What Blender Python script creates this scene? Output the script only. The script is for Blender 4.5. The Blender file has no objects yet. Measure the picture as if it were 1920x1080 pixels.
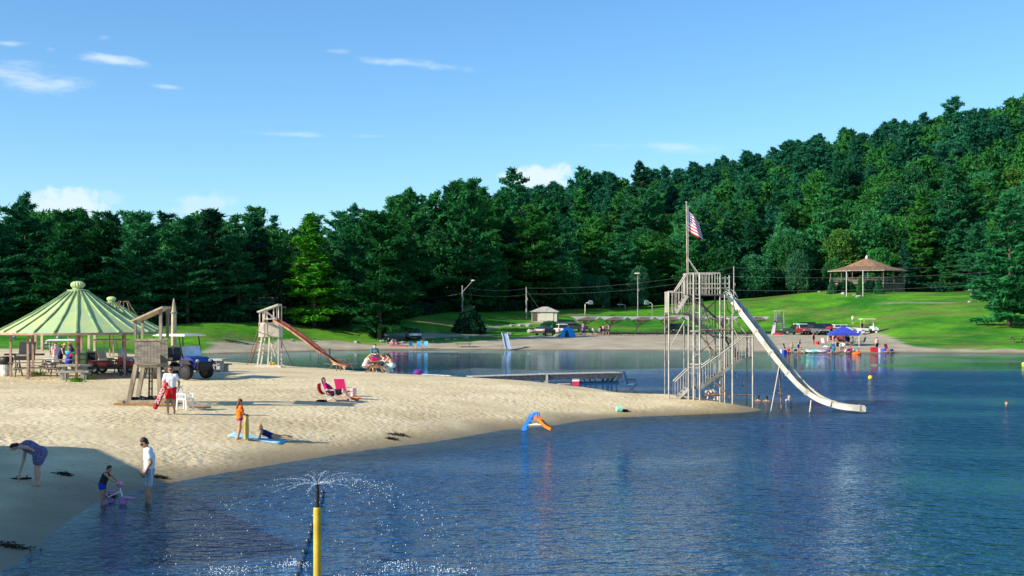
import bpy, math, random, time
import numpy as np
from mathutils import Vector, Matrix, Quaternion

# ------------------------------------------------------------------ camera, sky, sun, exposure
F, HOR, EYE = 2300.0, 590.0, 4.8        # focal length in photo pixels, horizon row, eye height
scene = bpy.context.scene
COL = scene.collection
cam_d = bpy.data.cameras.new('camera'); cam = bpy.data.objects.new('camera', cam_d); COL.objects.link(cam)
cam_d.sensor_width = 36.0; cam_d.lens = 36.0 * F / 1920.0
cam_d.shift_y = (HOR - 540.0) / 1920.0
cam_d.clip_start = 0.1; cam_d.clip_end = 6000
cam.location = (0, 0, EYE); cam.rotation_euler = (math.pi / 2, 0, 0)
scene.camera = cam

SUN_EL = math.radians(28)
SUN_AZ = math.radians(-116)              # measured clockwise from +Y: left and a little behind the camera
to_sun = Vector((math.sin(SUN_AZ) * math.cos(SUN_EL), math.cos(SUN_AZ) * math.cos(SUN_EL), math.sin(SUN_EL)))
sun_d = bpy.data.lights.new('sun', 'SUN'); sun_d.energy = 4.7; sun_d.angle = math.radians(0.5); sun_d.color = (1.0, 0.90, 0.74)
sun = bpy.data.objects.new('sun', sun_d); COL.objects.link(sun)
sun.location = to_sun * 300; sun.rotation_euler = to_sun.to_track_quat('Z', 'Y').to_euler()

world = bpy.data.worlds.new('World'); scene.world = world; world.use_nodes = True
def setup_sky():
    nt = world.node_tree; N = nt.nodes; L = nt.links
    for n in list(N): N.remove(n)
    out = N.new('ShaderNodeOutputWorld'); bg = N.new('ShaderNodeBackground'); bg.inputs['Strength'].default_value = 0.122
    sky = N.new('ShaderNodeTexSky'); sky.sky_type = 'NISHITA'; sky.sun_disc = False
    sky.sun_elevation = SUN_EL; sky.sun_rotation = SUN_AZ; sky.altitude = 200
    sky.air_density = 0.9; sky.dust_density = 0.7; sky.ozone_density = 2.6
    hs = N.new('ShaderNodeHueSaturation'); hs.inputs['Saturation'].default_value = 1.15
    L.new(sky.outputs[0], hs.inputs['Color'])
    tc = N.new('ShaderNodeTexCoord'); sp = N.new('ShaderNodeSeparateXYZ'); L.new(tc.outputs['Generated'], sp.inputs[0])
    def m(op, a, b=None, c=None):
        n = N.new('ShaderNodeMath'); n.operation = op
        for i, v in enumerate((a, b, c)):
            if v is None: continue
            if isinstance(v, (int, float)): n.inputs[i].default_value = v
            else: L.new(v, n.inputs[i])
        return n.outputs[0]
    az = m('ARCTAN2', sp.outputs[0], sp.outputs[1]); el = m('ARCSINE', sp.outputs[2])
    cb = N.new('ShaderNodeCombineXYZ'); L.new(az, cb.inputs[0]); L.new(m('MULTIPLY', el, 3.2), cb.inputs[1])
    nz = N.new('ShaderNodeTexNoise'); nz.inputs['Scale'].default_value = 26; nz.inputs['Detail'].default_value = 7; nz.inputs['Roughness'].default_value = 0.62
    L.new(cb.outputs[0], nz.inputs['Vector'])
    cb2 = N.new('ShaderNodeCombineXYZ'); L.new(az, cb2.inputs[0]); L.new(el, cb2.inputs[1])
    nz2 = N.new('ShaderNodeTexNoise'); nz2.inputs['Scale'].default_value = 60; nz2.inputs['Detail'].default_value = 8; nz2.inputs['Roughness'].default_value = 0.6
    L.new(cb2.outputs[0], nz2.inputs['Vector'])
    total = None
    # streaks of high cloud and cumulus tops, as directions on the sky: (px, row, half width, half height, strength, puffy, slope)
    for px, row, hw, hh, st, puffy, slope in [
        (60, 148, 125, 34, .75, 0, .08), (212, 113, 80, 14, .9, 0, .10), (15, 82, 42, 9, .6, 0, -.05), (310, 162, 38, 6, .5, 0, .05),
        (770, 119, 140, 12, .75, 0, .08), (640, 97, 40, 7, .35, 0, 0), (550, 252, 110, 7, .45, 0, .02), (690, 255, 70, 5, .25, 0, 0),
        (1270, 275, 130, 16, .5, 0, .03), (1130, 272, 60, 5, .2, 0, 0), (95, 92, 18, 7, .35, 0, 0), (196, 70, 16, 7, .25, 0, 0),
        (130, 385, 95, 40, 1.0, 1, 0), (205, 372, 40, 18, .35, 1, 0), (385, 380, 75, 28, .5, 1, -.1), (1005, 335, 85, 38, 1.1, 1, -.12)]:
        a0 = math.atan2(px - 960, F); e0 = math.asin((HOR - row) / math.sqrt(F * F + (px - 960) ** 2 + (HOR - row) ** 2))
        da = m('DIVIDE', m('SUBTRACT', az, a0), hw / F)
        de = m('DIVIDE', m('ADD', m('SUBTRACT', el, e0), m('MULTIPLY', m('SUBTRACT', az, a0), slope)), hh / F)
        r2 = m('ADD', m('MULTIPLY', da, da), m('MULTIPLY', de, de))
        g = m('SUBTRACT', 1.0, m('POWER', r2, 0.5))
        t = m('MULTIPLY_ADD', g, 0.75 if not puffy else 1.3, m('MULTIPLY_ADD', nz2.outputs[0] if puffy else nz.outputs[0], 2.2 if puffy else 1.8, -1.28 if puffy else -1.0))
        rng = N.new('ShaderNodeMapRange'); rng.interpolation_type = 'SMOOTHSTEP'
        rng.inputs[1].default_value = 0.0; rng.inputs[2].default_value = 0.55 if puffy else 0.8; rng.inputs[3].default_value = 0; rng.inputs[4].default_value = st
        L.new(t, rng.inputs[0])
        lim = N.new('ShaderNodeMapRange'); lim.interpolation_type = 'SMOOTHSTEP'; lim.inputs[1].default_value = -0.35; lim.inputs[2].default_value = 0.3; L.new(g, lim.inputs[0])
        v = m('MULTIPLY', rng.outputs[0], lim.outputs[0])
        total = v if total is None else m('MAXIMUM', total, v)
    mix = N.new('ShaderNodeMix'); mix.data_type = 'RGBA'; mix.clamp_factor = True
    L.new(m('MULTIPLY', total, 0.8), mix.inputs['Factor']); L.new(hs.outputs[0], mix.inputs[6]); mix.inputs[7].default_value = (5.2, 5.0, 5.1, 1)
    tn = N.new('ShaderNodeMix'); tn.data_type = 'RGBA'; tn.blend_type = 'MULTIPLY'; tn.inputs['Factor'].default_value = 1; tn.inputs[7].default_value = (.82, .99, 1.05, 1); L.new(mix.outputs[2], tn.inputs[6]); L.new(tn.outputs[2], bg.inputs['Color']); L.new(bg.outputs[0], out.inputs[0])
setup_sky()
vs = scene.view_settings; scene.display_settings.display_device = 'sRGB'
vs.view_transform = 'Standard'; vs.look = 'None'; vs.gamma = 1; vs.use_curve_mapping = False
vs.exposure = 0.7
scene.cycles.max_bounces = 6; scene.cycles.transparent_max_bounces = 12
scene.cycles.diffuse_bounces = 2; scene.cycles.glossy_bounces = 3

rnd = random.Random(7)
rng = np.random.default_rng(11)

# ------------------------------------------------------------------ materials
MATS = {}
def mat(name, color, rough=0.7, var=0.15, scale=3.0, metal=0.0, spec=0.4, bump=0.0, rand=0.0, second=None, stretch=None):
    """Principled material with procedural colour variation in world space."""
    if name in MATS: return MATS[name]
    m = bpy.data.materials.new(name); m.use_nodes = True
    nt = m.node_tree; N = nt.nodes; L = nt.links; b = N['Principled BSDF']
    b.inputs['Roughness'].default_value = rough; b.inputs['Metallic'].default_value = metal; b.inputs['Specular IOR Level'].default_value = spec
    geo = N.new('ShaderNodeNewGeometry'); nz = N.new('ShaderNodeTexNoise'); nz.inputs['Scale'].default_value = scale; nz.inputs['Detail'].default_value = 4
    vec = geo.outputs['Position']
    if stretch:
        mp = N.new('ShaderNodeMapping'); mp.inputs['Scale'].default_value = stretch; L.new(vec, mp.inputs[0]); vec = mp.outputs[0]
    L.new(vec, nz.inputs['Vector'])
    c2 = second or tuple(c * (1 - 2 * var) for c in color)
    c1 = color if second else tuple(min(1, c * (1 + var * .6)) for c in color)
    rp = N.new('ShaderNodeValToRGB'); rp.color_ramp.elements[0].position = .32; rp.color_ramp.elements[1].position = .62
    rp.color_ramp.elements[0].color = (*c2, 1); rp.color_ramp.elements[1].color = (*c1, 1)
    L.new(nz.outputs[0], rp.inputs[0]); col = rp.outputs[0]
    if rand:
        oi = N.new('ShaderNodeObjectInfo'); hs = N.new('ShaderNodeHueSaturation')
        mr = N.new('ShaderNodeMapRange'); mr.inputs[3].default_value = 1 - rand; mr.inputs[4].default_value = 1 + rand
        L.new(oi.outputs['Random'], mr.inputs[0]); L.new(mr.outputs[0], hs.inputs['Value']); L.new(col, hs.inputs['Color']); col = hs.outputs[0]
    L.new(col, b.inputs['Base Color'])
    if bump:
        bp = N.new('ShaderNodeBump'); bp.inputs['Strength'].default_value = bump; bp.inputs['Distance'].default_value = 0.02
        L.new(nz.outputs[0], bp.inputs['Height']); L.new(bp.outputs[0], b.inputs['Normal'])
    MATS[name] = m
    return m

def leaf_mat(name, dark, light, rand=0.25, hue=0.025, trans=0.25):
    m = bpy.data.materials.new(name); m.use_nodes = True
    nt = m.node_tree; N = nt.nodes; L = nt.links
    for n in list(N): N.remove(n)
    out = N.new('ShaderNodeOutputMaterial'); df = N.new('ShaderNodeBsdfDiffuse'); tr = N.new('ShaderNodeBsdfTranslucent'); mx = N.new('ShaderNodeMixShader'); mx.inputs[0].default_value = trans
    tc = N.new('ShaderNodeTexCoord'); nz = N.new('ShaderNodeTexNoise'); nz.inputs['Scale'].default_value = 0.55; nz.inputs['Detail'].default_value = 5; nz.inputs['Roughness'].default_value = .7
    L.new(tc.outputs['Object'], nz.inputs['Vector'])
    rp = N.new('ShaderNodeValToRGB'); rp.color_ramp.elements[0].position = .36; rp.color_ramp.elements[1].position = .64
    rp.color_ramp.elements[0].color = (*dark, 1); rp.color_ramp.elements[1].color = (*light, 1); L.new(nz.outputs[0], rp.inputs[0])
    oi = N.new('ShaderNodeObjectInfo'); hs = N.new('ShaderNodeHueSaturation')
    a = N.new('ShaderNodeMapRange'); a.inputs[3].default_value = 1 - rand; a.inputs[4].default_value = 1 + rand; L.new(oi.outputs['Random'], a.inputs[0]); L.new(a.outputs[0], hs.inputs['Value'])
    wn = N.new('ShaderNodeTexWhiteNoise'); wn.noise_dimensions = '1D'; L.new(oi.outputs['Random'], wn.inputs['W'])
    h = N.new('ShaderNodeMapRange'); h.inputs[3].default_value = .5 - hue; h.inputs[4].default_value = .5 + hue; L.new(wn.outputs['Value'], h.inputs[0]); L.new(h.outputs[0], hs.inputs['Hue'])
    L.new(rp.outputs[0], hs.inputs['Color']); L.new(hs.outputs[0], df.inputs[0]); L.new(hs.outputs[0], tr.inputs[0])
    L.new(df.outputs[0], mx.inputs[1]); L.new(tr.outputs[0], mx.inputs[2]); L.new(mx.outputs[0], out.inputs[0])
    MATS[name] = m
    return m

# ------------------------------------------------------------------ mesh building
def basis(d):
    d = Vector(d).normalized()
    a = Vector((0, 0, 1)) if abs(d.z) < .95 else Vector((1, 0, 0))
    u = d.cross(a).normalized(); v = u.cross(d).normalized()
    return d, u, v

class MB:
    def __init__(s): s.v = []; s.f = []; s.mi = []; s.m = 0
    def add(s, vs, fs):
        o = len(s.v); s.v += [tuple(p) for p in vs]
        for f in fs: s.f.append(tuple(o + i for i in f)); s.mi.append(s.m)
        return s
    def box(s, c, size, rz=0.0, taper=1.0):
        x, y, z = (k / 2 for k in size); ca, sa = math.cos(rz), math.sin(rz); vs = []
        for dz in (-1, 1):
            t = taper if dz > 0 else 1
            for dx, dy in ((-1, -1), (1, -1), (1, 1), (-1, 1)):
                a, b = dx * x * t, dy * y * t
                vs.append((c[0] + a * ca - b * sa, c[1] + a * sa + b * ca, c[2] + dz * z))
        return s.add(vs, [(3, 2, 1, 0), (4, 5, 6, 7), (0, 1, 5, 4), (1, 2, 6, 5), (2, 3, 7, 6), (3, 0, 4, 7)])
    def beam(s, p0, p1, w, h):
        p0, p1 = Vector(p0), Vector(p1); d, u, v = basis(p1 - p0); vs = []
        for p in (p0, p1):
            for a, b in ((-1, -1), (1, -1), (1, 1), (-1, 1)): vs.append(p + u * (a * w / 2) + v * (b * h / 2))
        return s.add(vs, [(3, 2, 1, 0), (4, 5, 6, 7), (0, 1, 5, 4), (1, 2, 6, 5), (2, 3, 7, 6), (3, 0, 4, 7)])
    def tube(s, pts, r, n=8, cap=True):
        pts = [Vector(p) for p in pts]; rs = r if isinstance(r, (list, tuple)) else [r] * len(pts); vs = []; fs = []
        for i, p in enumerate(pts):
            d = (pts[min(i + 1, len(pts) - 1)] - pts[max(i - 1, 0)]); d, u, v = basis(d)
            for k in range(n):
                t = 2 * math.pi * k / n; vs.append(p + (u * math.cos(t) + v * math.sin(t)) * rs[i])
        for i in range(len(pts) - 1):
            for k in range(n):
                a, b = i * n + k, i * n + (k + 1) % n; fs.append((a, b, b + n, a + n))
        if cap: fs.append(tuple(range(n - 1, -1, -1))); fs.append(tuple((len(pts) - 1) * n + k for k in range(n)))
        return s.add(vs, fs)
    def lathe(s, prof, c=(0, 0, 0), n=16, sx=1, sy=1):
        vs = []; fs = []
        for r, z in prof:
            for k in range(n):
                t = 2 * math.pi * k / n; vs.append((c[0] + r * sx * math.cos(t), c[1] + r * sy * math.sin(t), c[2] + z))
        for i in range(len(prof) - 1):
            for k in range(n):
                a, b = i * n + k, i * n + (k + 1) % n; fs.append((a, b, b + n, a + n))
        fs.append(tuple(range(n - 1, -1, -1))); fs.append(tuple((len(prof) - 1) * n + k for k in range(n)))
        return s.add(vs, fs)
    def ball(s, c, r, n=10, sc=(1, 1, 1)):
        m = max(4, n // 2 + 1); vs = [(c[0], c[1], c[2] + r * sc[2])]; fs = []
        for i in range(1, m):
            th = math.pi * i / m
            for k in range(n):
                t = 2 * math.pi * k / n
                vs.append((c[0] + r * sc[0] * math.sin(th) * math.cos(t), c[1] + r * sc[1] * math.sin(th) * math.sin(t), c[2] + r * sc[2] * math.cos(th)))
        vs.append((c[0], c[1], c[2] - r * sc[2])); e = len(vs) - 1
        for k in range(n): fs.append((0, 1 + k, 1 + (k + 1) % n)); fs.append((e, e - n + (k + 1) % n, e - n + k))
        for i in range(m - 2):
            for k in range(n):
                a, b = 1 + i * n + k, 1 + i * n + (k + 1) % n; fs.append((a, a + n, b + n, b))
        return s.add(vs, fs)
    def prism(s, poly, axis_vec):
        """poly: list of 3-D points (planar), pushed along axis_vec."""
        n = len(poly); a = Vector(axis_vec); vs = [Vector(p) for p in poly] + [Vector(p) + a for p in poly]
        fs = [tuple(range(n - 1, -1, -1)), tuple(range(n, 2 * n))] + [(i, (i + 1) % n, n + (i + 1) % n, n + i) for i in range(n)]
        return s.add(vs, fs)
    def cyl(s, p0, p1, r0, r1=None, n=10): return s.tube([p0, p1], [r0, r0 if r1 is None else r1], n)
    def sheet(s, quad, th):
        """thin panel from 4 (or more) points with thickness along its normal"""
        q = [Vector(p) for p in quad]; nrm = (q[1] - q[0]).cross(q[2] - q[0]).normalized() * th
        return s.prism(q, nrm)

def mesh_of(name, mb, smooth=False, nmat=1):
    me = bpy.data.meshes.new(name); me.from_pydata(mb.v, [], mb.f); me.update()
    if len(set(mb.mi)) > 1: me.polygons.foreach_set('material_index', mb.mi)
    if smooth: me.polygons.foreach_set('use_smooth', [True] * len(me.polygons))
    return me

def obj(name, mb, m, parent=None, loc=None, rz=0.0, smooth=False):
    me = mb if isinstance(mb, bpy.types.Mesh) else mesh_of(name, mb, smooth)
    if len(me.materials) == 0:
        for k in (m if isinstance(m, (list, tuple)) else [m]): me.materials.append(k)
    o = bpy.data.objects.new(name, me); COL.objects.link(o)
    if parent: o.parent = parent
    if loc is not None: o.location = loc
    if rz: o.rotation_euler = (0, 0, rz)
    return o

def tag(o, label=None, cat=None, group=None, kind=None):
    if label: o['label'] = label
    if cat: o['category'] = cat
    if group: o['group'] = group
    if kind: o['kind'] = kind
    return o

def thing(name, label, cat, loc=(0, 0, 0), rz=0.0, group=None):
    o = bpy.data.objects.new(name, None); COL.objects.link(o); o.empty_display_size = .2
    o.location = loc; o.rotation_euler = (0, 0, rz)
    return tag(o, label, cat, group)

_ROD = {}
def _unit(kind):
    if kind not in _ROD:
        mb = MB()
        if kind == 'rod': mb.cyl((0, 0, 0), (0, 0, 1), 1, 1, 8)
        else: mb.box((0, 0, .5), (1, 1, 1))
        me = mesh_of('unit_' + kind, mb, False); me.materials.append(None)
        if kind == 'rod':
            me.polygons.foreach_set('use_smooth', [len(p.vertices) == 4 for p in me.polygons])
        _ROD[kind] = me
    return _ROD[kind]
def _stick(kind, name, p0, p1, sx, sy, m, parent):
    o = bpy.data.objects.new(name, _unit(kind)); COL.objects.link(o)
    o.material_slots[0].link = 'OBJECT'; o.material_slots[0].material = m
    p0, p1 = Vector(p0), Vector(p1); d, u, v = basis(p1 - p0)
    M = Matrix((u * sx, v * sy, p1 - p0)).transposed().to_4x4(); M.translation = p0
    if parent: o.parent = parent
    o.matrix_local = M
    return o
def rod(name, p0, p1, r, m, parent=None): return _stick('rod', name, p0, p1, r, r, m, parent)
def bar(name, p0, p1, w, h, m, parent=None): return _stick('box', name, p0, p1, w, h, m, parent)

def children(o): return [c for c in bpy.data.objects if c.parent == o]
def dup(root, loc, rz, label=None, group=None, scale=None, kids=None):
    r = root.copy(); COL.objects.link(r); r.location = loc; r.rotation_euler = (0, 0, rz)
    if label: r['label'] = label
    if group: r['group'] = group
    if scale: r.scale = (scale,) * 3
    for ch in (kids if kids is not None else list(root.children)):
        c = ch.copy(); COL.objects.link(c); c.parent = r
        for g in ch.children:
            d = g.copy(); COL.objects.link(d); d.parent = c
    return r

# ------------------------------------------------------------------ terrain
def wz(px, row, z=0.0):
    Y = F * (EYE - z) / (row - HOR); return ((px - 960) * Y / F, Y)
SHORE = [(-14, -60), (-10.2, 5), (-9.5, 16)] + [wz(*p) for p in
    [(32, 1055), (110, 987), (175, 943), (240, 922), (317, 905), (400, 890), (475, 877), (600, 857), (700, 842), (800, 830), (860, 821), (943, 806),
     (1035, 798), (1089, 789), (1152, 783), (1256, 779), (1330, 776), (1400, 773), (1428, 769), (1410, 762), (1360, 755), (1300, 752), (1252, 752), (1218, 750), (1190, 744), (1165, 737)]] + \
    [(2.5, 80), (-2.5, 85), (-11, 96), (-22, 110), (-33, 126), (-39, 138), (-38, 149), (-30, 157)] + \
    [wz(*p) for p in [(640, 657), (760, 656), (900, 656), (1100, 656.5), (1300, 658), (1450, 661), (1560, 663), (1700, 662), (1800, 662), (1920, 663), (2100, 664)]] + \
    [(120, 143), (170, 110), (190, -60)]
SH = np.array(SHORE)
def shore_dist(x, y):
    """signed distance to the shoreline: positive on land, negative in the lake"""
    x = np.asarray(x, float); y = np.asarray(y, float); d2 = np.full(x.shape, 1e18); ins = np.zeros(x.shape, bool)
    n = len(SH)
    for i in range(n):
        ax, ay = SH[i]; bx, by = SH[(i + 1) % n]; ex, ey = bx - ax, by - ay
        t = np.clip(((x - ax) * ex + (y - ay) * ey) / (ex * ex + ey * ey), 0, 1)
        d2 = np.minimum(d2, (x - ax - t * ex) ** 2 + (y - ay - t * ey) ** 2)
        c = ((ay > y) != (by > y))
        with np.errstate(divide='ignore', invalid='ignore'):
            xi = ax + (y - ay) * ex / (ey if ey != 0 else 1e-9)
        ins ^= c & (x < xi)
    d = np.sqrt(d2)
    return np.where(ins, -d, d)
TA = [-.6, -.42, -.3, -.25, -.2, -.15, -.10, -.05, 0.0, .1, .2, .27, .32, .42, .6]
TY0 = [140, 140, 145, 152, 163, 165, 175, 192, 200, 205, 205, 195, 166, 158, 150]
TY1 = [165, 165, 172, 176, 182, 186, 205, 232, 245, 262, 268, 268, 264, 252, 250]
TZ0 = [1.6] * 15
TZ1 = [3, 3, 3.6, 4.2, 4.2, 3.2, 3.6, 5.2, 5.6, 6.6, 8.4, 10.2, 9.6, 9.0, 9]
TZ2 = [9, 9, 10, 11, 13, 20, 25, 27, 30, 38, 48, 55, 60, 66, 70]
def sstep(t): t = np.clip(t, 0, 1); return t * t * (3 - 2 * t)
def vnoise(x, y, s, seed=0):
    x = np.asarray(x) * s; y = np.asarray(y) * s; xi = np.floor(x).astype(int); yi = np.floor(y).astype(int); fx = x - xi; fy = y - yi
    def h(a, b): return np.modf(np.abs(np.sin(a * 127.1 + b * 311.7 + seed * 74.7) * 43758.5453))[0]
    u = fx * fx * (3 - 2 * fx); v = fy * fy * (3 - 2 * fy)
    return (h(xi, yi) * (1 - u) + h(xi + 1, yi) * u) * (1 - v) + (h(xi, yi + 1) * (1 - u) + h(xi + 1, yi + 1) * u) * v
def ground(x, y):
    x = np.asarray(x, float); y = np.asarray(y, float)
    d = shore_dist(x, y)
    a = x / np.maximum(y, 40)
    far = sstep((y - 118) / 25)
    right = sstep((a - .26) / .08)
    Lb = 7.5 + far * (11 - 4 * right); zm = 1.55 + .15 * far
    zb = np.where(d > 0, zm * (1 - np.exp(-np.maximum(d, 0) / Lb)), np.maximum(-2.4, d * .11))
    zb = zb + (1 - far) * np.where(d > 1, .10 * (vnoise(x, y, .22, 3) - .5) * np.minimum(1, np.maximum(d - 1, 0) / 4), 0)
    y0 = np.interp(a, TA, TY0); y1 = np.interp(a, TA, TY1); z1 = np.interp(a, TA, TZ1); z2 = np.interp(a, TA, TZ2)
    t = sstep((y - y0) / (y1 - y0)); t2 = np.clip((y - y1) / (430 - y1), 0, 1); t2 = t2 ** 1.15
    roll = .5 * (vnoise(x, y, .035, 5) - .5) * t
    fade = np.where(d > 0, 1, 0)
    drop = np.clip((y - 430) / 300, 0, 1) * 12
    return zb + fade * (t * (z1 - 1.6) + t2 * (z2 - z1) + roll + t2 * 3 * (vnoise(x, y, .02, 9) - .5) - drop)
def gz(x, y): return float(ground(np.array([x]), np.array([y]))[0])
_YS = np.concatenate([np.arange(14, 130, .05), np.arange(130, 440, .25)])
def at(px, row, lift=0.0):
    """the point of the ground (or water) seen at a pixel of the photograph"""
    X = (px - 960) * _YS / F; ray = EYE - (row - HOR) * _YS / F
    g = np.maximum(ground(X, _YS), 0.0)
    hit = np.nonzero(ray <= g)[0]
    i = hit[0] if len(hit) else len(_YS) - 1
    return Vector((X[i], _YS[i], g[i] + lift))
def on(px, Y, lift=0.0):
    x = (px - 960) * Y / F; return Vector((x, Y, max(0.0, gz(x, Y)) + lift))
def P(px, row, Y): return Vector(((px - 960) * Y / F, Y, EYE - (row - HOR) * Y / F))

# where the grass begins, as world points (angle a -> distance)
GE = [(-.6, 118), (-.42, 132), (-.30, 139), (-.255, 146)]
for px, row in [(400, 644), (520, 643), (640, 642), (720, 646), (800, 644), (880, 642), (960, 634), (1030, 628), (1110, 625.5), (1300, 624), (1450, 624), (1600, 621), (1635, 622), (1660, 630), (1700, 648), (1740, 654.5), (1920, 656.5), (2100, 657)]:
    p = at(px, row); GE.append(((px - 960) / F, p.y))
GE_A = [g[0] for g in GE]; GE_Y = [g[1] for g in GE]

def grid_axis(segs):
    out = []
    for a, b, st in segs: out += list(np.arange(a, b, st))
    out.append(segs[-1][1]); return np.array(out)
GX = grid_axis([(-700, -240, 40), (-240, -60, 4), (-60, -34, 1.0), (-34, 16, .32), (16, 60, 1.0), (60, 120, 1.5), (120, 240, 5), (240, 700, 40)])
GY = grid_axis([(-60, 18, 3), (18, 66, .3), (66, 100, .5), (100, 225, .9), (225, 290, 1.6), (290, 450, 4), (450, 1000, 40)])
MX, MY = np.meshgrid(GX, GY)
MZ = ground(MX, MY)
DS = shore_dist(MX, MY)
A_ = MX / np.maximum(MY, 40)
ge = np.interp(A_, GE_A, GE_Y)
grass = sstep((MY - ge + 3.0 * (vnoise(MX, MY, .45, 2) - .5)) / 1.6)
y1 = np.interp(A_, TA, TY1)
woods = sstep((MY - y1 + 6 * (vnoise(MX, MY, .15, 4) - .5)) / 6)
# bare tracks: the gravel road on the left of the lawn and the pale path on the hill
def seg_mask(pts, w):
    best = np.full(MX.shape, 1e9)
    for (ax, ay), (bx, by) in zip(pts[:-1], pts[1:]):
        ex, ey = bx - ax, by - ay; t = np.clip(((MX - ax) * ex + (MY - ay) * ey) / (ex * ex + ey * ey), 0, 1)
        best = np.minimum(best, np.hypot(MX - ax - t * ex, MY - ay - t * ey))
    return 1 - sstep((best - w) / 1.0)
road = [at(*p) for p in [(722, 633), (760, 631), (830, 629.5), (900, 628.5)]]
road2 = [at(*p) for p in [(1080, 603), (1000, 606), (930, 612), (900, 620)]]
path = [at(*p) for p in [(1660, 568.5), (1700, 567.5), (1775, 568)]]
track = np.maximum(seg_mask([(p.x, p.y) for p in road], 1.7), np.maximum(.6 * seg_mask([(p.x, p.y) for p in road2], .35), .6 * seg_mask([(p.x, p.y) for p in path], .5)))
shade_wet = np.clip(1 - DS / (1.0 + 1.6 * vnoise(MX, MY, .5, 8) + 1.2 * sstep((32 - MY) / 8)), 0, 1) ** .8  # wet band at the waterline, widened on the near sand to deepen its shade

def ground_material():
    m = bpy.data.materials.new('beach_and_lawn'); m.use_nodes = True
    nt = m.node_tree; N = nt.nodes; L = nt.links; b = N['Principled BSDF']; b.inputs['Specular IOR Level'].default_value = .2
    geo = N.new('ShaderNodeNewGeometry'); pos = geo.outputs['Position']
    def noise(scale, detail=4, rough=.55, stretch=None):
        n = N.new('ShaderNodeTexNoise'); n.inputs['Scale'].default_value = scale; n.inputs['Detail'].default_value = detail; n.inputs['Roughness'].default_value = rough
        v = pos
        if stretch: mp = N.new('ShaderNodeMapping'); mp.inputs['Scale'].default_value = stretch; L.new(pos, mp.inputs[0]); v = mp.outputs[0]
        L.new(v, n.inputs['Vector']); return n.outputs[0]
    def ramp(f, c0, c1, p0=.35, p1=.65):
        r = N.new('ShaderNodeValToRGB'); r.color_ramp.elements[0].position = p0; r.color_ramp.elements[1].position = p1
        r.color_ramp.elements[0].color = (*c0, 1); r.color_ramp.elements[1].color = (*c1, 1); L.new(f, r.inputs[0]); return r.outputs[0]
    def mixc(f, a, b_):
        n = N.new('ShaderNodeMix'); n.data_type = 'RGBA'; n.clamp_factor = True
        if isinstance(f, float): n.inputs['Factor'].default_value = f
        else: L.new(f, n.inputs['Factor'])
        for i, c in ((6, a), (7, b_)):
            if isinstance(c, tuple): n.inputs[i].default_value = (*c, 1)
            else: L.new(c, n.inputs[i])
        return n.outputs[2]
    def math_(op, a, b_, c=None):
        n = N.new('ShaderNodeMath'); n.operation = op
        for i, v in enumerate((a, b_, c)):
            if v is None: continue
            if isinstance(v, float): n.inputs[i].default_value = v
            else: L.new(v, n.inputs[i])
        return n.outputs[0]
    def attr(k):
        n = N.new('ShaderNodeAttribute'); n.attribute_name = k; return n.outputs['Fac']
    sep = N.new('ShaderNodeSeparateXYZ'); L.new(pos, sep.inputs[0])
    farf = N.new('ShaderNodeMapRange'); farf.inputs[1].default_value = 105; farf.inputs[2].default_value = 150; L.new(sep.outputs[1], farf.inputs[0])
    sand = ramp(noise(.5, 6, .6), (.59, .48, .28), (.73, .62, .40))
    broad = ramp(noise(.16, 5, .65), (.80, .78, .74), (1, 1, 1), .38, .58)
    specks = ramp(noise(7.0, 3, .7), (.36, .30, .20), (1, 1, 1), .30, .43)
    mul = N.new('ShaderNodeMix'); mul.data_type = 'RGBA'; mul.blend_type = 'MULTIPLY'; mul.inputs['Factor'].default_value = .55
    L.new(sand, mul.inputs[6]); L.new(specks, mul.inputs[7]); sand = mul.outputs[2]
    mu2 = N.new('ShaderNodeMix'); mu2.data_type = 'RGBA'; mu2.blend_type = 'MULTIPLY'; mu2.inputs['Factor'].default_value = .8; L.new(sand, mu2.inputs[6]); L.new(broad, mu2.inputs[7]); sand = mu2.outputs[2]
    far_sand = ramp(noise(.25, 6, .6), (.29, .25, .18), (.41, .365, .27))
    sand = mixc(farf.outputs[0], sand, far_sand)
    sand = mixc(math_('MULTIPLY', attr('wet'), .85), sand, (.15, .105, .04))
    g1 = ramp(noise(.10, 5, .6), (.018, .155, .004), (.105, .33, .010), .38, .62)
    g2 = ramp(noise(.9, 5, .7), (.42, .50, .42), (1.15, 1.1, 1.0), .32, .66)
    mg = N.new('ShaderNodeMix'); mg.data_type = 'RGBA'; mg.blend_type = 'MULTIPLY'; mg.inputs['Factor'].default_value = .8
    L.new(g1, mg.inputs[6]); L.new(g2, mg.inputs[7])
    dry = noise(.06, 5, .62, (1, 1.8, 1))
    dr = N.new('ShaderNodeMapRange'); dr.inputs[1].default_value = .50; dr.inputs[2].default_value = .68; dr.inputs[3].default_value = 0; dr.inputs[4].default_value = .75; L.new(dry, dr.inputs[0])
    gcol = mixc(dr.outputs[0], mg.outputs[2], (.17, .155, .045))
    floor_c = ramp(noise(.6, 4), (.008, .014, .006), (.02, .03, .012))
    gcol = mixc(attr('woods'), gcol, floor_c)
    gcol = mixc(attr('track'), gcol, (.36, .32, .25))
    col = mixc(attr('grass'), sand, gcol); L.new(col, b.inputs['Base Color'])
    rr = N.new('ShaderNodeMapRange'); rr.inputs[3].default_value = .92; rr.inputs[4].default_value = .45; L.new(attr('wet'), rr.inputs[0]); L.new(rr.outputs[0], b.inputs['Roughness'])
    # trampled sand: dimples of footprints; tufted grass
    vor = N.new('ShaderNodeTexVoronoi'); vor.inputs['Scale'].default_value = 4.2; vor.feature = 'SMOOTH_F1'; vor.inputs['Smoothness'].default_value = .6; L.new(pos, vor.inputs['Vector'])
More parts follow.
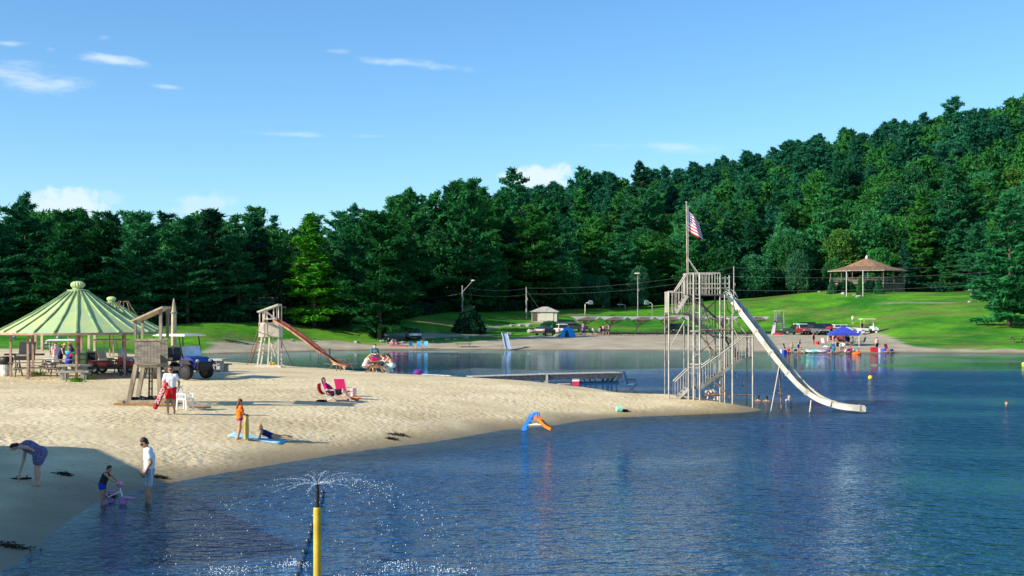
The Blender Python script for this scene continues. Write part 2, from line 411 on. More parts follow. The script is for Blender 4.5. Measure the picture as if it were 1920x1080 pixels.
    hgt = math_('ADD', math_('MULTIPLY', vor.outputs['Distance'], 1.1), math_('MULTIPLY', noise(4.2, 5, .65), 1.25))
    hgt = math_('ADD', hgt, math_('MULTIPLY', noise(9.0, 3, .6), .35))
    dist = N.new('ShaderNodeMapRange'); dist.inputs[1].default_value = 30; dist.inputs[2].default_value = 120; dist.inputs[3].default_value = .052; dist.inputs[4].default_value = .035; L.new(sep.outputs[1], dist.inputs[0])
    damp = math_('SUBTRACT', 1.0, math_('MULTIPLY', attr('wet'), .8))
    tread = N.new('ShaderNodeMapRange'); tread.inputs[1].default_value = .38; tread.inputs[2].default_value = .60; tread.inputs[3].default_value = .35; tread.inputs[4].default_value = 1.15; L.new(noise(.35, 4, .6), tread.inputs[0])   # trampled here, smooth there
    damp = math_('MULTIPLY', damp, tread.outputs[0])
    bp = N.new('ShaderNodeBump'); bp.inputs['Strength'].default_value = .85
    L.new(math_('MULTIPLY', math_('MULTIPLY', dist.outputs[0], 1.0), damp), bp.inputs['Distance']); L.new(hgt, bp.inputs['Height']); L.new(bp.outputs[0], b.inputs['Normal'])
    return m
GM = ground_material()
def build_ground():
    ny, nx = MX.shape
    V = np.stack([MX, MY, MZ], -1).reshape(-1, 3)
    idx = np.arange(ny * nx).reshape(ny, nx)
    Q = np.stack([idx[:-1, :-1], idx[:-1, 1:], idx[1:, 1:], idx[1:, :-1]], -1).reshape(-1, 4)
    gf = grass.reshape(-1)[Q].mean(1); wf = woods.reshape(-1)[Q].mean(1); df = DS.reshape(-1)[Q].max(1); yf = MY.reshape(-1)[Q].mean(1); tf = track.reshape(-1)[Q].mean(1)
    near = yf < 135
    kinds = {'lake_bed': df < 0, 'sandy_beach': (df >= 0) & (gf < .5) & near, 'far_beach': (df >= 0) & (gf < .5) & ~near,
             'gravel_track': (df >= 0) & (gf >= .5) & (tf > .4),
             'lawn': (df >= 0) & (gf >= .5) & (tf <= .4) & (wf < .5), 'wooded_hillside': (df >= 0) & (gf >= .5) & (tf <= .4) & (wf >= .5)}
    for name, mask in kinds.items():
        q = Q[mask]; used, inv = np.unique(q, return_inverse=True); q = inv.reshape(-1, 4)
        me = bpy.data.meshes.new(name); me.from_pydata(V[used].tolist(), [], q.tolist()); me.update()
        me.polygons.foreach_set('use_smooth', [True] * len(me.polygons))
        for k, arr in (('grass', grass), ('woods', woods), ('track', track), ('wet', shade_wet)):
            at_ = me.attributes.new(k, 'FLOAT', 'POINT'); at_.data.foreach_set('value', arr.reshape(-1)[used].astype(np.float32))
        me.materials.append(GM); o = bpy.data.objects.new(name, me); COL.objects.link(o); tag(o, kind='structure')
build_ground()

# ------------------------------------------------------------------ the lake
def water_material():
    m = bpy.data.materials.new('lake_water'); m.use_nodes = True
    nt = m.node_tree; N = nt.nodes; L = nt.links
    for n in list(N): N.remove(n)
    out = N.new('ShaderNodeOutputMaterial'); geo = N.new('ShaderNodeNewGeometry'); pos = geo.outputs['Position']
    def mth(op, a, b=None, c=None):
        n = N.new('ShaderNodeMath'); n.operation = op
        for i, v in enumerate((a, b, c)):
            if v is None: continue
            if isinstance(v, (int, float)): n.inputs[i].default_value = v
            else: L.new(v, n.inputs[i])
        return n.outputs[0]
    def noise(scale, detail, rough, stretch=(1, 1, 1), rz=0.0):
        mp = N.new('ShaderNodeMapping'); mp.inputs['Scale'].default_value = stretch; mp.inputs['Rotation'].default_value = (0, 0, rz); L.new(pos, mp.inputs[0])
        n = N.new('ShaderNodeTexNoise'); n.inputs['Scale'].default_value = scale; n.inputs['Detail'].default_value = detail; n.inputs['Roughness'].default_value = rough
        L.new(mp.outputs[0], n.inputs['Vector']); return n.outputs[0]
    sep = N.new('ShaderNodeSeparateXYZ'); L.new(pos, sep.inputs[0])
    depth = N.new('ShaderNodeAttribute'); depth.attribute_name = 'offshore'
    # calm water in the lee of the far bank, wind-ruffled water elsewhere
    calm = N.new('ShaderNodeMapRange'); calm.interpolation_type = 'SMOOTHSTEP'; calm.inputs[1].default_value = 104; calm.inputs[2].default_value = 122; calm.inputs[3].default_value = 1; calm.inputs[4].default_value = .025
    L.new(mth('ADD', sep.outputs[1], mth('MULTIPLY', noise(.05, 3, .6, (1, .5, 1)), 24)), calm.inputs[0])
    gust = N.new('ShaderNodeMapRange'); gust.interpolation_type = 'SMOOTHSTEP'; gust.inputs[1].default_value = .33; gust.inputs[2].default_value = .52; gust.inputs[3].default_value = .16; gust.inputs[4].default_value = 1.0
    L.new(noise(.055, 3, .6, (.55, 1.0, 1)), gust.inputs[0])
    amp = mth('MULTIPLY', calm.outputs[0], gust.outputs[0])
    fetch = N.new('ShaderNodeMapRange'); fetch.interpolation_type = 'SMOOTHSTEP'; fetch.inputs[1].default_value = 2; fetch.inputs[2].default_value = 22; fetch.inputs[3].default_value = 1.0; fetch.inputs[4].default_value = 2.1; L.new(sep.outputs[0], fetch.inputs[0])   # open water, longer fetch
    amp = mth('MULTIPLY', amp, fetch.outputs[0])
    shore = N.new('ShaderNodeMapRange'); shore.inputs[1].default_value = 0; shore.inputs[2].default_value = 4; shore.inputs[3].default_value = .35; shore.inputs[4].default_value = 1; L.new(depth.outputs['Fac'], shore.inputs[0])
    amp = mth('MULTIPLY', amp, shore.outputs[0])
    h = mth('ADD', mth('MULTIPLY', noise(1.1, 3, .5, (.7, 1.3, 1), .12), 1.0), mth('ADD', mth('MULTIPLY', noise(3.4, 3, .55, (.7, 1.3, 1), -.15), .48), mth('MULTIPLY', noise(9.0, 2, .5, (.8, 1.2, 1)), .09)))
    bp = N.new('ShaderNodeBump'); bp.inputs['Strength'].default_value = 1.0; L.new(h, bp.inputs['Height']); L.new(mth('MULTIPLY', amp, .46), bp.inputs['Distance'])
    gl = N.new('ShaderNodeBsdfGlossy'); gl.inputs['Roughness'].default_value = .025; gl.inputs['Color'].default_value = (.68, .89, 1.0, 1); L.new(bp.outputs[0], gl.inputs['Normal'])
    df = N.new('ShaderNodeBsdfDiffuse'); df.inputs['Color'].default_value = (.010, .062, .160, 1); L.new(bp.outputs[0], df.inputs['Normal'])
    tr = N.new('ShaderNodeBsdfTransparent'); tr.inputs['Color'].default_value = (.80, .72, .50, 1)
    sh = N.new('ShaderNodeMapRange'); sh.interpolation_type = 'SMOOTHSTEP'; sh.inputs[1].default_value = 0; sh.inputs[2].default_value = 5.0; L.new(depth.outputs['Fac'], sh.inputs[0])
    body = N.new('ShaderNodeMixShader'); L.new(sh.outputs[0], body.inputs[0]); L.new(tr.outputs[0], body.inputs[1]); L.new(df.outputs[0], body.inputs[2])
    fr = N.new('ShaderNodeFresnel'); fr.inputs['IOR'].default_value = 1.5; L.new(bp.outputs[0], fr.inputs['Normal'])
    mx = N.new('ShaderNodeMixShader'); L.new(fr.outputs[0], mx.inputs[0]); L.new(body.outputs[0], mx.inputs[1]); L.new(gl.outputs[0], mx.inputs[2]); L.new(mx.outputs[0], out.inputs[0])
    return m
def build_lake():
    ax = grid_axis([(-60, -20, 4), (-20, 20, .8), (20, 100, 3), (100, 240, 14)]); ay = grid_axis([(-60, 18, 6), (18, 75, .7), (75, 110, 1.5), (110, 170, 3)])
    X, Y = np.meshgrid(ax, ay); D = -shore_dist(X, Y); ny, nx = X.shape
    idx = np.arange(ny * nx).reshape(ny, nx); Q = np.stack([idx[:-1, :-1], idx[:-1, 1:], idx[1:, 1:], idx[1:, :-1]], -1).reshape(-1, 4)
    keep = D.reshape(-1)[Q].max(1) > -3; Q = Q[keep]; used, inv = np.unique(Q, return_inverse=True)
    V = np.stack([X, Y, np.zeros_like(X)], -1).reshape(-1, 3)[used]
    me = bpy.data.meshes.new('lake'); me.from_pydata(V.tolist(), [], inv.reshape(-1, 4).tolist()); me.update()
    a = me.attributes.new('offshore', 'FLOAT', 'POINT'); a.data.foreach_set('value', D.reshape(-1)[used].astype(np.float32))
    me.materials.append(water_material()); o = bpy.data.objects.new('lake_water', me); COL.objects.link(o); tag(o, kind='structure')
build_lake()

# ------------------------------------------------------------------ trees
BARK = mat('bark', (.10, .075, .055), .9, .3, 4, stretch=(1, 1, .2))
PINE = leaf_mat('pine_needles', (.008, .066, .036), (.028, .165, .058), .35, .03)
OAKL = leaf_mat('broad_leaves', (.014, .092, .032), (.044, .20, .052), .38, .03)
PINE_L = leaf_mat('light_pine_needles', (.014, .10, .036), (.045, .225, .055), .25, .03)
LIME = leaf_mat('bright_needles', (.022, .15, .014), (.085, .31, .016), .05, .0)
DARKN = leaf_mat('dark_needles', (.008, .042, .024), (.020, .085, .036), .1, .01)
BLUEN = leaf_mat('blue_green_needles', (.020, .095, .052), (.065, .21, .10), .1, .01)

def tris_mesh(name, C, U, W):
    """thin leaf triangles: centre C, half length vector U, half width vector W"""
    n = len(C); V = np.empty((n, 3, 3)); V[:, 0] = C - U * .6 - W; V[:, 1] = C - U * .6 + W; V[:, 2] = C + U * 1.2
    me = bpy.data.meshes.new(name); me.vertices.add(3 * n); me.vertices.foreach_set('co', V.reshape(-1))
    me.loops.add(3 * n); me.loops.foreach_set('vertex_index', np.arange(3 * n)); me.polygons.add(n); me.polygons.foreach_set('loop_start', np.arange(0, 3 * n, 3)); me.polygons.foreach_set('loop_total', np.full(n, 3))
    me.update(); me.validate(); return me
def unit(v): return v / np.maximum(np.linalg.norm(v, axis=-1, keepdims=True), 1e-9)
def leaf_tris(C, out, size, r, flat=.5, slim=.35):
    n = len(C); U = unit(out * .8 + r.normal(size=(n, 3)) * .75 * np.array([1, 1, flat])); R = unit(r.normal(size=(n, 3)) * np.array([1, 1, .6])); W = unit(np.cross(U, R))
    s = size * r.uniform(.6, 1.35, (n, 1)); return C, U * s, W * s * slim
def pine_tris(seed, h, R, base=.10, dens=1.0, size=.42, ragged=.5, top_round=.6):
    r = np.random.default_rng(seed); C = []; O = []
    nw = int(h / .85); lean = r.normal(size=2) * .012 * h
    for i in range(nw):
        t = (i + r.uniform(0, .8)) / nw; z = h * (base + (1 - base) * t)
        prof = (1 - t) ** top_round * (.55 + .45 * min(1, t * 4 + .35)) + .03
        nb = max(3, int(r.integers(4, 8) * (1 - .4 * t)))
        for b in range(nb):
            if r.uniform() < .10 * ragged: continue
            az = r.uniform(0, 2 * np.pi); L = R * prof * r.uniform(1 - ragged, 1 + .35 * ragged)
            up = (-.12 + .75 * t + r.uniform(-.08, .15)); d = np.array([np.cos(az), np.sin(az), up])
            k = max(3, int(L * 6.2 * dens)); s = r.uniform(.10, 1, k) ** .75
            side = np.array([-np.sin(az), np.cos(az), 0]); off = r.normal(size=k) * .24 * L * (1.15 - s * .75)
            p = np.outer(s * L, d) + np.outer(off, side); p[:, 2] += z + .10 * L * s ** 2 + r.normal(size=k) * .10
            p[:, :2] += lean * t
            m = 7; cc = np.repeat(p, m, 0) + r.normal(size=(k * m, 3)) * np.array([.22, .22, .13]) * (size / .42)
            oo = np.repeat(np.tile(d, (k, 1)) + np.array([0, 0, .35]), m, 0); C.append(cc); O.append(oo)
    C = np.concatenate(C); O = unit(np.concatenate(O)); return leaf_tris(C, O, size, r, .55, .30)
def oak_tris(seed, h, R, base=.12, n=7000, size=.34, nl=16):
    r = np.random.default_rng(seed); C = []; O = []
    lob = []
    for i in range(nl):
        t = (i + .5) / nl; z = h * (base + (1 - base) * (.12 + .80 * t)); rr = R * math.sqrt(max(.05, 1 - (2 * t - .85) ** 2 * .85)) * r.uniform(.5, .85)
        az = i * 2.4 + r.uniform(-.5, .5); lob.append((rr * math.cos(az), rr * math.sin(az), z, R * r.uniform(.34, .52)))
    lob.append((0, 0, h * .9, R * .4)); lob.append((0, 0, h * .55, R * .6))
    w = np.array([l[3] ** 2 for l in lob]); w /= w.sum()
    for l, ww in zip(lob, w):
        k = int(n * ww); d = unit(r.normal(size=(k, 3))); rad = l[3] * r.uniform(.55, 1.05, (k, 1)) ** .6 * (1 + .22 * np.sin(d[:, :1] * 7 + l[0]) * np.sin(d[:, 1:2] * 6) )
        p = d * rad * np.array([1.1, 1.1, .8]) + np.array(l[:3]); C.append(p); O.append(d + np.array([0, 0, .3]))
    C = np.concatenate(C); O = unit(np.concatenate(O)); return leaf_tris(C, O, size, r, 1.0, .55)
def trunk_mesh(seed, h, r0, limbs=5, R=3.0):
    r = random.Random(seed); mb = MB(); pts = []; k = 7
    for i in range(k): t = i / (k - 1); pts.append((r.uniform(-.1, .1) * t * h * .05, r.uniform(-.1, .1) * t * h * .05, h * .93 * t - .4))
    mb.tube(pts, [r0 * (1 - .86 * i / (k - 1)) for i in range(k)], 7)
    for i in range(limbs):
        t = r.uniform(.25, .8); z = h * t; a = r.uniform(0, 6.28); L = R * (1 - t) * 1.1 + .6
        mb.tube([(0, 0, z), (math.cos(a) * L * .5, math.sin(a) * L * .5, z + .2 * L), (math.cos(a) * L, math.sin(a) * L, z + .35 * L)], [r0 * .28, r0 * .18, r0 * .06], 5)
    return mesh_of('trunk', mb, True)

class Kind:
    def __init__(s, name, tris, h, leaf, trunk): s.name = name; s.tris = tris; s.h = h; s.mesh = tris_mesh(name + '_crown', *tris); s.mesh.materials.append(leaf); s.trunk = trunk; s.trunk.materials.append(BARK); s.leaf = leaf
PINES = [Kind('pine', pine_tris(100 + i, 20, rr, bb, 1.0, .46, rag, tr), 20, PINE, trunk_mesh(i, 20, .30, 5, rr)) for i, (rr, bb, rag, tr) in enumerate([(4.8, .06, .5, .85), (5.4, .12, .65, .5), (4.6, .05, .45, .92), (5.0, .2, .8, .5), (5.6, .08, .6, .42)])]
OAKS = [Kind('oak', oak_tris(200 + i, 16, rr, .05, 7500, .36, 18), 16, OAKL, trunk_mesh(20 + i, 15, .28, 4, rr)) for i, rr in enumerate([5.0, 5.8, 4.6, 5.4])]
LOW_PINE = [pine_tris(300 + i, 20, 4.8, .3, .32, .80, .6, .55) for i in range(2)]
LOW_OAK = [oak_tris(320 + i, 16, 5.2, .1, 1700, .72, 14) for i in range(2)]

def tree(kind, loc, h, label, cat, group=None, name='pine_tree', leaf=None, wide=1.0, rz=None):
    o = thing(name, label, cat, (loc[0], loc[1], loc[2] - .1), rnd.uniform(0, 6.28) if rz is None else rz, group)
    s = h / kind.h; o.scale = (s * wide, s * wide, s)
    c = bpy.data.objects.new('crown', kind.mesh); COL.objects.link(c); c.parent = o
    if leaf: c.material_slots[0].link = 'OBJECT'; c.material_slots[0].material = leaf
    t = bpy.data.objects.new('trunk', kind.trunk); COL.objects.link(t); t.parent = o
    return o

SKY_PX = [-400, 0, 60, 100, 180, 250, 300, 345, 390, 450, 500, 545, 600, 640, 690, 720, 760, 800, 870, 920, 960, 1010, 1050, 1100, 1150, 1200, 1240, 1290, 1340, 1400, 1470, 1550, 1600, 1650, 1720, 1780, 1860, 1900, 1920, 2100, 2400]
SKY_ROW = [392, 394, 388, 398, 396, 398, 390, 405, 396, 392, 392, 394, 402, 402, 392, 378, 350, 352, 332, 342, 345, 350, 325, 320, 328, 312, 312, 310, 298, 286, 268, 248, 240, 232, 216, 196, 192, 178, 168, 150, 140]
def sky_row(px): return float(np.interp(px, SKY_PX, SKY_ROW))
taken = []
def free(x, y, d):
    for a, b, r in taken:
        if (a - x) ** 2 + (b - y) ** 2 < (d * .5 + r) ** 2: return False
    return True
def height_to(px, row, p): return EYE - (row - HOR) * p.y / F - p.z

# the trees one can pick out
def special(px, brow, trow, kind, label, cat, Y=None, **kw):
    p = at(px, brow) if Y is None else on(px, Y)
    h = height_to(px, trow, p); taken.append((p.x, p.y, 3.2)); return tree(kind, p, h, label, cat, **kw)
special(590, 0, 396, PINES[2], 'tall bright green pine behind the red slide, lightest of the treeline', 'tree', Y=184, leaf=LIME, wide=1.5)
special(712, 0, 404, PINES[4], 'broad dark pine with low boughs on the lawn left of the parked SUV', 'tree', Y=180, wide=1.35)
special(655, 0, 418, PINES[0], 'mid green pine squeezed between the bright pine and the broad dark pine', 'tree', Y=188, wide=1.2)
special(395, 0, 394, PINES[1], 'dark full pine on the lawn edge behind the blue utility cart', 'tree', Y=186, wide=1.3, leaf=DARKN)
special(262, 0, 402, PINES[4], 'mid green pine rising behind the right side of the green roof', 'tree', Y=176, wide=1.3, leaf=PINE_L)
special(120, 0, 396, PINES[0], 'dark pine rising straight behind the peak of the green roof', 'tree', Y=176, wide=1.3)
special(1893, 0, 358, PINES[0], 'big low boughed pine at the edge of the lawn beside the notice kiosk', 'tree', Y=186, wide=1.35, leaf=PINE)
special(1990, 0, 330, PINES[2], 'dark pine cut by the right edge behind the big low boughed one', 'tree', Y=196, wide=1.4)
special(1130, 0, 516, OAKS[2], 'small rounded green tree behind the left basketball hoop', 'tree', Y=249, name='young_tree', wide=.85, leaf=BLUEN)
special(1197, 0, 500, OAKS[0], 'small rounded green tree behind the tall light pole', 'tree', Y=250, name='young_tree', wide=.8, leaf=BLUEN)
special(1497, 0, 468, OAKS[1], 'pale grey green tree left of the hilltop pavilion', 'tree', Y=266, name='young_tree', wide=.75, leaf=BLUEN)
special(40, 0, 368, PINES[3], 'tall ragged pine standing above the treeline at the left', 'tree', Y=215)
special(665, 0, 384, PINES[3], 'thin far pine poking above the treeline left of the big hill', 'tree', Y=330, wide=.9)
special(965, 0, 322, PINES[3], 'lone pointed pine against the white cloud', 'tree', Y=300)
special(1200, 0, 301, PINES[0], 'dark pointed pine rising above the ridge beyond the flag', 'tree', Y=350, leaf=DARKN)
special(1785, 0, 184, PINES[3], 'tall open pine topping the ridge above the pavilion', 'tree', Y=380)
special(1100, 0, 318, PINES[3], 'ragged pine beside the lone pointed one on the skyline', 'tree', Y=318)

PLACES = [(150, 'behind the left half of the green pavilion'), (300, 'behind the right half of the green pavilion'), (430, 'behind the blue utility cart'), (560, 'behind the pale lifeguard stand'), (740, 'behind the red slide'), (860, 'above the silver SUV'), (960, 'above the dark bush'), (1080, 'above the shed'), (1240, 'behind the basketball hoops'), (1330, 'behind the flagpole tower'), (1450, 'behind the big white slide'), (1560, 'left of the hilltop pavilion'), (1700, 'above the hilltop pavilion'), (1830, 'right of the hilltop pavilion'), (9999, 'above the notice kiosk')]
LIGHTL = leaf_mat('light_broad_leaves', (.022, .125, .026), (.065, .25, .045), .2, .03)
cand = []
r_ = random.Random(5)
row_off = 0.0
while row_off < 240:
    sp = 6.0 if row_off < 20 else 7.6
    a = -.47
    while a < .47:
        y1_ = float(np.interp(a, TA, TY1)); Y = y1_ + 1.5 + row_off + r_.uniform(-1.8, 1.8); aa = a + r_.uniform(-.35, .35) * sp / max(Y, 1)
        a += sp / Y
        lim = 3 + 60 * 0
        depth_max = float(np.interp(aa, [-.47, -.2, -.13, -.06, 0, .1, .47], [46, 46, 70, 120, 150, 215, 240]))
        if row_off > depth_max or Y > 445: continue
        if -.21 < aa < -.185 and row_off < 30: continue
        cand.append((Y, aa, row_off))
    row_off += sp * .95
things_, rest_ = [], []
for Y, aa, ro in sorted(cand):
    x = aa * Y; px = 960 + aa * F
    if not free(x, Y, 5.0): continue
    z = gz(x, Y); p = Vector((x, Y, z))
    pine = r_.random() < (.72 if aa < -.02 else (.55 if aa < .08 else .42))
    h = r_.uniform(17, 26) if pine else r_.uniform(12, 18)
    if aa > .05: h *= r_.uniform(.72, 1.0)
    if ro < 8 and aa > .02: h *= r_.uniform(.5, .9)
    top = sky_row(px) + abs(r_.gauss(0, 9)) - 3
    if aa < -.02 and ro > 10 and pine: h = max(h, height_to(px, top + r_.uniform(0, 30), p) * .98)
    h = min(h, height_to(px, top, p), 31)
    if h < 5: continue
    taken.append((x, Y, 2.0))
    (things_ if -.44 < aa < .44 else rest_).append((Y, p, h, pine, aa))
things_.sort(key=lambda t: t[0]); rest_ += things_[282:]; things_ = things_[:282]
print('trees', len(things_), len(rest_))
for Y, p, h, pine, aa in things_:
    px = 960 + aa * F; top = HOR - (p.z + h - EYE) * F / Y
    tier = 'on the front edge' if Y - float(np.interp(aa, TA, TY1)) < 11 else ('on the skyline' if top < sky_row(px) + 14 else 'deep within the forest')
    place = next(t for lim, t in PLACES if px < lim); what = ('dark needled pine ' if pine else 'leafy broad crowned tree ')
    lab = what + tier + ' ' + place; grp = ('pines ' if pine else 'leafy trees ') + tier + ' ' + place
    kd = r_.choice(PINES) if pine else r_.choice(OAKS)
    tree(kd, p, h, lab, 'tree', grp, 'pine_tree' if pine else 'leafy_tree', leaf=(LIGHTL if not pine and aa > -.02 and r_.random() < .22 else PINE_L if pine and r_.random() < .35 else None), wide=r_.uniform(.85, 1.25) * min(1.5, (22 if pine else 15) / h) ** .35)
def far_wood(name, items, leafm, low, h0):
    Cs, Us, Ws = [], [], []
    for i, (Y, p, h, pine, aa) in enumerate(items):
        C, U, W = low[i % len(low)]; s = h / h0; t = r_.uniform(0, 6.28); c, sn = math.cos(t), math.sin(t); M = np.array([[c, -sn, 0], [sn, c, 0], [0, 0, 1]]).T
        Cs.append(C @ M * s + np.array(p)); Us.append(U @ M * s); Ws.append(W @ M * s)
    if not Cs: return
    me = tris_mesh(name, np.concatenate(Cs), np.concatenate(Us), np.concatenate(Ws)); me.materials.append(leafm)
    o = bpy.data.objects.new(name, me); COL.objects.link(o); tag(o, kind='stuff')
far_wood('far_pine_forest', [t for t in rest_ if t[3]], PINE, LOW_PINE, 20)
far_wood('far_leafy_forest', [t for t in rest_ if not t[3]], OAKL, LOW_OAK, 16)
# ragged undergrowth along the foot of the woods: nobody could count it
def undergrowth():
    r = np.random.default_rng(3); n = 26000; a = r.uniform(-.46, .46, n); y = np.interp(a, TA, TY1) + r.uniform(0, 7, n) + 2 * np.sin(a * 90); x = a * y
    z = ground(x, y); hmax = 1.0 + 1.6 * vnoise(x, y, .25, 6); C = np.stack([x, y, z + hmax * r.uniform(0, 1, n) ** .8], -1)
    C, U, W = leaf_tris(C, np.tile([0, 0, 1.0], (n, 1)), .42, r, 1.0, .5)
    me = tris_mesh('undergrowth', C, U, W); me.materials.append(DARKN); o = bpy.data.objects.new('undergrowth', me); COL.objects.link(o); tag(o, kind='stuff')
undergrowth()

# ------------------------------------------------------------------ people
SKIN = mat('skin_fair', (.62, .36, .25), .55, .08, 8, spec=.3); TAN = mat('skin_tanned', (.46, .25, .15), .55, .08, 8, spec=.3); PALE = mat('skin_pale', (.72, .47, .36), .55, .06, 8, spec=.3)
HAIR_D = mat('hair_dark', (.025, .016, .012), .6, .2, 30); HAIR_B = mat('hair_brown', (.10, .05, .025), .6, .2, 30); HAIR_BL = mat('hair_blond', (.50, .33, .13), .6, .2, 30); HAIR_R = mat('hair_red', (.36, .075, .025), .6, .2, 30)
def cloth(name, c, var=.1, scale=6, second=None): return mat(name, c, .85, var, scale, spec=.15, second=second)
BLACK_C = cloth('black_cloth', (.015, .015, .02)); WHITE_C = cloth('white_cloth', (.80, .80, .80), .04); NAVY_C = cloth('navy_cloth', (.012, .02, .12)); RED_C = cloth('red_cloth', (.62, .02, .025)); TEAL_C = cloth('teal_cloth', (.02, .18, .20))
PINK_C = cloth('pale_pink_cloth', (.75, .50, .52)); MAG_C = cloth('magenta_cloth', (.62, .01, .14)); AQUA_C = cloth('pale_aqua_cloth', (.50, .74, .74)); ORANGE_C = cloth('orange_cloth', (.95, .16, .015)); BLUE_C = cloth('blue_cloth', (.02, .06, .50)); GREY_C = cloth('grey_cloth', (.22, .23, .25)); GREEN_C = cloth('green_cloth', (.05, .30, .10)); PURP_C = cloth('purple_cloth', (.16, .03, .25))

def cone_sd(Pt, a, b, ra, rb):
    a = np.array(a, np.float32); b = np.array(b, np.float32); ab = b - a; L = float(ab @ ab) + 1e-9
    t = np.clip(((Pt - a) @ ab) / L, 0, 1); return np.linalg.norm(Pt - a - t[..., None] * ab, axis=-1) - (ra + (rb - ra) * t)
def smin(a, b, k): h = np.clip(.5 + .5 * (b - a) / k, 0, 1); return b + (a - b) * h - k * h * (1 - h)
def field(prims, Pt, k):
    d = None
    for a, b, ra, rb in prims:
        e = cone_sd(Pt, a, b, ra, rb); d = e if d is None else smin(d, e, k)
    return d
def surface(name, prims, h, k=.03, cut=None):
    """one smooth closed skin around tapered limbs (surface nets)"""
    pts = np.array([p for q in prims for p in (q[0], q[1])]); rr = max(max(q[2], q[3]) for q in prims) + 2.5 * h
    lo = pts.min(0) - rr; hi = pts.max(0) + rr; n = np.maximum(3, np.ceil((hi - lo) / h).astype(int) + 1)
    ax = [lo[i] + np.arange(n[i]) * h for i in range(3)]; G = np.stack(np.meshgrid(*ax, indexing='ij'), -1).astype(np.float32)
    d = field(prims, G, k)
    if cut is not None: d = np.maximum(d, cut(G))
    s = d < 0; cnt = np.zeros(tuple(n - 1), np.int32); acc = np.zeros(tuple(n - 1) + (3,), np.float32)
    def sl(a, o): return a[o[0]:a.shape[0] - 1 + o[0], o[1]:a.shape[1] - 1 + o[1], o[2]:a.shape[2] - 1 + o[2]]
    cs = [(i, j, kk) for i in (0, 1) for j in (0, 1) for kk in (0, 1)]
    for c in cs:
        for axx in range(3):
            if c[axx]: continue
            c2 = list(c); c2[axx] = 1; d0, d1 = sl(d, c), sl(d, c2); x = (d0 < 0) != (d1 < 0)
            t = np.where(x, d0 / np.where(x, d0 - d1, 1), 0); q = np.zeros(acc.shape, np.float32); q[...] = c; q[..., axx] = t
            acc += q * x[..., None]; cnt += x
    m = cnt > 0; idx = -np.ones(cnt.shape, np.int64); idx[m] = np.arange(m.sum())
    V = (acc[m] / cnt[m][:, None] + np.argwhere(m)) * h + lo
    Fs = []
    for axx in range(3):
        o1, o2 = [i for i in range(3) if i != axx]
        a0 = [slice(1, -1)] * 3; a0[axx] = slice(0, -1); a1 = list(a0); a1[axx] = slice(1, None)
        e = s[tuple(a0)] != s[tuple(a1)]; w = np.argwhere(e); base = w.copy(); base[:, o1] += 1; base[:, o2] += 1
        def cell(p1, p2): b = base.copy(); b[:, o1] -= p1; b[:, o2] -= p2; return idx[b[:, 0], b[:, 1], b[:, 2]]
        q = np.stack([cell(0, 0), cell(1, 0), cell(1, 1), cell(0, 1)], -1); inside = s[tuple(a0)][e]
        flip = inside ^ (axx == 1); q[~flip] = q[~flip][:, ::-1]; q = q[:, ::-1] if False else q; Fs.append(q)
    Fq = np.concatenate(Fs); Fq = Fq[(Fq >= 0).all(1)][:, ::-1]
    me = bpy.data.meshes.new(name); me.from_pydata(V.tolist(), [], Fq.tolist()); me.polygons.foreach_set('use_smooth', [True] * len(me.polygons)); me.update(); return me

STAND = dict(pel=(0, 0, .95), che=(0, 0, 1.28), nek=(0, 0, 1.46), hea=(.025, 0, 1.62), shL=(0, .18, 1.41), shR=(0, -.18, 1.41), elL=(-.01, .225, 1.13), elR=(-.01, -.225, 1.13), haL=(.05, .225, .88), haR=(.05, -.225, .88),
             hiL=(0, .095, .91), hiR=(0, -.095, .91), knL=(.02, .10, .50), knR=(.02, -.10, .50), anL=(-.01, .105, .08), anR=(-.01, -.105, .08))
def pose(**k): d = dict(STAND); d.update(k); return d
SIT = pose(pel=(0, 0, .55), che=(.05, 0, .88), nek=(.09, 0, 1.06), hea=(.14, 0, 1.21), shL=(.07, .18, 1.01), shR=(.07, -.18, 1.01), elL=(.13, .25, .76), elR=(.13, -.25, .76), haL=(.36, .17, .72), haR=(.36, -.17, .72),
           hiL=(.02, .10, .53), hiR=(.02, -.10, .53), knL=(.44, .12, .53), knR=(.44, -.12, .53), anL=(.40, .13, .08), anR=(.40, -.13, .08))
RECLINE = pose(pel=(0, 0, .26), che=(-.24, 0, .50), nek=(-.36, 0, .66), hea=(-.40, 0, .82), shL=(-.33, .18, .62), shR=(-.33, -.18, .62), elL=(-.22, .27, .40), elR=(-.22, -.27, .40), haL=(.02, .20, .40), haR=(.02, -.20, .40),
               hiL=(.03, .10, .24), hiR=(.03, -.10, .24), knL=(.42, .13, .36), knR=(.44, -.13, .30), anL=(.78, .15, .08), anR=(.82, -.14, .08))
FLOORSIT = pose(pel=(0, 0, .13), che=(-.10, 0, .45), nek=(-.12, 0, .62), hea=(-.10, 0, .78), shL=(-.12, .18, .57), shR=(-.12, -.18, .57), elL=(-.20, .25, .30), elR=(-.20, -.25, .30), haL=(-.22, .25, .06), haR=(-.22, -.25, .06),
                hiL=(.03, .10, .12), hiR=(.03, -.10, .12), knL=(.40, .12, .26), knR=(.42, -.12, .20), anL=(.78, .13, .07), anR=(.80, -.13, .07))
def lerp(a, b, t): return tuple(a[i] + (b[i] - a[i]) * t for i in range(3))
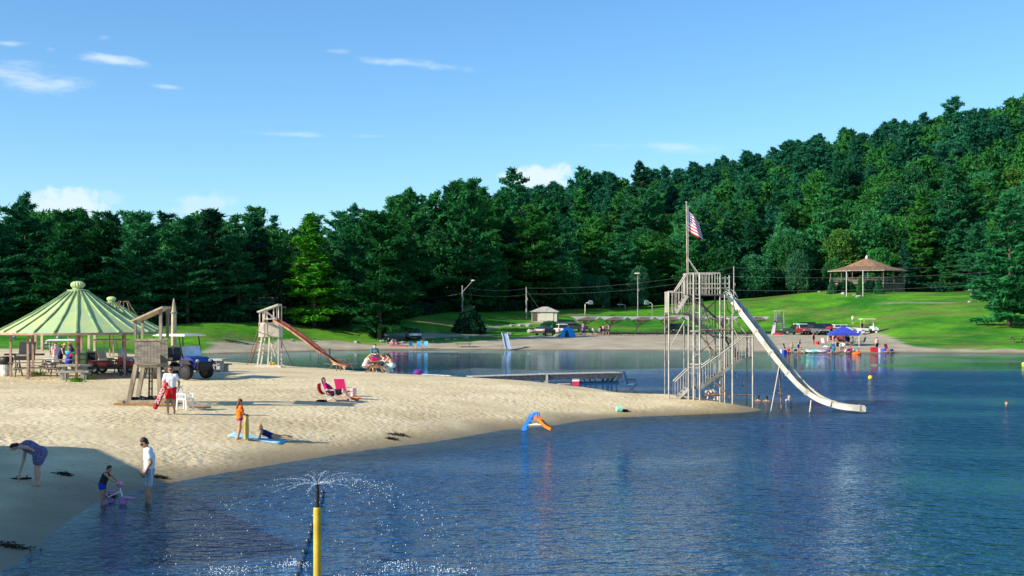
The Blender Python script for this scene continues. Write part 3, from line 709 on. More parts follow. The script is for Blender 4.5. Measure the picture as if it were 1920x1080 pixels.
def person(label, loc, face, ht, J=STAND, skin=SKIN, hair=HAIR_D, wear=(), long_hair=False, fat=1.0, res=None, detail=False, child=False, glasses=False, group=None, hat=None):
    """face: heading in degrees, 0 = towards +X (right in the photo), -90 = towards the camera. wear: (part, material, kind)."""
    o = thing('person', label, 'person', loc, math.radians(face), group); s = ht / 1.75; o.scale = (s, s, s)
    res = (res or .026); hs = 1.18 if child else 1.0
    g = {k: np.array(v, float) for k, v in J.items()}
    up = g['hea'] - g['nek']; up /= np.linalg.norm(up); spine = g['nek'] - g['pel']; fw = J.get('look')
    if fw is None:
        side = g['shL'] - g['shR']; fw = np.cross(side, up); fw /= np.linalg.norm(fw)
    fw = np.array(fw, float); fw /= np.linalg.norm(fw)
    off = np.array([0, .055, 0]) * fat; lat = (g['shL'] - g['shR']); lat /= np.linalg.norm(lat); off = lat * .055 * fat
    def torso(e=0.0): return [(g['pel'] + off, g['che'] + off * 1.2, .105 * fat + e, .115 * fat + e), (g['pel'] - off, g['che'] - off * 1.2, .105 * fat + e, .115 * fat + e), (g['che'], g['nek'] - spine * .08, .11 * fat + e, .075 + e), (g['shL'], g['shR'], .06 + e, .06 + e)]
    def arm(S, e=0.0, f=1.0):
        if f < 1: return [(g['sh' + S], lerp(g['sh' + S], g['el' + S], f), .056 + e, .052 + e)]
        return [(g['sh' + S], g['el' + S], .054 + e, .041 + e), (g['el' + S], g['ha' + S], .041 + e, .027 + e)]
    def thigh(S, e=0.0, f=1.0): return [(g['hi' + S], lerp(g['hi' + S], g['kn' + S], f), .088 * fat + e, (.088 + (.058 - .088) * f) * fat + e)]
    def hips(e=0.0): return [(g['hiL'], g['hiR'], .098 * fat + e, .098 * fat + e), (g['pel'] + off, g['pel'] - off, .10 * fat + e, .10 * fat + e)]
    prims = torso() + hips() + arm('L') + arm('R') + thigh('L') + thigh('R')
    for S in 'LR':
        prims += [(g['kn' + S], lerp(g['kn' + S], g['an' + S], .35), .055 * fat, .056 * fat), (lerp(g['kn' + S], g['an' + S], .35), g['an' + S], .056 * fat, .036)]
        toe = J.get('to' + S)
        if toe is None: d = g['an' + S] - g['kn' + S]; d /= np.linalg.norm(d); f2 = np.array([1., 0, 0]); toe = g['an' + S] + f2 * .15 + np.array([0, 0, -.045])
        heel = g['an' + S] + np.array([-.03, 0, -.035]); prims += [(heel, toe, .037, .028)]
        hd = g['ha' + S] - g['el' + S]; hd /= np.linalg.norm(hd); prims += [(g['ha' + S], g['ha' + S] + hd * .07, .03, .034)]
    hc = g['hea']
    prims += [(g['nek'] - up * .04, hc - up * .06 * hs, .052, .05), (hc - up * .035 * hs + fw * .018, hc + up * .035 * hs, .078 * hs, .092 * hs), (hc + fw * .085 * hs - up * .005, hc + fw * .10 * hs - up * .03, .012, .016)]
    for sg in (-1, 1): e = np.cross(up, fw) * sg; prims.append((hc + e * .088 * hs, hc + e * .095 * hs - up * .03, .016, .014))
    body = surface('body', prims, res, .028)
    if detail:   # five fingers on each hand, rooted in the palm
        mb = MB()
        for S in 'LR':
            hd = g['ha' + S] - g['el' + S]; hd /= np.linalg.norm(hd); wv = np.cross(hd, lat if abs(hd @ lat) < .9 else np.array([0, 0, 1.])); wv /= np.linalg.norm(wv); cv = np.cross(hd, wv); pm = g['ha' + S] + hd * .075
            for i, (o_, L) in enumerate(((-.03, .07), (-.011, .082), (.010, .078), (.030, .06))):
                a = pm + wv * o_; b = a + hd * L * .55 + cv * .012; c = b + hd * L * .35 + cv * .03; mb.tube([a - hd * .02, a, b, c], [.010, .010, .0095, .007], 6)
            a = g['ha' + S] + hd * .03 + wv * .03; mb.tube([a, a + wv * .028 + hd * .03, a + wv * .034 + hd * .065], [.012, .011, .008], 6)
        n0 = len(body.vertices); vs = [tuple(v.co) for v in body.vertices] + mb.v; fs = [tuple(p.vertices) for p in body.polygons] + [tuple(i + n0 for i in f) for f in mb.f]
        body = bpy.data.meshes.new('body'); body.from_pydata(vs, [], fs); body.polygons.foreach_set('use_smooth', [True] * len(body.polygons)); body.update()
    obj('body', body, skin, o)
    hp = [(hc - up * .045 * hs - fw * .016, hc + up * .040 * hs - fw * .006, .083 * hs, .098 * hs)]
    n_ = -fw * .74 + up * .67; n_ /= np.linalg.norm(n_); c0 = hc + up * .006 * hs
    def cut(G, n_=n_, c0=c0): return -((G - c0.astype(np.float32)) @ n_.astype(np.float32)) - .012
    if long_hair:
        hp += [(hc - fw * .05, g['nek'] - fw * .09 - up * .10, .075, .06)]
        def cut(G, n_=n_, c0=c0, fw=fw): return np.minimum(-((G - c0.astype(np.float32)) @ n_.astype(np.float32)) - .012, ((G - (hc - fw * .045).astype(np.float32)) @ fw.astype(np.float32)))
    obj('hair', surface('hair', hp, min(res, .022), .03, cut), hair, o)
    if detail:
        e = np.cross(up, fw)
        if glasses:
            mb = MB(); mb.tube([hc - e * .09 + up * .012, hc - e * .06 + fw * .083 + up * .012, hc + fw * .10 + up * .012, hc + e * .06 + fw * .083 + up * .012, hc + e * .09 + up * .012], [.006, .02, .017, .02, .006], 6); obj('sunglasses', mb, BLACK_C, o)
        else:
            for sg in (-1, 1): mb = MB(); mb.ball(tuple(hc + fw * .083 * hs + e * .034 * sg + up * .012), .012, 6); obj('eye', mb, BLACK_C, o)
        mb = MB(); mb.tube([hc + fw * .080 - e * .022 - up * .052, hc + fw * .090 - up * .055, hc + fw * .080 + e * .022 - up * .052], .006, 5); obj('mouth', mb, MATS.get('lips') or mat('lips', (.35, .10, .08), .5), o)
    for pn, m, kind in wear:
        e = .016
        if kind == 'tee': q = torso(e) + hips(e * .8) + arm('L', e + .006, .55) + arm('R', e + .006, .55)
        elif kind == 'open_shirt': q = torso(e) + hips(e) + arm('L', e + .006, .8) + arm('R', e + .006, .8)
        elif kind == 'tank': q = torso(e)[:3] + hips(e * .7)
        elif kind == 'swimsuit': q = torso(e * .8)[:3] + hips(e * .8)
        elif kind == 'shorts': q = hips(e + .006) + thigh('L', e + .014, .75) + thigh('R', e + .014, .75)
        elif kind == 'short_shorts': q = hips(e) + thigh('L', e + .006, .38) + thigh('R', e + .006, .38)
        elif kind == 'briefs': q = hips(e)
        elif kind == 'top': q = torso(e * .7)[1:3] + [torso(e * .7)[0]]; q = [(lerp(a, b, .55), b, ra, rb) for a, b, ra, rb in q[:2]]; q = [q[0], q[1]]
        elif kind == 'swim_dress': q = hips(e + .03) + thigh('L', e + .035, .5) + thigh('R', e + .035, .5)
        elif kind == 'dress': q = torso(e)[:3] + hips(e + .02) + thigh('L', e + .05, .6) + thigh('R', e + .05, .6)
        elif kind == 'skirt': q = hips(e + .02) + [(g['hiL'], lerp(g['hiL'], g['anL'], .02), .10, .10), (g['hiL'], g['knL'], .115 * fat, .14), (g['hiR'], g['knR'], .115 * fat, .14), (g['knL'], lerp(g['knL'], g['anL'], .8), .13, .12), (g['knR'], lerp(g['knR'], g['anR'], .8), .13, .12)]
        obj(pn, surface(pn, q, res, .035 if kind != 'skirt' else .09), m, o)
    if hat:
        mb = MB(); mb.lathe([(.02, .115), (.08, .11), (.10, .03), (.21, .015), (.215, .005), (.10, .0)], tuple(hc + up * .035), 14); obj('hat', mb, hat, o, smooth=True)
    return o

# ------------------------------------------------------------------ common materials
WOOD = mat('weathered_wood', (.33, .27, .19), .85, .25, 4, stretch=(1, 1, .25), bump=.2); WOOD_G = mat('grey_wood', (.24, .21, .17), .85, .25, 5, stretch=(.5, 2, 2)); WOOD_D = mat('dark_table_wood', (.085, .07, .055), .8, .25, 5); WOOD_P = mat('pale_wood', (.50, .41, .27), .8, .2, 5, stretch=(1, 1, .3))
STEEL = mat('galvanised_steel', (.30, .28, .24), .5, .2, 3, metal=.35); STEEL_P = mat('pale_painted_steel', (.47, .43, .36), .5, .15, 2.5); RUST = mat('rusty_steel', (.23, .15, .10), .8, .4, 5); DECKM = mat('dark_grating', (.10, .095, .085), .8, .3, 6)
CONC = mat('concrete', (.42, .39, .33), .9, .15, 4, bump=.2); BLACK = mat('black_plastic', (.012, .012, .014), .5, .1, 4); RUBBER = mat('tyre_rubber', (.015, .015, .016), .9, .1, 8); WHITE_P = mat('white_plastic', (.78, .77, .73), .4, .05, 4); CHROME = mat('chrome', (.6, .6, .62), .2, .05, 4, metal=1)
GLASSY = mat('dark_glass', (.02, .03, .035), .08, .1, 3, spec=.8); SCREEN = mat('clear_windshield', (.55, .62, .72), .15, .15, 2, spec=.8); REDP = mat('red_paint', (.55, .012, .015), .35, .08, 4, spec=.6); BLUEP = mat('blue_paint', (.012, .03, .42), .3, .08, 4, spec=.6); CREAM = mat('cream_vinyl', (.72, .65, .48), .5, .08, 5); ROCK = mat('granite', (.34, .32, .29), .9, .25, 3, bump=.4)
LAMP = mat('lamp_lens', (.75, .72, .62), .15, .05, 4, spec=.8)

# ------------------------------------------------------------------ furniture builders
def picnic_table(loc, rz, label, wood=WOOD_G, L=1.9, group='picnic tables on the near beach', scale=1.0, name='picnic_table'):
    o = thing(name, label, 'picnic table', loc, rz, group); o.scale = (scale,) * 3
    for i in range(5): bar('plank', (-L / 2, -.30 + .15 * i, .74), (L / 2, -.30 + .15 * i, .74), .135, .04, wood, o)
    for sg in (-1, 1):
        for k in (0, 1): bar('plank', (-L / 2, sg * (.62 + .145 * k), .44), (L / 2, sg * (.62 + .145 * k), .44), .13, .04, wood, o)
    for x in (-L * .34, L * .34):
        for sg in (-1, 1): bar('leg', (x, sg * .14, .72), (x, sg * .62, 0), .04, .10, wood, o)
        bar('crossbeam', (x, -.74, .40), (x, .74, .40), .04, .09, wood, o)
    return o
def boulder(loc, r, label, seed, group='boulders along the lawn edge', sq=.65):
    mb = MB(); rr = random.Random(seed); mb.ball((0, 0, 0), 1, 10); out = []
    ph = [rr.uniform(0, 6) for _ in range(6)]
    for x, y, z in mb.v:
        k = 1 + .16 * math.sin(3 * x + ph[0]) + .14 * math.sin(4 * y + ph[1]) + .12 * math.sin(5 * z + ph[2] + 2 * x) + rr.uniform(-.05, .05); out.append((x * k * r * 1.25, y * k * r, max(-.3, z * k * sq) * r + r * .2))
    mb.v = out; o = obj('boulder', mb, ROCK, None, loc, rr.uniform(0, 6.28)); return tag(o, label, 'boulder', group)
def wheel(parent, c, r, w, rim=CHROME):
    mb = MB(); n = 14; prof = [(r * .62, -w / 2), (r * .93, -w / 2), (r, -w * .3), (r, w * .3), (r * .93, w / 2), (r * .62, w / 2)]
    mb.lathe(prof, (0, 0, 0), n); mb.v = [(x + c[0], z + c[1], y + c[2]) for x, y, z in mb.v]
    t = obj('wheel', mb, RUBBER, parent, smooth=False)
    m2 = MB(); m2.lathe([(r * .15, -w * .54), (r * .6, -w * .50), (r * .6, w * .50), (r * .15, w * .54)], (0, 0, 0), 10); m2.v = [(x + c[0], z + c[1], y + c[2]) for x, y, z in m2.v]; obj('rim', m2, rim, t)
    return t
def side_profile(mb, poly, y0, y1):
    """extrude an X-Z outline across the width"""
    return mb.prism([(x, y0, z) for x, z in poly], (0, y1 - y0, 0))
def suv(label, loc, deg, paint, group=None, name='parked_car', Lc=4.6, H=1.72, roofm=None, spare=False):
    o = thing(name, label, 'car', loc, math.radians(deg), group); h = Lc / 2; W = .92
    b = MB(); b.prism([(-h, -W, .42), (h, -W, .42), (h + .02, -W, .72), (h * .96, -W, .98), (h * .42, -W, 1.08), (-h * .96, -W, 1.10), (-h - .02, -W, .80)], (0, 2 * W, 0)); obj('body', b, paint, o)
    c = MB(); vs = []
    for y, t in ((-1, 0), (1, 0)): pass
    lo = [(-h * .95, 1.08), (h * .42, 1.08)]; hi = [(-h * .80, H), (h * .12, H)]
    for (x0, z0), wy in ((lo[0], W * .97), (lo[1], W * .97), (hi[1], W * .80), (hi[0], W * .80)): vs += [(x0, -wy, z0), (x0, wy, z0)]
    c.add(vs, [(0, 2, 4, 6), (1, 7, 5, 3), (0, 1, 3, 2), (2, 3, 5, 4), (4, 5, 7, 6), (6, 7, 1, 0)]); obj('cabin', c, roofm or paint, o)
    def pane(q, th=.015): m = MB(); m.sheet(q, th); obj('window', m, GLASSY, o)
    zt = H - .10; wl = W * .955; wh = W * .83
    fx = lambda z, a, bb: a + (bb - a) * (z - 1.08) / (H - 1.08)
    for sg in (1, -1):
        for x0, x1 in ((-.86, -.42), (-.38, .02), (.06, .36)):
            xa, xb = x0 * h, x1 * h; ta, tb = max(xa, fx(zt, -h * .95, -h * .80) + .12), min(xb, fx(zt, h * .42, h * .12) - .06)
            q = [(xa, sg * (wl + .012), 1.13), (xb, sg * (wl + .012), 1.13), (tb, sg * (wh + .012), zt), (ta, sg * (wh + .012), zt)]; pane(q if sg < 0 else q[::-1])
    pane([(h * .405 + .02, -.80, 1.12), (h * .405 + .02, .80, 1.12), (fx(zt, h * .42, h * .12) + .02, .68, zt), (fx(zt, h * .42, h * .12) + .02, -.68, zt)])
    pane([(-h * .945 - .02, .80, 1.14), (-h * .945 - .02, -.80, 1.14), (fx(zt, -h * .95, -h * .80) - .02, -.68, zt), (fx(zt, -h * .95, -h * .80) - .02, .68, zt)])
    for x in (-h * .62, h * .64):
        for sg in (-1, 1): wheel(o, (x, sg * W * .93, .36), .36, .24)
    for sg in (-1, 1):
        m = MB(); m.box((h + .005, sg * .68, .80), (.06, .36, .16)); obj('headlight', m, LAMP, o); m = MB(); m.box((-h - .01, sg * .76, .86), (.05, .22, .24)); obj('taillight', m, REDP, o)
        m = MB(); m.box((h * .30, sg * (W + .10), 1.14), (.12, .20, .14)); obj('mirror', m, BLACK, o)
    m = MB(); m.box((h + .01, 0, .80), (.05, .86, .18)); obj('grille', m, CHROME, o); m = MB(); m.box((h + .02, 0, .52), (.12, 1.8, .20)); obj('bumper', m, BLACK, o); m = MB(); m.box((-h - .02, 0, .52), (.12, 1.8, .20)); obj('bumper', m, BLACK, o)
    if spare: wheel(o, (-h - .18, 0, .98), .34, .2).rotation_euler = (0, 0, 0)
    return o
def cart(label, loc, deg, paint, roof, group=None, kind='golf', name='golf_cart', seat=CREAM, scale=1.0, wr=.26, cat='golf cart'):
    """+X is forward"""
    o = thing(name, label, cat, loc, math.radians(deg), group); o.scale = (scale,) * 3
    utv = kind == 'utv'; W = .62 if not utv else .74; z0 = .36 if not utv else .50; wr = wr if not utv else .37; h = 1.2 if not utv else 1.42
    m = MB(); m.box((0, 0, z0), (2 * h * .92, W * 1.5, .16)); obj('chassis', m, BLACK, o)
    m = MB(); m.prism([(h * .38, -W * .82, z0 + .05), (h * .98, -W * .82, z0 + .05), (h * 1.04, -W * .82, z0 + .28), (h * .78, -W * .82, z0 + .52), (h * .42, -W * .82, z0 + .58)], (0, W * 1.64, 0)); obj('hood', m, paint, o)
    if utv:
        for sg in (-1, 1):
            m = MB(); m.prism([(h * .42, sg * W * 1.0 - .09, z0 + .25), (h * .98, sg * W * 1.0 - .09, z0 + .20), (h * .86, sg * W * 1.0 - .09, z0 + .40), (h * .50, sg * W * 1.0 - .09, z0 + .42)], (0, .18, 0)); obj('fender', m, BLACK, o)
        m = MB(); m.box((-h * .62, 0, z0 + .36), (h * .78, W * 2, .08)); 
        for sg in (-1, 1): m.box((-h * .62, sg * W, z0 + .50), (h * .78, .05, .26))
        m.box((-h * 1.0, 0, z0 + .50), (.05, W * 2, .26)); m.box((-h * .24, 0, z0 + .50), (.05, W * 2, .26)); obj('cargo_bed', m, BLACK, o)
        m = MB(); m.box((h * 1.04, 0, z0 + .16), (.08, W * 1.1, .22)); obj('grille', m, BLACK, o)
        m = MB(); m.tube([(h * 1.10, -W * .8, z0), (h * 1.12, -W * .8, z0 + .3), (h * 1.12, W * .8, z0 + .3), (h * 1.10, W * .8, z0)], .03, 6); obj('bumper', m, BLACK, o)
    else:
        m = MB(); m.prism([(-h * .98, -W * .9, z0 + .06), (-h * .10, -W * .9, z0 + .06), (-h * .10, -W * .9, z0 + .30), (-h * .30, -W * .9, z0 + .38), (-h * .98, -W * .9, z0 + .36)], (0, W * 1.8, 0)); obj('rear_body', m, paint, o)
    sx = -h * .12 if utv else -h * .28
    for sg in (-1, 1):
        m = MB(); m.box((sx, sg * W * .42, z0 + .44), (.46, W * .72, .13)); obj('seat', m, seat, o); m = MB(); m.beam((sx - .24, sg * W * .42, z0 + .48), (sx - .34, sg * W * .42, z0 + .94), W * .70, .12); obj('backrest', m, seat, o)
    zr = 1.86 if not utv else 2.02; m = MB(); rl = (h * .92, h * .62) if not utv else (h * .72, h * .62)
    m.box((-.05, 0, zr), (rl[0] + rl[1], W * 1.95, .05), 0, 1.0); m.box((-.05, 0, zr + .045), (rl[0] + rl[1] - .2, W * 1.7, .04), 0, .96); obj('roof', m, roof, o)
    fr = BLACK if utv else STEEL_P
    for sg in (-1, 1): rod('roof_pillar', (h * .50, sg * W * .86, z0 + .5), (h * .36, sg * W * .9, zr - .02), .026, fr, o); rod('roof_pillar', (-h * .60 if not utv else -h * .26, sg * W * .86, z0 + .34), (-h * .60 if not utv else -h * .32, sg * W * .9, zr - .02), .026, fr, o)
    m = MB(); m.sheet([(h * .50 + .03, -W * .80, z0 + .56), (h * .50 + .03, W * .80, z0 + .56), (h * .42 + .03, W * .82, z0 + 1.02), (h * .42 + .03, -W * .82, z0 + 1.02)], .02); obj('windshield', m, SCREEN, o)
    m = MB(); c = (h * .26, W * .4, z0 + .78); m.tube([(c[0] + .05 * math.sin(t), c[1] + .17 * math.cos(t), c[2] + .16 * math.sin(t)) for t in [i * math.pi / 5 for i in range(11)]], .018, 5); obj('steering_wheel', m, BLACK, o)
    for x in (-h * .66, h * .68):
        for sg in (-1, 1): wheel(o, (x, sg * W * .92, wr), wr, .24 if utv else .2, BLACK if utv else WHITE_P)
    for sg in (-1, 1): m = MB(); m.ball((h * .99, sg * W * .58, z0 + .36), .085, 8, (.6, 1.3, 1)); obj('headlight', m, LAMP, o)
    return o
def beach_chair(loc, deg, fabric, frame, label, cat='beach chair', high=1.0, group=None, name='beach_chair', arms=True, sh=.30):
    o = thing(name, label, cat, loc, math.radians(deg), group); o.scale = (high,) * 3; e = sh - .30
    m = MB(); m.sheet([(-.22, -.27, .30 + e), (.24, -.27, .34 + e), (.24, .27, .34 + e), (-.22, .27, .30 + e)], .02); obj('seat', m, fabric, o)
    m = MB(); m.sheet([(-.24, .27, .32 + e), (-.24, -.27, .32 + e), (-.50 + e * .8, -.27, .98 + e * .7), (-.50 + e * .8, .27, .98 + e * .7)], .02); obj('backrest', m, fabric, o)
    for sg in (-1, 1):
        rod('leg', (-.24, sg * .29, .02), (.26, sg * .29, .34 + e), .014, frame, o); rod('leg', (.24, sg * .29, .02), (-.24, sg * .29, .32 + e), .014, frame, o); rod('back_post', (-.22, sg * .29, .28 + e), (-.51 + e * .8, sg * .29, 1.0 + e * .7), .014, frame, o)
        if arms: bar('armrest', (-.34, sg * .30, .56 + e), (.18, sg * .30, .55 + e), .05, .025, frame, o); rod('arm_post', (.18, sg * .30, .55 + e), (.18, sg * .29, .32 + e), .012, frame, o)
    rod('top_rail', (-.51 + e * .8, -.29, 1.0 + e * .7), (-.51 + e * .8, .29, 1.0 + e * .7), .014, frame, o)
    return o

# ================================================================== near beach
GREEN_R = mat('green_roof_metal', (.50, .58, .24), .5, .12, 1.2, spec=.4, second=(.37, .52, .29)); GREEN_D = mat('green_rib_metal', (.30, .42, .19), .5, .2, 2); PINKP = mat('faded_red_post', (.40, .25, .20), .8, .2, 3)
def pavilion(label, loc, rot, finial_label=None):
    o = thing('round_pavilion', label, 'pavilion', loc, rot, 'green roofed round pavilions')
    n = 24; R, ze, rc, zc = 4.09, 2.42, .42, 4.62
    for i in range(n):
        a0, a1 = 2 * math.pi * i / n, 2 * math.pi * (i + 1) / n; am = (a0 + a1) / 2; m = MB(); vs = []
        for t in (0, .5, 1):
            r = R + (rc - R) * t; z = ze + (zc - ze) * t - .10 * math.sin(math.pi * t)
            for k, a in enumerate((a0 + .012, a1 - .012)):
                for dz in (0, -.05): vs.append((r * math.cos(a), r * math.sin(a), z + dz))
        f = []
        for k in (0, 1):
            b = 4 * k; f += [(b, b + 2, b + 6, b + 4), (b + 1, b + 5, b + 7, b + 3), (b, b + 4, b + 5, b + 1), (b + 2, b + 3, b + 7, b + 6)]
        f += [(0, 1, 3, 2), (8, 10, 11, 9)]; m.add(vs, f); p = obj('roof_panel', m, GREEN_R, o)
        m = MB(); pts = [((R + .02 + (rc - R) * t) * math.cos(a0), (R + .02 + (rc - R) * t) * math.sin(a0), ze + (zc - ze) * t - .10 * math.sin(math.pi * t) + .02) for t in (0, .25, .5, .75, 1)]
        for q0, q1 in zip(pts[:-1], pts[1:]): m.beam(q0, q1, .07, .10)
        obj('roof_rib', m, GREEN_D, o)
    m = MB(); m.lathe([(R - .10, ze - .12), (R + .03, ze - .12), (R + .03, ze - .02), (R - .10, ze - .02)], (0, 0, 0), 48); obj('eave_ring', m, PINKP, o)
    m = MB(); m.lathe([(.36, zc - .05), (.56, zc - .03), (.56, zc + .05), (.30, zc + .09), (.22, zc + .16)], (0, 0, 0), 24); obj('collar', m, GREEN_D, o, smooth=False)
    m = MB(); nn = 32; prof = [(.16, .10), (.26, .15), (.35, .25), (.37, .34), (.33, .43), (.22, .50), (.05, .53)]; m.lathe(prof, (0, 0, zc), nn)
    m.v = [(x * (1.04 if (i % nn) % 2 else .93), y * (1.04 if (i % nn) % 2 else .93), z) for i, (x, y, z) in enumerate(m.v)]; obj('finial', m, GREEN_R, o)
    for i in range(8):
        a = 2 * math.pi * (i + .33) / 8; x, y = 3.35 * math.cos(a), 3.35 * math.sin(a); bar('post', (x, y, -.1), (x, y, ze + .22), .11, .11, PINKP, o); bar('rafter', (x, y, ze + .26), (.2 * math.cos(a), .2 * math.sin(a), zc - .3), .08, .12, WOOD, o)
    return o
gp = on(146, 66); gp.z = 1.46
g1 = pavilion('nearer round pavilion with large green ribbed conical roof over picnic tables', gp, math.radians(-90 + 3.6))
gq = on(209, 101); gq.z = 1.15; dup(g1, gq, .1, 'second round pavilion whose green roof shows behind the nearer one')
o = thing('parasol_frame', 'brown folded parasol frame with drooping ribs behind the green roof', 'parasol frame', on(232, 88)); zt = 4.8 + 24 * 88 / 2300 - o.location.z
rod('pole', (0, 0, -.2), (0, 0, zt), .04, RUST, o)
for i in range(10):
    a = i * .628; m = MB(); m.tube([(0, 0, zt), (.35 * math.cos(a), .35 * math.sin(a), zt + .05), (.62 * math.cos(a), .62 * math.sin(a), zt - .55)], [.035, .03, .05], 5); obj('rib', m, RUST, o)
m = MB(); m.tube([(.3, 0, zt + .02), (1.25, -.2, zt - 1.3)], .03, 5); obj('stay', m, RUST, o)

# --- things under and around the pavilion
picnic_table(at(68, 706), math.radians(4), 'long grey picnic table at the left front post of the green pavilion', L=2.7)
picnic_table(on(112, 69), math.radians(-3), 'grey picnic table in the middle under the green pavilion, before the hatted woman', L=2.6)
picnic_table(at(205, 704) , math.radians(2), 'dark picnic table in front of the red golf cart', WOOD_D, L=2.3)
picnic_table(on(240, 70), math.radians(8), 'dark picnic table at the right rear of the green pavilion, right of the red cart', WOOD_D, L=1.9)
def block_table(loc, rz, label):
    o = thing('concrete_table', label, 'table', loc, rz, 'concrete tables on the sand'); 
    m = MB(); m.box((0, 0, .72), (1.7, .95, .10), 0, .97); obj('tabletop', m, CONC, o)
    for x in (-.5, .5): m = MB(); m.box((x, 0, .33), (.22, .55, .66)); obj('pedestal', m, CONC, o)
    for sg in (-1, 1):
        m = MB(); m.box((0, sg * .82, .42), (1.6, .34, .09)); obj('bench_slab', m, CONC, o)
        for x in (-.5, .5): m = MB(); m.box((x, sg * .82, .18), (.18, .26, .37)); obj('bench_foot', m, CONC, o)
    return o
block_table(at(140, 711), math.radians(12), 'low concrete table on sand in front of the green pavilion, weeds at its feet')
block_table(at(398, 697), math.radians(-12), 'concrete table standing alone right of the blue utility cart')
o = thing('trash_can', 'pale metal trash can lined with a black bag at the pavilion edge', 'trash can', at(12, 705)); m = MB(); m.lathe([(.27, 0), (.30, .05), (.30, .78), (.32, .82), (.28, .84)], n=18); obj('bin_body', m, mat('zinc', (.55, .57, .55), .45, .15, 5, metal=.3), o, smooth=False); m = MB(); m.lathe([(.325, .62), (.36, .80), (.37, .96), (.30, 1.04), (.12, 1.05)], n=14); obj('bin_bag', m, BLACK, o, smooth=True)
for sg in (-1, 1): rod('handle', (.31 * sg, -.08, .6), (.31 * sg, .08, .6), .02, STEEL, o)
o = thing('barbecue_grill', 'big black barbecue grill with lid up and side shelves behind the front post', 'grill', on(46, 69.5), math.radians(-90))
m = MB(); m.box((0, 0, .88), (.60, .95, .36)); obj('firebox', m, BLACK, o); m = MB(); m.prism([(-.30, -.45, 1.06), (-.30, .45, 1.06), (-.42, .45, 1.72), (-.42, -.45, 1.72)], (-.12, 0, 0)); obj('lid', m, BLACK, o)
for sg in (-1, 1): m = MB(); m.box((0, sg * .78, 1.02), (.5, .55, .10)); obj('side_shelf', m, BLACK, o)
for x in (-.25, .25):
    for y in (-.4, .4): rod('leg', (x, y, 0), (x, y, .72), .03, BLACK, o)
m = MB(); m.box((.32, 0, .98), (.04, .7, .10)); obj('control_panel', m, STEEL, o)
GREENP = mat('green_bin_plastic', (.10, .18, .09), .6, .15, 4)
for px, Y, label, mm_ in [(150, 70.5, 'pale green wheeled bin beside the pavilion centre post', GREENP), (170, 71.5, 'nearly black wheeled bin right of the green one', mat('dark_bin', (.02, .028, .022), .6, .1, 4))]:
    o = thing('wheeled_bin', label, 'bin', on(px, Y), -1.4, 'wheeled bins under the pavilion'); m = MB(); m.box((0, 0, .58), (.62, .66, 1.0), 0, 1.12); obj('bin_body', m, mm_, o); m = MB(); m.box((0, 0, 1.12), (.78, .80, .08), 0, .92); obj('lid', m, mm_, o)
    for sg in (-1, 1): wheel(o, (-.28, sg * .3, .12), .12, .06)
cart('red golf cart with cream seats and cream canopy parked under the pavilion', on(211, 68.5), -4, REDP, WHITE_P, 'utility vehicles on the beach', scale=1.0)
cart('cream golf cart with black seats parked behind the hatted woman', on(118, 74), 12, WHITE_P, WHITE_P, 'utility vehicles on the beach', seat=BLACK, scale=.95, wr=.3)
cart('blue two seat utility cart with white canopy and black bumper facing the lake', on(338, 64), -27, mat('deep_blue_paint', (.008, .018, .21), .3, .08, 4, spec=.6), WHITE_P, 'utility vehicles on the beach', kind='utv', name='utility_cart', seat=BLACK, cat='utility cart', scale=1.12)
p = on(326, 70); o = thing('wooden_post', 'tall pale wooden post with pointed tip behind the blue utility cart', 'post', p); h_ = height_to(0, 560, p)
m = MB(); m.tube([(0, 0, -.2), (0, 0, h_ * .82), (0, 0, h_ * .86), (0, 0, h_)], [.17, .15, .12, .04], 8); obj('shaft', m, WOOD_P, o); m = MB(); m.lathe([(.17, h_ * .80), (.19, h_ * .80), (.19, h_ * .82), (.17, h_ * .82)], n=10); obj('band', m, STEEL, o)
bent = pose(pel=(0, 0, .95), che=(.10, 0, 1.26), nek=(.18, 0, 1.43), hea=(.25, 0, 1.57), shL=(.14, .18, 1.38), shR=(.14, -.18, 1.38), elL=(.20, .22, 1.10), elR=(.20, -.22, 1.10), haL=(.40, .14, .98), haR=(.40, -.14, .98))
person('person in straw sun hat, navy swimsuit and dark shorts under the green pavilion', on(113, 70.6), 10, 1.68, bent, SKIN, HAIR_BL, [('swimsuit', NAVY_C, 'tank'), ('shorts', BLACK_C, 'short_shorts')], fat=1.15, hat=mat('straw', (.62, .46, .20), .9, .15, 20))
person('person with brown hair in a purple top gathering bright towels beside the hatted one', on(138, 71), 170, 1.66, bent, TAN, HAIR_B, [('top', PURP_C, 'tank'), ('shorts', BLUE_C, 'shorts')], long_hair=True)
person('person in a grey pink top standing behind the straw hat', on(104, 72.5), -60, 1.66, STAND, SKIN, HAIR_B, [('top', PINK_C, 'tee'), ('shorts', WHITE_C, 'shorts')])
o = thing('towel_bundle', 'bundle of bright blue and magenta towels held under the pavilion', 'towel bundle', on(133, 70.6, .98)); 
for i, (m_, dx, dz) in enumerate([(cloth('sky_blue_cloth', (.05, .40, .75)), -.08, .10), (MAG_C, .10, 0), (BLUE_C, -.1, -.35)]): m = MB(); m.ball((dx, -.1, dz), .2, 10, (1, .7, .75 if i < 2 else 1.6)); obj('towel', m, m_, o, smooth=True)

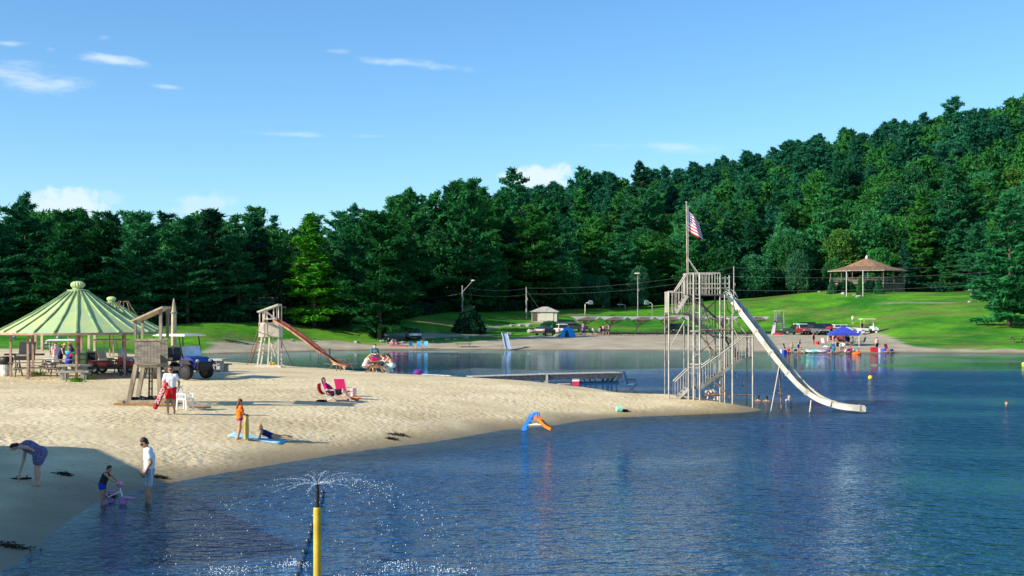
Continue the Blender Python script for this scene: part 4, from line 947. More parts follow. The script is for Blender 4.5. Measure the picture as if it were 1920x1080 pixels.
# --- lifeguard stand nearest to the camera
base = at(276, 757); o = thing('lifeguard_stand', 'tall weathered lifeguard stand with slanted roof behind the guard in red shorts', 'lifeguard stand', base, 0, 'lifeguard stands'); S_ = F / base.y
def L1(px, row): return ((px - 276) / S_, (757 - row) / S_)
for y in (-.62, .62):
    x0, _ = L1(230, 0); x1, _ = L1(322, 0); bar('skid', (x0, y, .10), (x1, y, .10), .16, .17, WOOD, o)
    bar('rear_leg', (L1(250, 0)[0], y * .9, .15), (L1(263, 0)[0], y * .85, L1(0, 682)[1]), .16, .16, WOOD, o); bar('front_leg', (L1(307, 0)[0], y * .9, .15), (L1(305, 0)[0], y * .85, L1(0, 682)[1]), .14, .14, WOOD, o)
    bar('roof_post', (L1(260.5, 0)[0], y * .80, L1(0, 637)[1]), (L1(260.5, 0)[0], y * .80, L1(0, 601)[1]), .10, .10, WOOD, o); bar('roof_post', (L1(308, 0)[0], y * .80, L1(0, 637)[1]), (L1(308, 0)[0], y * .80, L1(0, 579)[1]), .11, .11, WOOD, o)
    bar('floor_beam', (L1(260, 0)[0], y * .85, L1(0, 685)[1]), (L1(308, 0)[0], y * .85, L1(0, 685)[1]), .08, .14, WOOD_P, o)
    xs = np.linspace(L1(260, 0)[0], L1(308, 0)[0], 9)
    for a, b in zip(xs[:-1], xs[1:]): m = MB(); m.box(((a + b) / 2, y * .86, (L1(0, 637)[1] + L1(0, 681)[1]) / 2), (b - a - .012, .03, L1(0, 637)[1] - L1(0, 681)[1])); obj('plank', m, WOOD_G, o)
    bar('top_rail', (L1(258, 0)[0], y * .88, L1(0, 637)[1]), (L1(310, 0)[0], y * .88, L1(0, 637)[1]), .07, .07, WOOD, o)
for y in np.linspace(-.6, .6, 7): bar('plank', (L1(262, 0)[0], y, L1(0, 682)[1]), (L1(306, 0)[0], y, L1(0, 682)[1]), .16, .03, WOOD, o)
for k, y in enumerate(np.linspace(-.56, .56, 6)): bar('roof_plank', (*[L1(255, 0)[0]], y, L1(0, 602)[1]), (L1(313, 0)[0], y, L1(0, 576)[1]), .215, .07, WOOD_P, o)
m = MB(); m.box((L1(283, 0)[0], .1, L1(0, 668)[1]), (.5, 1.0, .08)); obj('seat', m, WOOD_G, o)
m = MB(); m.box((L1(272, 0)[0], .52, L1(0, 700)[1]), (.26, .03, .46)); obj('hanging_board', m, WOOD_G, o)
for y in (-.2, .2): bar('ladder_rail', (L1(282, 0)[0], y, .1), (L1(283, 0)[0], y * .9, L1(0, 684)[1]), .05, .06, WOOD_D, o)
for i in range(4): rod('rung', (L1(282.3, 0)[0], -.2, .3 + i * .3), (L1(282.3, 0)[0], .2, .3 + i * .3), .02, WOOD_D, o)
bar('cross_sill', (L1(238, 0)[0], -.75, .10), (L1(238, 0)[0], .75, .10), .15, .15, WOOD, o); bar('cross_sill', (L1(315, 0)[0], -.75, .10), (L1(315, 0)[0], .75, .10), .15, .15, WOOD, o)
tag(bar('wooden_plank', base + Vector((L1(228, 0)[0], -.95, .05)), base + Vector((L1(334, 0)[0], -.95, .05)), .12, .07, mat('orange_wood', (.38, .19, .06), .8, .2, 5)), 'long orange brown board lying along the front of the lifeguard stand', 'plank')
rr = random.Random(4)
for i in range(9): m = MB(); m.ball((0, 0, 0), .10, 8, (1.5, .8, .8)); tag(obj('swim_fin', m, BLACK, None, base + Vector((L1(256 + i * 5.5, 0)[0], -.35 + rr.uniform(-.1, .2), .24 + rr.uniform(-.02, .03))), rr.uniform(0, 3), True), 'black rubber piece lying in the row along the stand sill', 'gear', 'black gear on the stand sill')
p = at(375, 766); tag(bar('wooden_plank', p + Vector((-.45, .05, .05)), p + Vector((.42, -.02, .05)), .14, .06, mat('red_brown_wood', (.22, .07, .04), .8, .2, 5)), 'short red brown board lying on sand right of the white chair', 'plank')
guard = pose(elR=(.10, -.25, 1.14), haR=(.25, -.13, 1.05), elL=(-.03, .30, 1.16), haL=(.04, .29, .93), anL=(-.06, .13, .08), anR=(.10, -.08, .08), knR=(.09, -.09, .50))
gd = at(320, 776); person('lifeguard in white tee and red shorts standing with a red rescue tube', gd, -82, 1.80, guard, TAN, HAIR_B, [('tee_shirt', WHITE_C, 'tee'), ('shorts', RED_C, 'shorts')], res=.02, detail=True, glasses=True)
# red rescue tube with its word
tb = thing('rescue_tube', 'red rescue tube with the white word GUARD leaning against the lifeguard', 'rescue tube', gd)
def gl(px, row): return Vector(((px - 320) * gd.y / F, -.30, (776 - row) * gd.y / F))
a_, b_ = gl(317, 716), gl(294, 766); d_, u_, v_ = basis(b_ - a_)
m = MB(); m.tube([a_, a_ + d_ * .05, b_ - d_ * .05, b_], [.05, .095, .095, .05], 12); m.v = [tuple(Vector(q) + Vector((0, -(Vector(q).y - a_.y) * .35, 0))) for q in m.v]; obj('foam_body', m, mat('rescue_red', (.55, .01, .02), .45, .06, 5), tb, smooth=True)
m = MB(); m.tube([a_ + (b_ - a_) * .80 - Vector((0, 0, 0)), a_ + (b_ - a_) * .85], .098, 12); obj('strap', m, BLACK, tb)
tc_ = bpy.data.curves.new('lettering', 'FONT'); tc_.body = 'GUARD'; tc_.size = .20; tc_.align_x = 'CENTER'; tc_.align_y = 'CENTER'; tc_.extrude = .002; to_ = bpy.data.objects.new('lettering', tc_); COL.objects.link(to_); bpy.context.view_layer.update(); me_ = bpy.data.meshes.new_from_object(to_); bpy.data.objects.remove(to_); me_.materials.clear(); me_.materials.append(WHITE_C); to_ = bpy.data.objects.new('lettering', me_); COL.objects.link(to_); to_.parent = tb
xd = (a_ - b_).normalized(); nd = Vector((0, -1, 0)); yd = nd.cross(xd).normalized(); M = Matrix((xd, yd, nd)).transposed().to_4x4(); M.translation = a_ + (b_ - a_) * .52 + Vector((0, -.075, 0)); to_.matrix_local = M
o = thing('plastic_chair', 'white plastic garden chair standing on sand right of the lifeguard', 'chair', at(347, 768), math.radians(-20))
for sx in (-1, 1):
    for sy in (-1, 1): bar('leg', (sx * .22, sy * .24, 0), (sx * .20, sy * .22, .42), .05, .05, WHITE_P, o)
m = MB(); m.box((0, 0, .43), (.46, .48, .04)); obj('seat', m, WHITE_P, o)
for k in range(5): bar('slat', (-.22, -.18 + .09 * k, .44), (-.32, -.18 + .09 * k, .86), .045, .02, WHITE_P, o)
bar('top_rail', (-.32, -.24, .87), (-.32, .24, .87), .04, .06, WHITE_P, o)
for sg in (-1, 1): bar('armrest', (-.28, sg * .26, .64), (.22, sg * .26, .62), .055, .03, WHITE_P, o); bar('arm_post', (.20, sg * .26, .62), (.20, sg * .24, .42), .04, .04, WHITE_P, o)

# --- white lifeguard stand and the red metal slide behind
STW = mat('chalky_white_wood', (.62, .57, .47), .85, .15, 3); STG = mat('grey_panel', (.42, .39, .33), .85, .12, 3)
b2 = on(507, 84); o = thing('lifeguard_stand', 'pale lifeguard stand with boxed cabin and slanted roof behind the red slide', 'lifeguard stand', b2, 0, 'lifeguard stands'); s2 = F / 84.0; zb = b2.z
def Z2(row): return EYE - (row - HOR) / s2 - zb
def X2(px): return (px - 507) / s2
m = MB(); m.box((X2(507.5), 0, (Z2(605) + Z2(632)) / 2), (X2(527) - X2(488), 1.2, Z2(605) - Z2(632))); obj('cabin', m, STW, o)
m = MB(); m.box((X2(513), -.615, (Z2(605) + Z2(632)) / 2), (X2(526) - X2(500), .03, Z2(605) - Z2(632) - .06)); obj('side_panel', m, STG, o)
m = MB(); m.box((X2(493.5), -.615, (Z2(605) + Z2(632)) / 2), (X2(499) - X2(489), .03, Z2(605) - Z2(632) - .06)); obj('side_panel', m, STW, o)
for y in (-.55, .55):
    for px, t in ((490, 586), (498, 583), (516, 577), (525, 573)): bar('roof_post', (X2(px), y, Z2(606)), (X2(px), y, Z2(t)), .07, .07, STW, o)
    bar('leg', (X2(494), y, Z2(632)), (X2(485), y * 1.1, -.1), .13, .10, STW, o); bar('leg', (X2(525), y, Z2(632)), (X2(525), y * 1.1, -.1), .14, .10, STG, o)
    bar('leg', (X2(508), y, Z2(632)), (X2(505), y * 1.1, -.1), .09, .08, STW, o); bar('brace', (X2(509), y, Z2(640)), (X2(519), y, Z2(668)), .07, .05, STW, o); bar('skid', (X2(480), y * 1.1, .06), (X2(530), y * 1.1, .06), .16, .16, STW, o)
for k in range(5): bar('roof_plank', (X2(486), -.6 + .3 * k, Z2(585)), (X2(525), -.6 + .3 * k, Z2(571)), .28, .10, STW, o)
for i in range(4): bar('rung', (X2(489 - i * .8), -.5, Z2(640 + 8 * i)), (X2(489 - i * .8), .5, Z2(640 + 8 * i)), .08, .05, STW, o)
m = MB(); m.lathe([(.10, 0), (.22, .03), (.25, .12), (.20, .2), (.08, .2)], n=14); o2 = obj('swim_ring', m, mat('yellow_vinyl', (.80, .50, .03), .4, .1, 4), None, b2 + Vector((X2(513), -.3, .16)), smooth=True); tag(o2, 'yellow float resting on the base of the pale lifeguard stand', 'float')
SLR = mat('shaded_red_slide', (.16, .036, .026), .55, .3, 2); SLO = mat('sunlit_orange_slide', (.36, .17, .085), .55, .25, 2)  # light put into the colour: near wall sunlit orange, trough and far wall shaded maroon
def chute(parent, pts, w, hside, th, m_bed, m_side, far_side=None, near=1.0):
    """trough: bed and two raised sides along a path"""
    pts = [Vector(p) for p in pts]; n = len(pts)
    def strip(name, offs, m):
        mb = MB(); vs = []; fs = []
        for i, p in enumerate(pts):
            d = (pts[min(i + 1, n - 1)] - pts[max(i - 1, 0)]).normalized(); sd = d.cross(Vector((0, 0, 1))).normalized(); up = sd.cross(d)
            for a, b in offs: vs.append(p + sd * a + up * b)
        k = len(offs)
        for i in range(n - 1):
            for j in range(k): fs.append((i * k + j, i * k + (j + 1) % k, (i + 1) * k + (j + 1) % k, (i + 1) * k + j))
        fs += [tuple(range(k - 1, -1, -1)), tuple((n - 1) * k + j for j in range(k))]; mb.add(vs, fs); return obj(name, mb, m, parent, smooth=False)
    strip('slide_bed', [(-w / 2, 0), (w / 2, 0), (w / 2, th), (-w / 2, th)], m_bed)
    for s in (-1, 1): hs = hside * (near if s > 0 else 1); strip('side_wall', [(s * w / 2 - .035, -.02), (s * w / 2 + .035, -.02), (s * w / 2 + .045, hs), (s * w / 2 - .045, hs)], m_side if s > 0 or not far_side else far_side)
def flanges(parent, pts, w, hs, step, m):
    pts = [Vector(p) for p in pts]
    for i in range(step, len(pts) - 1, step):
        d = (pts[i + 1] - pts[i - 1]).normalized(); sd = d.cross(Vector((0, 0, 1))).normalized(); up = sd.cross(d)
        for s in (-1, 1): bar('flange', pts[i] + sd * s * (w / 2 + .02) - up * .05, pts[i] + sd * s * (w / 2 + .02) + up * (hs + .03), .05, .13, m, parent)
        bar('flange', pts[i] - sd * (w / 2) - up * .04, pts[i] + sd * (w / 2) - up * .04, .06, .05, m, parent)
def smooth_path(pts, n=26):
    t = np.linspace(0, 1, len(pts)); d = np.array([list(p) for p in pts]); L = np.r_[0, np.cumsum(np.linalg.norm(np.diff(d, axis=0), axis=1))]; L /= L[-1]; u = np.linspace(0, 1, n)
    q = np.stack([np.interp(u, L, d[:, i]) for i in range(3)], 1)
    for _ in range(3): q[1:-1] = .25 * q[:-2] + .5 * q[1:-1] + .25 * q[2:]
    return [Vector(p) for p in q]
e3 = at(637, 696); o = thing('metal_slide', 'long narrow red metal slide running down from a ladder on the sand', 'slide', e3)
def Q(px, row, Y): return P(px, row, Y) - e3
Y0, Y1_ = 82.0, e3.y
pth = [Q(516, 601, Y0), Q(540, 615, Y0 - .8), Q(575, 640, Y0 - 1.8), Q(605, 664, Y0 - 2.8), Q(622, 676, Y1_ + .6), Q(635, 684, Y1_ + .2), Q(651, 688.5, Y1_)]
chute(o, smooth_path(pth, 30), .38, .17, .03, SLR, SLO, SLR, .55)
for px in (632, 639): rod('support_leg', Q(px, 685, Y1_ + .1) + Vector((0, -.2, 0)), Q(px, 697, Y1_) + Vector((0, -.2, -.1)), .03, RUST, o)
tp = Q(498, 598, Y0); gy = lambda px, row: at(px, row) - e3
m = MB(); m.box(((Q(497, 598, Y0) + Q(517, 598, Y0)) / 2)[:], (.76, .5, .06)); obj('platform', m, STW, o)
for k, dy in enumerate((-.24, .24)):
    f = gy(470, 679) + Vector((0, dy, -.05)); rod('ladder_rail', f, Q(497, 598, Y0) + Vector((0, dy, 0)), .035, SLO, o)
    rod('handrail', Q(498, 584, Y0) + Vector((0, dy, 0)), Q(521, 600, Y0) + Vector((0, dy, 0)), .022, STEEL_P, o); rod('handrail_post', Q(498, 584, Y0) + Vector((0, dy, 0)), Q(498, 599, Y0) + Vector((0, dy, 0)), .022, STEEL_P, o); rod('handrail_post', Q(510, 592, Y0) + Vector((0, dy, 0)), Q(510, 599, Y0) + Vector((0, dy, 0)), .022, STEEL_P, o)
for i in range(8): t = (i + .7) / 8.4; a = (gy(470, 679)).lerp(Q(497, 598, Y0), t); bar('rung', a + Vector((0, -.24, 0)), a + Vector((0, .24, 0)), .08, .03, STW, o)
for top, foot in (((501, 600), (505, 687)), ((512, 606), (550, 684)), ((487, 607), (461, 668))):
    q = at(*foot) if foot[0] != 461 else on(463, 90); q = q - e3; rod('support_leg', Q(top[0], top[1], Y0), q + Vector((0, 0, -.1)), .03, SLO if foot[0] != 461 else RUST, o)
picnic_table(on(640, 85.5), math.radians(70), 'empty pale picnic table near the water behind the foot of the red slide', WOOD_P, L=1.8)

# --- party round a table by the water
tp_ = on(709, 77.5); picnic_table(tp_, math.radians(78), 'brown picnic table crowded by a party of four beside the water', mat('brown_wood', (.22, .13, .07), .8, .2, 5), L=1.9)
lean = dict(SIT); lean.update(che=(.14, 0, .85), nek=(.26, 0, 1.0), hea=(.36, 0, 1.12), shL=(.22, .18, .96), shR=(.22, -.18, .96), elL=(.40, .24, .76), elR=(.40, -.24, .76), haL=(.58, .14, .78), haR=(.58, -.14, .78), anL=(.22, .14, .08), anR=(.05, -.14, .08), knL=(.40, .14, .5), knR=(.38, -.14, .48))
person('blond person in a pale pink dress sitting at the left of the party table', tp_ + Vector((-.80, -.35, -.06)), 20, 1.78, lean, PALE, HAIR_BL, [('dress', PINK_C, 'dress')], long_hair=True, fat=1.1)
stir = pose(elL=(.10, .25, 1.14), haL=(.32, .10, 1.16), elR=(.10, -.25, 1.14), haR=(.33, -.08, 1.12))
person('person with short auburn hair and open teal shirt standing behind the party table', tp_ + Vector((-.35, 1.15, 0)), -65, 1.80, stir, PALE, HAIR_B, [('shirt', TEAL_C, 'open_shirt'), ('swimsuit', PINK_C, 'tank'), ('shorts', MAG_C, 'shorts')], fat=1.1)
person('person with bushy red hair bent over the far end of the party table', tp_ + Vector((.55, .45, -.05)), 175, 1.72, lean, PALE, HAIR_R, [('top', PINK_C, 'tank'), ('shorts', NAVY_C, 'shorts')], long_hair=True)
person('dark haired person with bare back and aqua skirt right of the party table', tp_ + Vector((.95, -.30, -.06)), 160, 1.80, lean, SKIN, HAIR_D, [('skirt', AQUA_C, 'skirt')], long_hair=True, fat=1.05)
m = MB(); m.box((0, 0, .13), (.34, .3, .22)); o = obj('party_bag', m, MAG_C, None, tp_ + Vector((-.22, .25, .76))); tag(o, 'magenta bag standing on the party table', 'bag')
m = MB(); m.box((0, 0, .02), (.4, .3, .04)); tag(obj('paper_plate', m, WHITE_C, None, tp_ + Vector((.18, .1, .765))), 'white sheet of paper lying on the party table', 'paper')

# --- couple of beach chairs on open sand
c1 = at(622, 752); beach_chair(c1, 5, mat('red_canvas', (.50, .01, .02), .8, .1, 5), WHITE_P, 'low red beach chair with red hood holding a lounging person', high=.86, group='beach chairs on the near sand')
rec = dict(RECLINE); rec = {k: (v[0], v[1], v[2] + (.10 if k not in ('anL', 'anR') else -.02)) for k, v in rec.items()}
person('person lounging in the red chair with a magenta towel, legs stretched out', c1 + Vector((.05, -.02, 0)), 2, 1.74, rec, PALE, HAIR_B, [('top', MAG_C, 'tee'), ('shorts', BLACK_C, 'shorts')], res=.022, fat=1.15)
m = MB(); hp = [( -.35 - .10 * math.sin(t), y, .52 + .22 * t) for t in np.linspace(0, 1.5, 5) for y in (-.34, .34)]
vs = []; fs = []
for i in range(7):
    t = i / 6 * math.pi * .62
    for y in (-.36, .36): vs.append((-.33 - .26 * math.sin(t), y, .30 + .34 * (1 - math.cos(t)))); vs.append((-.31 - .23 * math.sin(t), y, .32 + .31 * (1 - math.cos(t))))
for i in range(6): b = 4 * i; fs += [(b, b + 2, b + 6, b + 4), (b + 1, b + 5, b + 7, b + 3), (b, b + 4, b + 5, b + 1), (b + 2, b + 3, b + 7, b + 6)]
m.add(vs, fs); o = obj('sun_hood', m, MATS['red_canvas'], None, c1); tag(o, 'red folded sun hood hanging behind the red beach chair', 'hood')
def drape(label, name, cat, c, w, l, mtl, rz=0, h=.06, seed=0, group=None):
    n = 12; V = []; Fc = []
    for i in range(n + 1):
        for j in range(n + 1):
            u, v = (i / n - .5), (j / n - .5); x = u * w; y = v * l; cx, cy = math.cos(rz), math.sin(rz); X, Yy = c[0] + x * cx - y * cy, c[1] + x * cy + y * cx
            V.append((X - c[0], Yy - c[1], max(0, gz(X, Yy)) - c[2] + .025 + h * abs(math.sin(u * 17 + seed) * math.cos(v * 13 + seed * 2))))
    for i in range(n):
        for j in range(n): a = i * (n + 1) + j; Fc.append((a, a + n + 1, a + n + 2, a + 1))
    mb = MB(); mb.add(V, Fc); o = obj(name, mb, mtl, None, c, smooth=True); md = o.modifiers.new('thick', 'SOLIDIFY'); md.thickness = .015; return tag(o, label, cat, group)
MAGT = mat('magenta_webbing', (.50, .005, .11), .7, .06, 6)
beach_chair(at(646, 748) + Vector((-.05, .25, 0)), 68, MAGT, mat('pink_tube', (.75, .35, .42), .5, .05, 4), 'empty magenta beach chair with pink frame seen from behind', high=.92, group='beach chairs on the near sand')
m = MB(); m.tube([(-.26, 0, .07), (.26, .02, .07)], .07, 10); tag(obj('rolled_towel', m, ORANGE_C, None, at(662, 751), 0), 'rolled orange towel lying by the lounging person\'s feet', 'towel')
m = MB(); m.box((0, 0, .2), (.20, .3, .36), .4); tag(obj('beach_bag', m, PINK_C, None, at(663, 743)), 'small pink bag on sand right of the magenta chair', 'bag')
m = MB(); m.ball((0, 0, .03), .2, 10, (1.3, .9, .3)); tag(obj('sandal_pile', m, BLACK_C, None, at(603, 753)), 'black sandals lying behind the red beach chair', 'sandals')

# --- children on the open sand
pc = at(449, 824); 
hold = pose(elL=(.06, .22, 1.14), elR=(.10, -.20, 1.14), haL=(.28, .02, 1.05), haR=(.28, -.10, 1.05), knL=(.10, .10, .52), anL=(.0, .14, .08), anR=(-.12, -.08, .08), knR=(-.02, -.08, .50))
person('child in orange rash shirt holding a yellow body board upright', pc, 35, 1.38, hold, TAN, HAIR_B, [('rash_shirt', ORANGE_C, 'tee'), ('swim_shorts', PURP_C, 'briefs')], res=.024, detail=True, child=True, long_hair=True)
m = MB(); pts = [(-.20, 0), (.20, 0), (.22, .35), (.21, .75), (.14, .92), (0, .97), (-.14, .92), (-.21, .75), (-.22, .35)]; m.prism([(x, -.03, z) for x, z in pts], (0, .06, 0))
o = obj('body_board', m, mat('yellow_foam', (.62, .42, .10), .6, .1, 4), None, pc + Vector((.24, .0, .02)), math.radians(80)); o.scale = (.75, .8, .82); tag(o, 'yellow brown body board stood on end beside the child in orange', 'body board')
pr = at(502, 824)
PRONE = pose(pel=(0, 0, .14), che=(.28, 0, .26), nek=(.42, 0, .36), hea=(.48, 0, .50), look=(1, .2, 0), shL=(.36, .18, .30), shR=(.36, -.18, .30), elL=(.44, .24, .06), elR=(.44, -.24, .06), haL=(.66, .16, .06), haR=(.66, -.16, .06), hiL=(-.03, .09, .13), hiR=(-.03, -.09, .13), knL=(-.43, .13, .09), knR=(-.43, -.13, .09), anL=(-.80, .14, .10), anR=(-.80, -.20, .10), toL=(-.94, .15, .05), toR=(-.93, -.24, .05))
person('child in navy swimsuit lying face down propped on elbows on the towel', pr + Vector((.1, 0, .03)), 176, 1.36, PRONE, TAN, HAIR_BL, [('swimsuit', NAVY_C, 'swimsuit')], res=.022, detail=True, child=True)
drape('pale blue and white beach towel spread under the lying child', 'beach_towel', 'towel', at(482, 823), 1.9, .75, mat('blue_white_stripe', (.08, .50, .72), .9, .1, 3.2, second=(.72, .78, .80), stretch=(1, 4, 1)), -.10, .03, 1)

# --- people at the water's edge
pw = at(74, 911)
PICK = pose(pel=(0, 0, .90), che=(.30, 0, 1.06), nek=(.50, 0, 1.08), hea=(.66, 0, 1.04), look=(.75, 0, -.62), shL=(.43, .18, 1.05), shR=(.43, -.18, 1.00), elL=(.22, .27, 1.05), haL=(.02, .20, .93), elR=(.50, -.20, .66), haR=(.60, -.16, .27), hiL=(-.02, .10, .86), hiR=(.0, -.10, .86), knL=(.0, .12, .49), anL=(-.02, .14, .08), knR=(.12, -.12, .49), anR=(.12, -.14, .08))
person('barefoot person in navy swimsuit bending down to black sandals on shaded sand', pw, 180, 1.72, PICK, SKIN, HAIR_D, [('swimsuit', mat('navy_spotted', (.22, .20, .34), .8, .1, 26, second=(.012, .01, .085)), 'tank'), ('swim_skirt', MATS['navy_spotted'], 'swim_dress')], res=.020, fat=1.22, detail=True)
rr = random.Random(3)
o = thing('sandals', 'black flat sandals on the sand under the bending person\'s hand', 'sandals', at(40, 899), .2)
for dx in (-.13, .12): m = MB(); m.tube([(dx - .13, dx * .3, .03), (dx, dx * .3, .035), (dx + .13, dx * .3, .03)], [.045, .05, .04], 8); m.v = [(x, y, z * .6) for x, y, z in m.v]; obj('sole', m, BLACK_C, o); m = MB(); m.tube([(dx, dx * .3 - .05, .02), (dx + .02, dx * .3, .09), (dx, dx * .3 + .05, .02)], .015, 5); obj('strap', m, BLACK_C, o)
pm = at(280, 944); pm.z = -.13
MAN = pose(che=(.0, 0, 1.27), nek=(.05, 0, 1.45), hea=(.115, 0, 1.595), look=(.78, 0, -.55), shL=(.01, .185, 1.40), shR=(.01, -.185, 1.40), elL=(-.04, .25, 1.13), haL=(.09, .23, .90), elR=(-.02, -.24, 1.14), haR=(.13, -.20, .90), anL=(-.03, .12, .08), anR=(.06, -.12, .08), knR=(.05, -.11, .5))
person('person in white tee and striped grey shorts wading and looking down', pm, 194, 1.84, MAN, TAN, HAIR_D, [('tee_shirt', WHITE_C, 'tee'), ('board_shorts', mat('striped_shorts', (.60, .62, .64), .85, .05, 9, second=(.10, .16, .24), stretch=(3, .7, .05)), 'shorts')], res=.018, detail=True, glasses=True)
pt = at(193, 946); pt.z = -.03
TOD = pose(che=(.13, 0, 1.26), nek=(.22, 0, 1.40), hea=(.28, 0, 1.55), look=(.9, 0, -.3), shL=(.20, .16, 1.34), shR=(.20, -.16, 1.34), elL=(.44, .20, 1.12), haL=(.66, .14, .92), elR=(.44, -.20, 1.12), haR=(.68, -.12, .92), pel=(-.02, 0, .93), hiL=(-.03, .09, .9), hiR=(-.03, -.09, .9))
person('toddler in dark tank top and blue shorts leaning onto the tricycle handlebar', pt, -8, 1.05, TOD, TAN, HAIR_D, [('tank_top', mat('dark_green_cloth', (.018, .028, .025), .85, .1, 6), 'tank'), ('shorts', BLUE_C, 'short_shorts')], res=.024, detail=True, child=True, fat=1.12)
# tricycle
TP = mat('pink_toy_plastic', (.75, .22, .50), .4, .08, 4); TLIL = mat('lilac_toy_rubber', (.35, .22, .42), .6, .1, 5); TW = mat('white_toy_frame', (.75, .72, .78), .4, .05, 4)
q = at(216, 945); q.z = .0; o = thing('tricycle', 'pink and white toddler tricycle standing in the shallow water', 'tricycle', q, math.radians(-15))
for c, r in (((.22, 0, .08), .12), ((-.22, .15, .05), .08), ((-.22, -.15, .05), .08)): w = wheel(o, c, r, .045, TP); w.data.materials[0] = TLIL
rod('fork', (.22, 0, .15), (.10, 0, .52), .02, TW, o); rod('frame_tube', (.14, 0, .32), (-.22, 0, .16), .022, TW, o); rod('handlebar', (.08, -.17, .54), (.08, .17, .54), .016, TW, o)
m = MB(); m.ball((-.12, 0, .32), .10, 10, (1.2, .9, .35)); obj('seat', m, TP, o, smooth=True); m = MB(); m.ball((.14, 0, .50), .09, 10, (.8, 1, .9)); obj('basket', m, TP, o, smooth=True); m = MB(); m.box((.42, 0, .17), (.30, .10, .03)); obj('pedal', m, TP, o); m = MB(); m.tube([(-.22, 0, .2), (-.42, 0, .42)], .016, 6); obj('push_handle', m, TW, o)

# --- toy slide, towels, cooler, chairs near the water
BLT = mat('blue_toy_plastic', (.03, .22, .62), .4, .08, 4); ORT = mat('orange_toy_plastic', (.90, .24, .015), .4, .08, 4)
ts = at(1003, 807); ts.z = max(ts.z, .0); o = thing('toy_slide', 'small plastic toy slide, blue ladder and orange chute, at the water edge', 'toy slide', ts, math.radians(-12)); k = F / ts.y
def T(px, row): return (px - 1003) / k, (808 - row) / k
for y in (-.2, .2):
    a, b = T(982, 808), T(999, 777); bar('ladder_side', (a[0], y, a[1]), (b[0], y, b[1]), .06, .16, BLT, o)
    m = MB(); a, b, c, d = T(996, 781), T(1001, 775), T(1009, 776), T(1010, 785); m.tube([(a[0], y, a[1]), (b[0], y, b[1]), (c[0], y, c[1]), (d[0], y, d[1])], .035, 8); obj('grip_rail', m, BLT, o)
    bar('strut', (T(987, 797)[0], y, T(0, 797)[1]), (T(1016, 796)[0], y, T(0, 796)[1]), .04, .04, WHITE_P, o)
for i in range(3): t = .2 + .27 * i; a, b = T(982, 808), T(999, 777); bar('step', (a[0] + (b[0] - a[0]) * t, -.2, a[1] + (b[1] - a[1]) * t), (a[0] + (b[0] - a[0]) * t, .2, a[1] + (b[1] - a[1]) * t), .10, .03, WHITE_P, o)
chute(o, smooth_path([(T(1003, 784)[0], 0, T(0, 784)[1]), (T(1010, 787)[0], 0, T(0, 787)[1]), (T(1018, 797)[0], 0, T(0, 797)[1]), (T(1026, 803)[0], 0, T(0, 803)[1]), (T(1034, 806)[0], 0, T(0, 806)[1])], 14), .36, .10, .03, ORT, ORT)
drape('long white beach towel spread along the top of the bank', 'beach_towel', 'towel', on(818, 77.5), 2.4, .9, WHITE_C, -.35, .05, 2)
m = MB(); m.ball((0, 0, .14), .28, 10, (1.1, .8, .7)); tag(obj('beach_bag', m, PURP_C, None, on(784, 77.5), 0, True), 'soft purple and pink bag at the left end of the white towel', 'bag')
b = at(1080, 723); o = thing('cooler', 'white and red cooler box on the bank below the dock', 'cooler', b, -.15); o.scale = (.78, .78, .78); m = MB(); m.box((0, 0, .20), (.56, .38, .38), 0, 1.04); obj('cooler_body', m, mat('cooler_red', (.60, .02, .05), .4, .05, 4), o); m = MB(); m.box((0, 0, .43), (.60, .42, .09)); obj('lid', m, WHITE_P, o); m = MB(); m.tube([(-.30, 0, .3), (-.31, 0, .55), (.31, 0, .55), (.30, 0, .3)], .02, 6); obj('handle', m, WHITE_P, o)
drape('pink towel lying left of the white and red cooler', 'beach_towel', 'towel', at(1058, 721), .9, .5, PINK_C, 0, .04, 3)
bc = at(1184, 738); beach_chair(bc, -15, mat('blue_canvas', (.03, .28, .55), .8, .1, 5), BLACK, 'blue folding chair with black arms facing the lake near the slide tower', group='beach chairs on the near sand', sh=.46)
o = thing('bucket', 'pale green sand bucket tipped over on the sand point', 'bucket', at(1156, 772), .3); m = MB(); m.tube([(0, 0, .13), (.24, 0, .11)], [.13, .17], 12); obj('pail', m, mat('mint_plastic', (.25, .62, .42), .5, .06, 4), o); m = MB(); m.tube([(.24, -.16, .11), (.36, 0, .04), (.24, .16, .11)], .012, 5); obj('handle', m, WHITE_P, o)
m = MB(); m.ball((0, 0, .05), .16, 10, (1.3, .8, .5)); tag(obj('water_shoe', m, BLACK_C, None, at(1171, 772), .2, True), 'black water shoes beside the tipped green bucket', 'shoes')
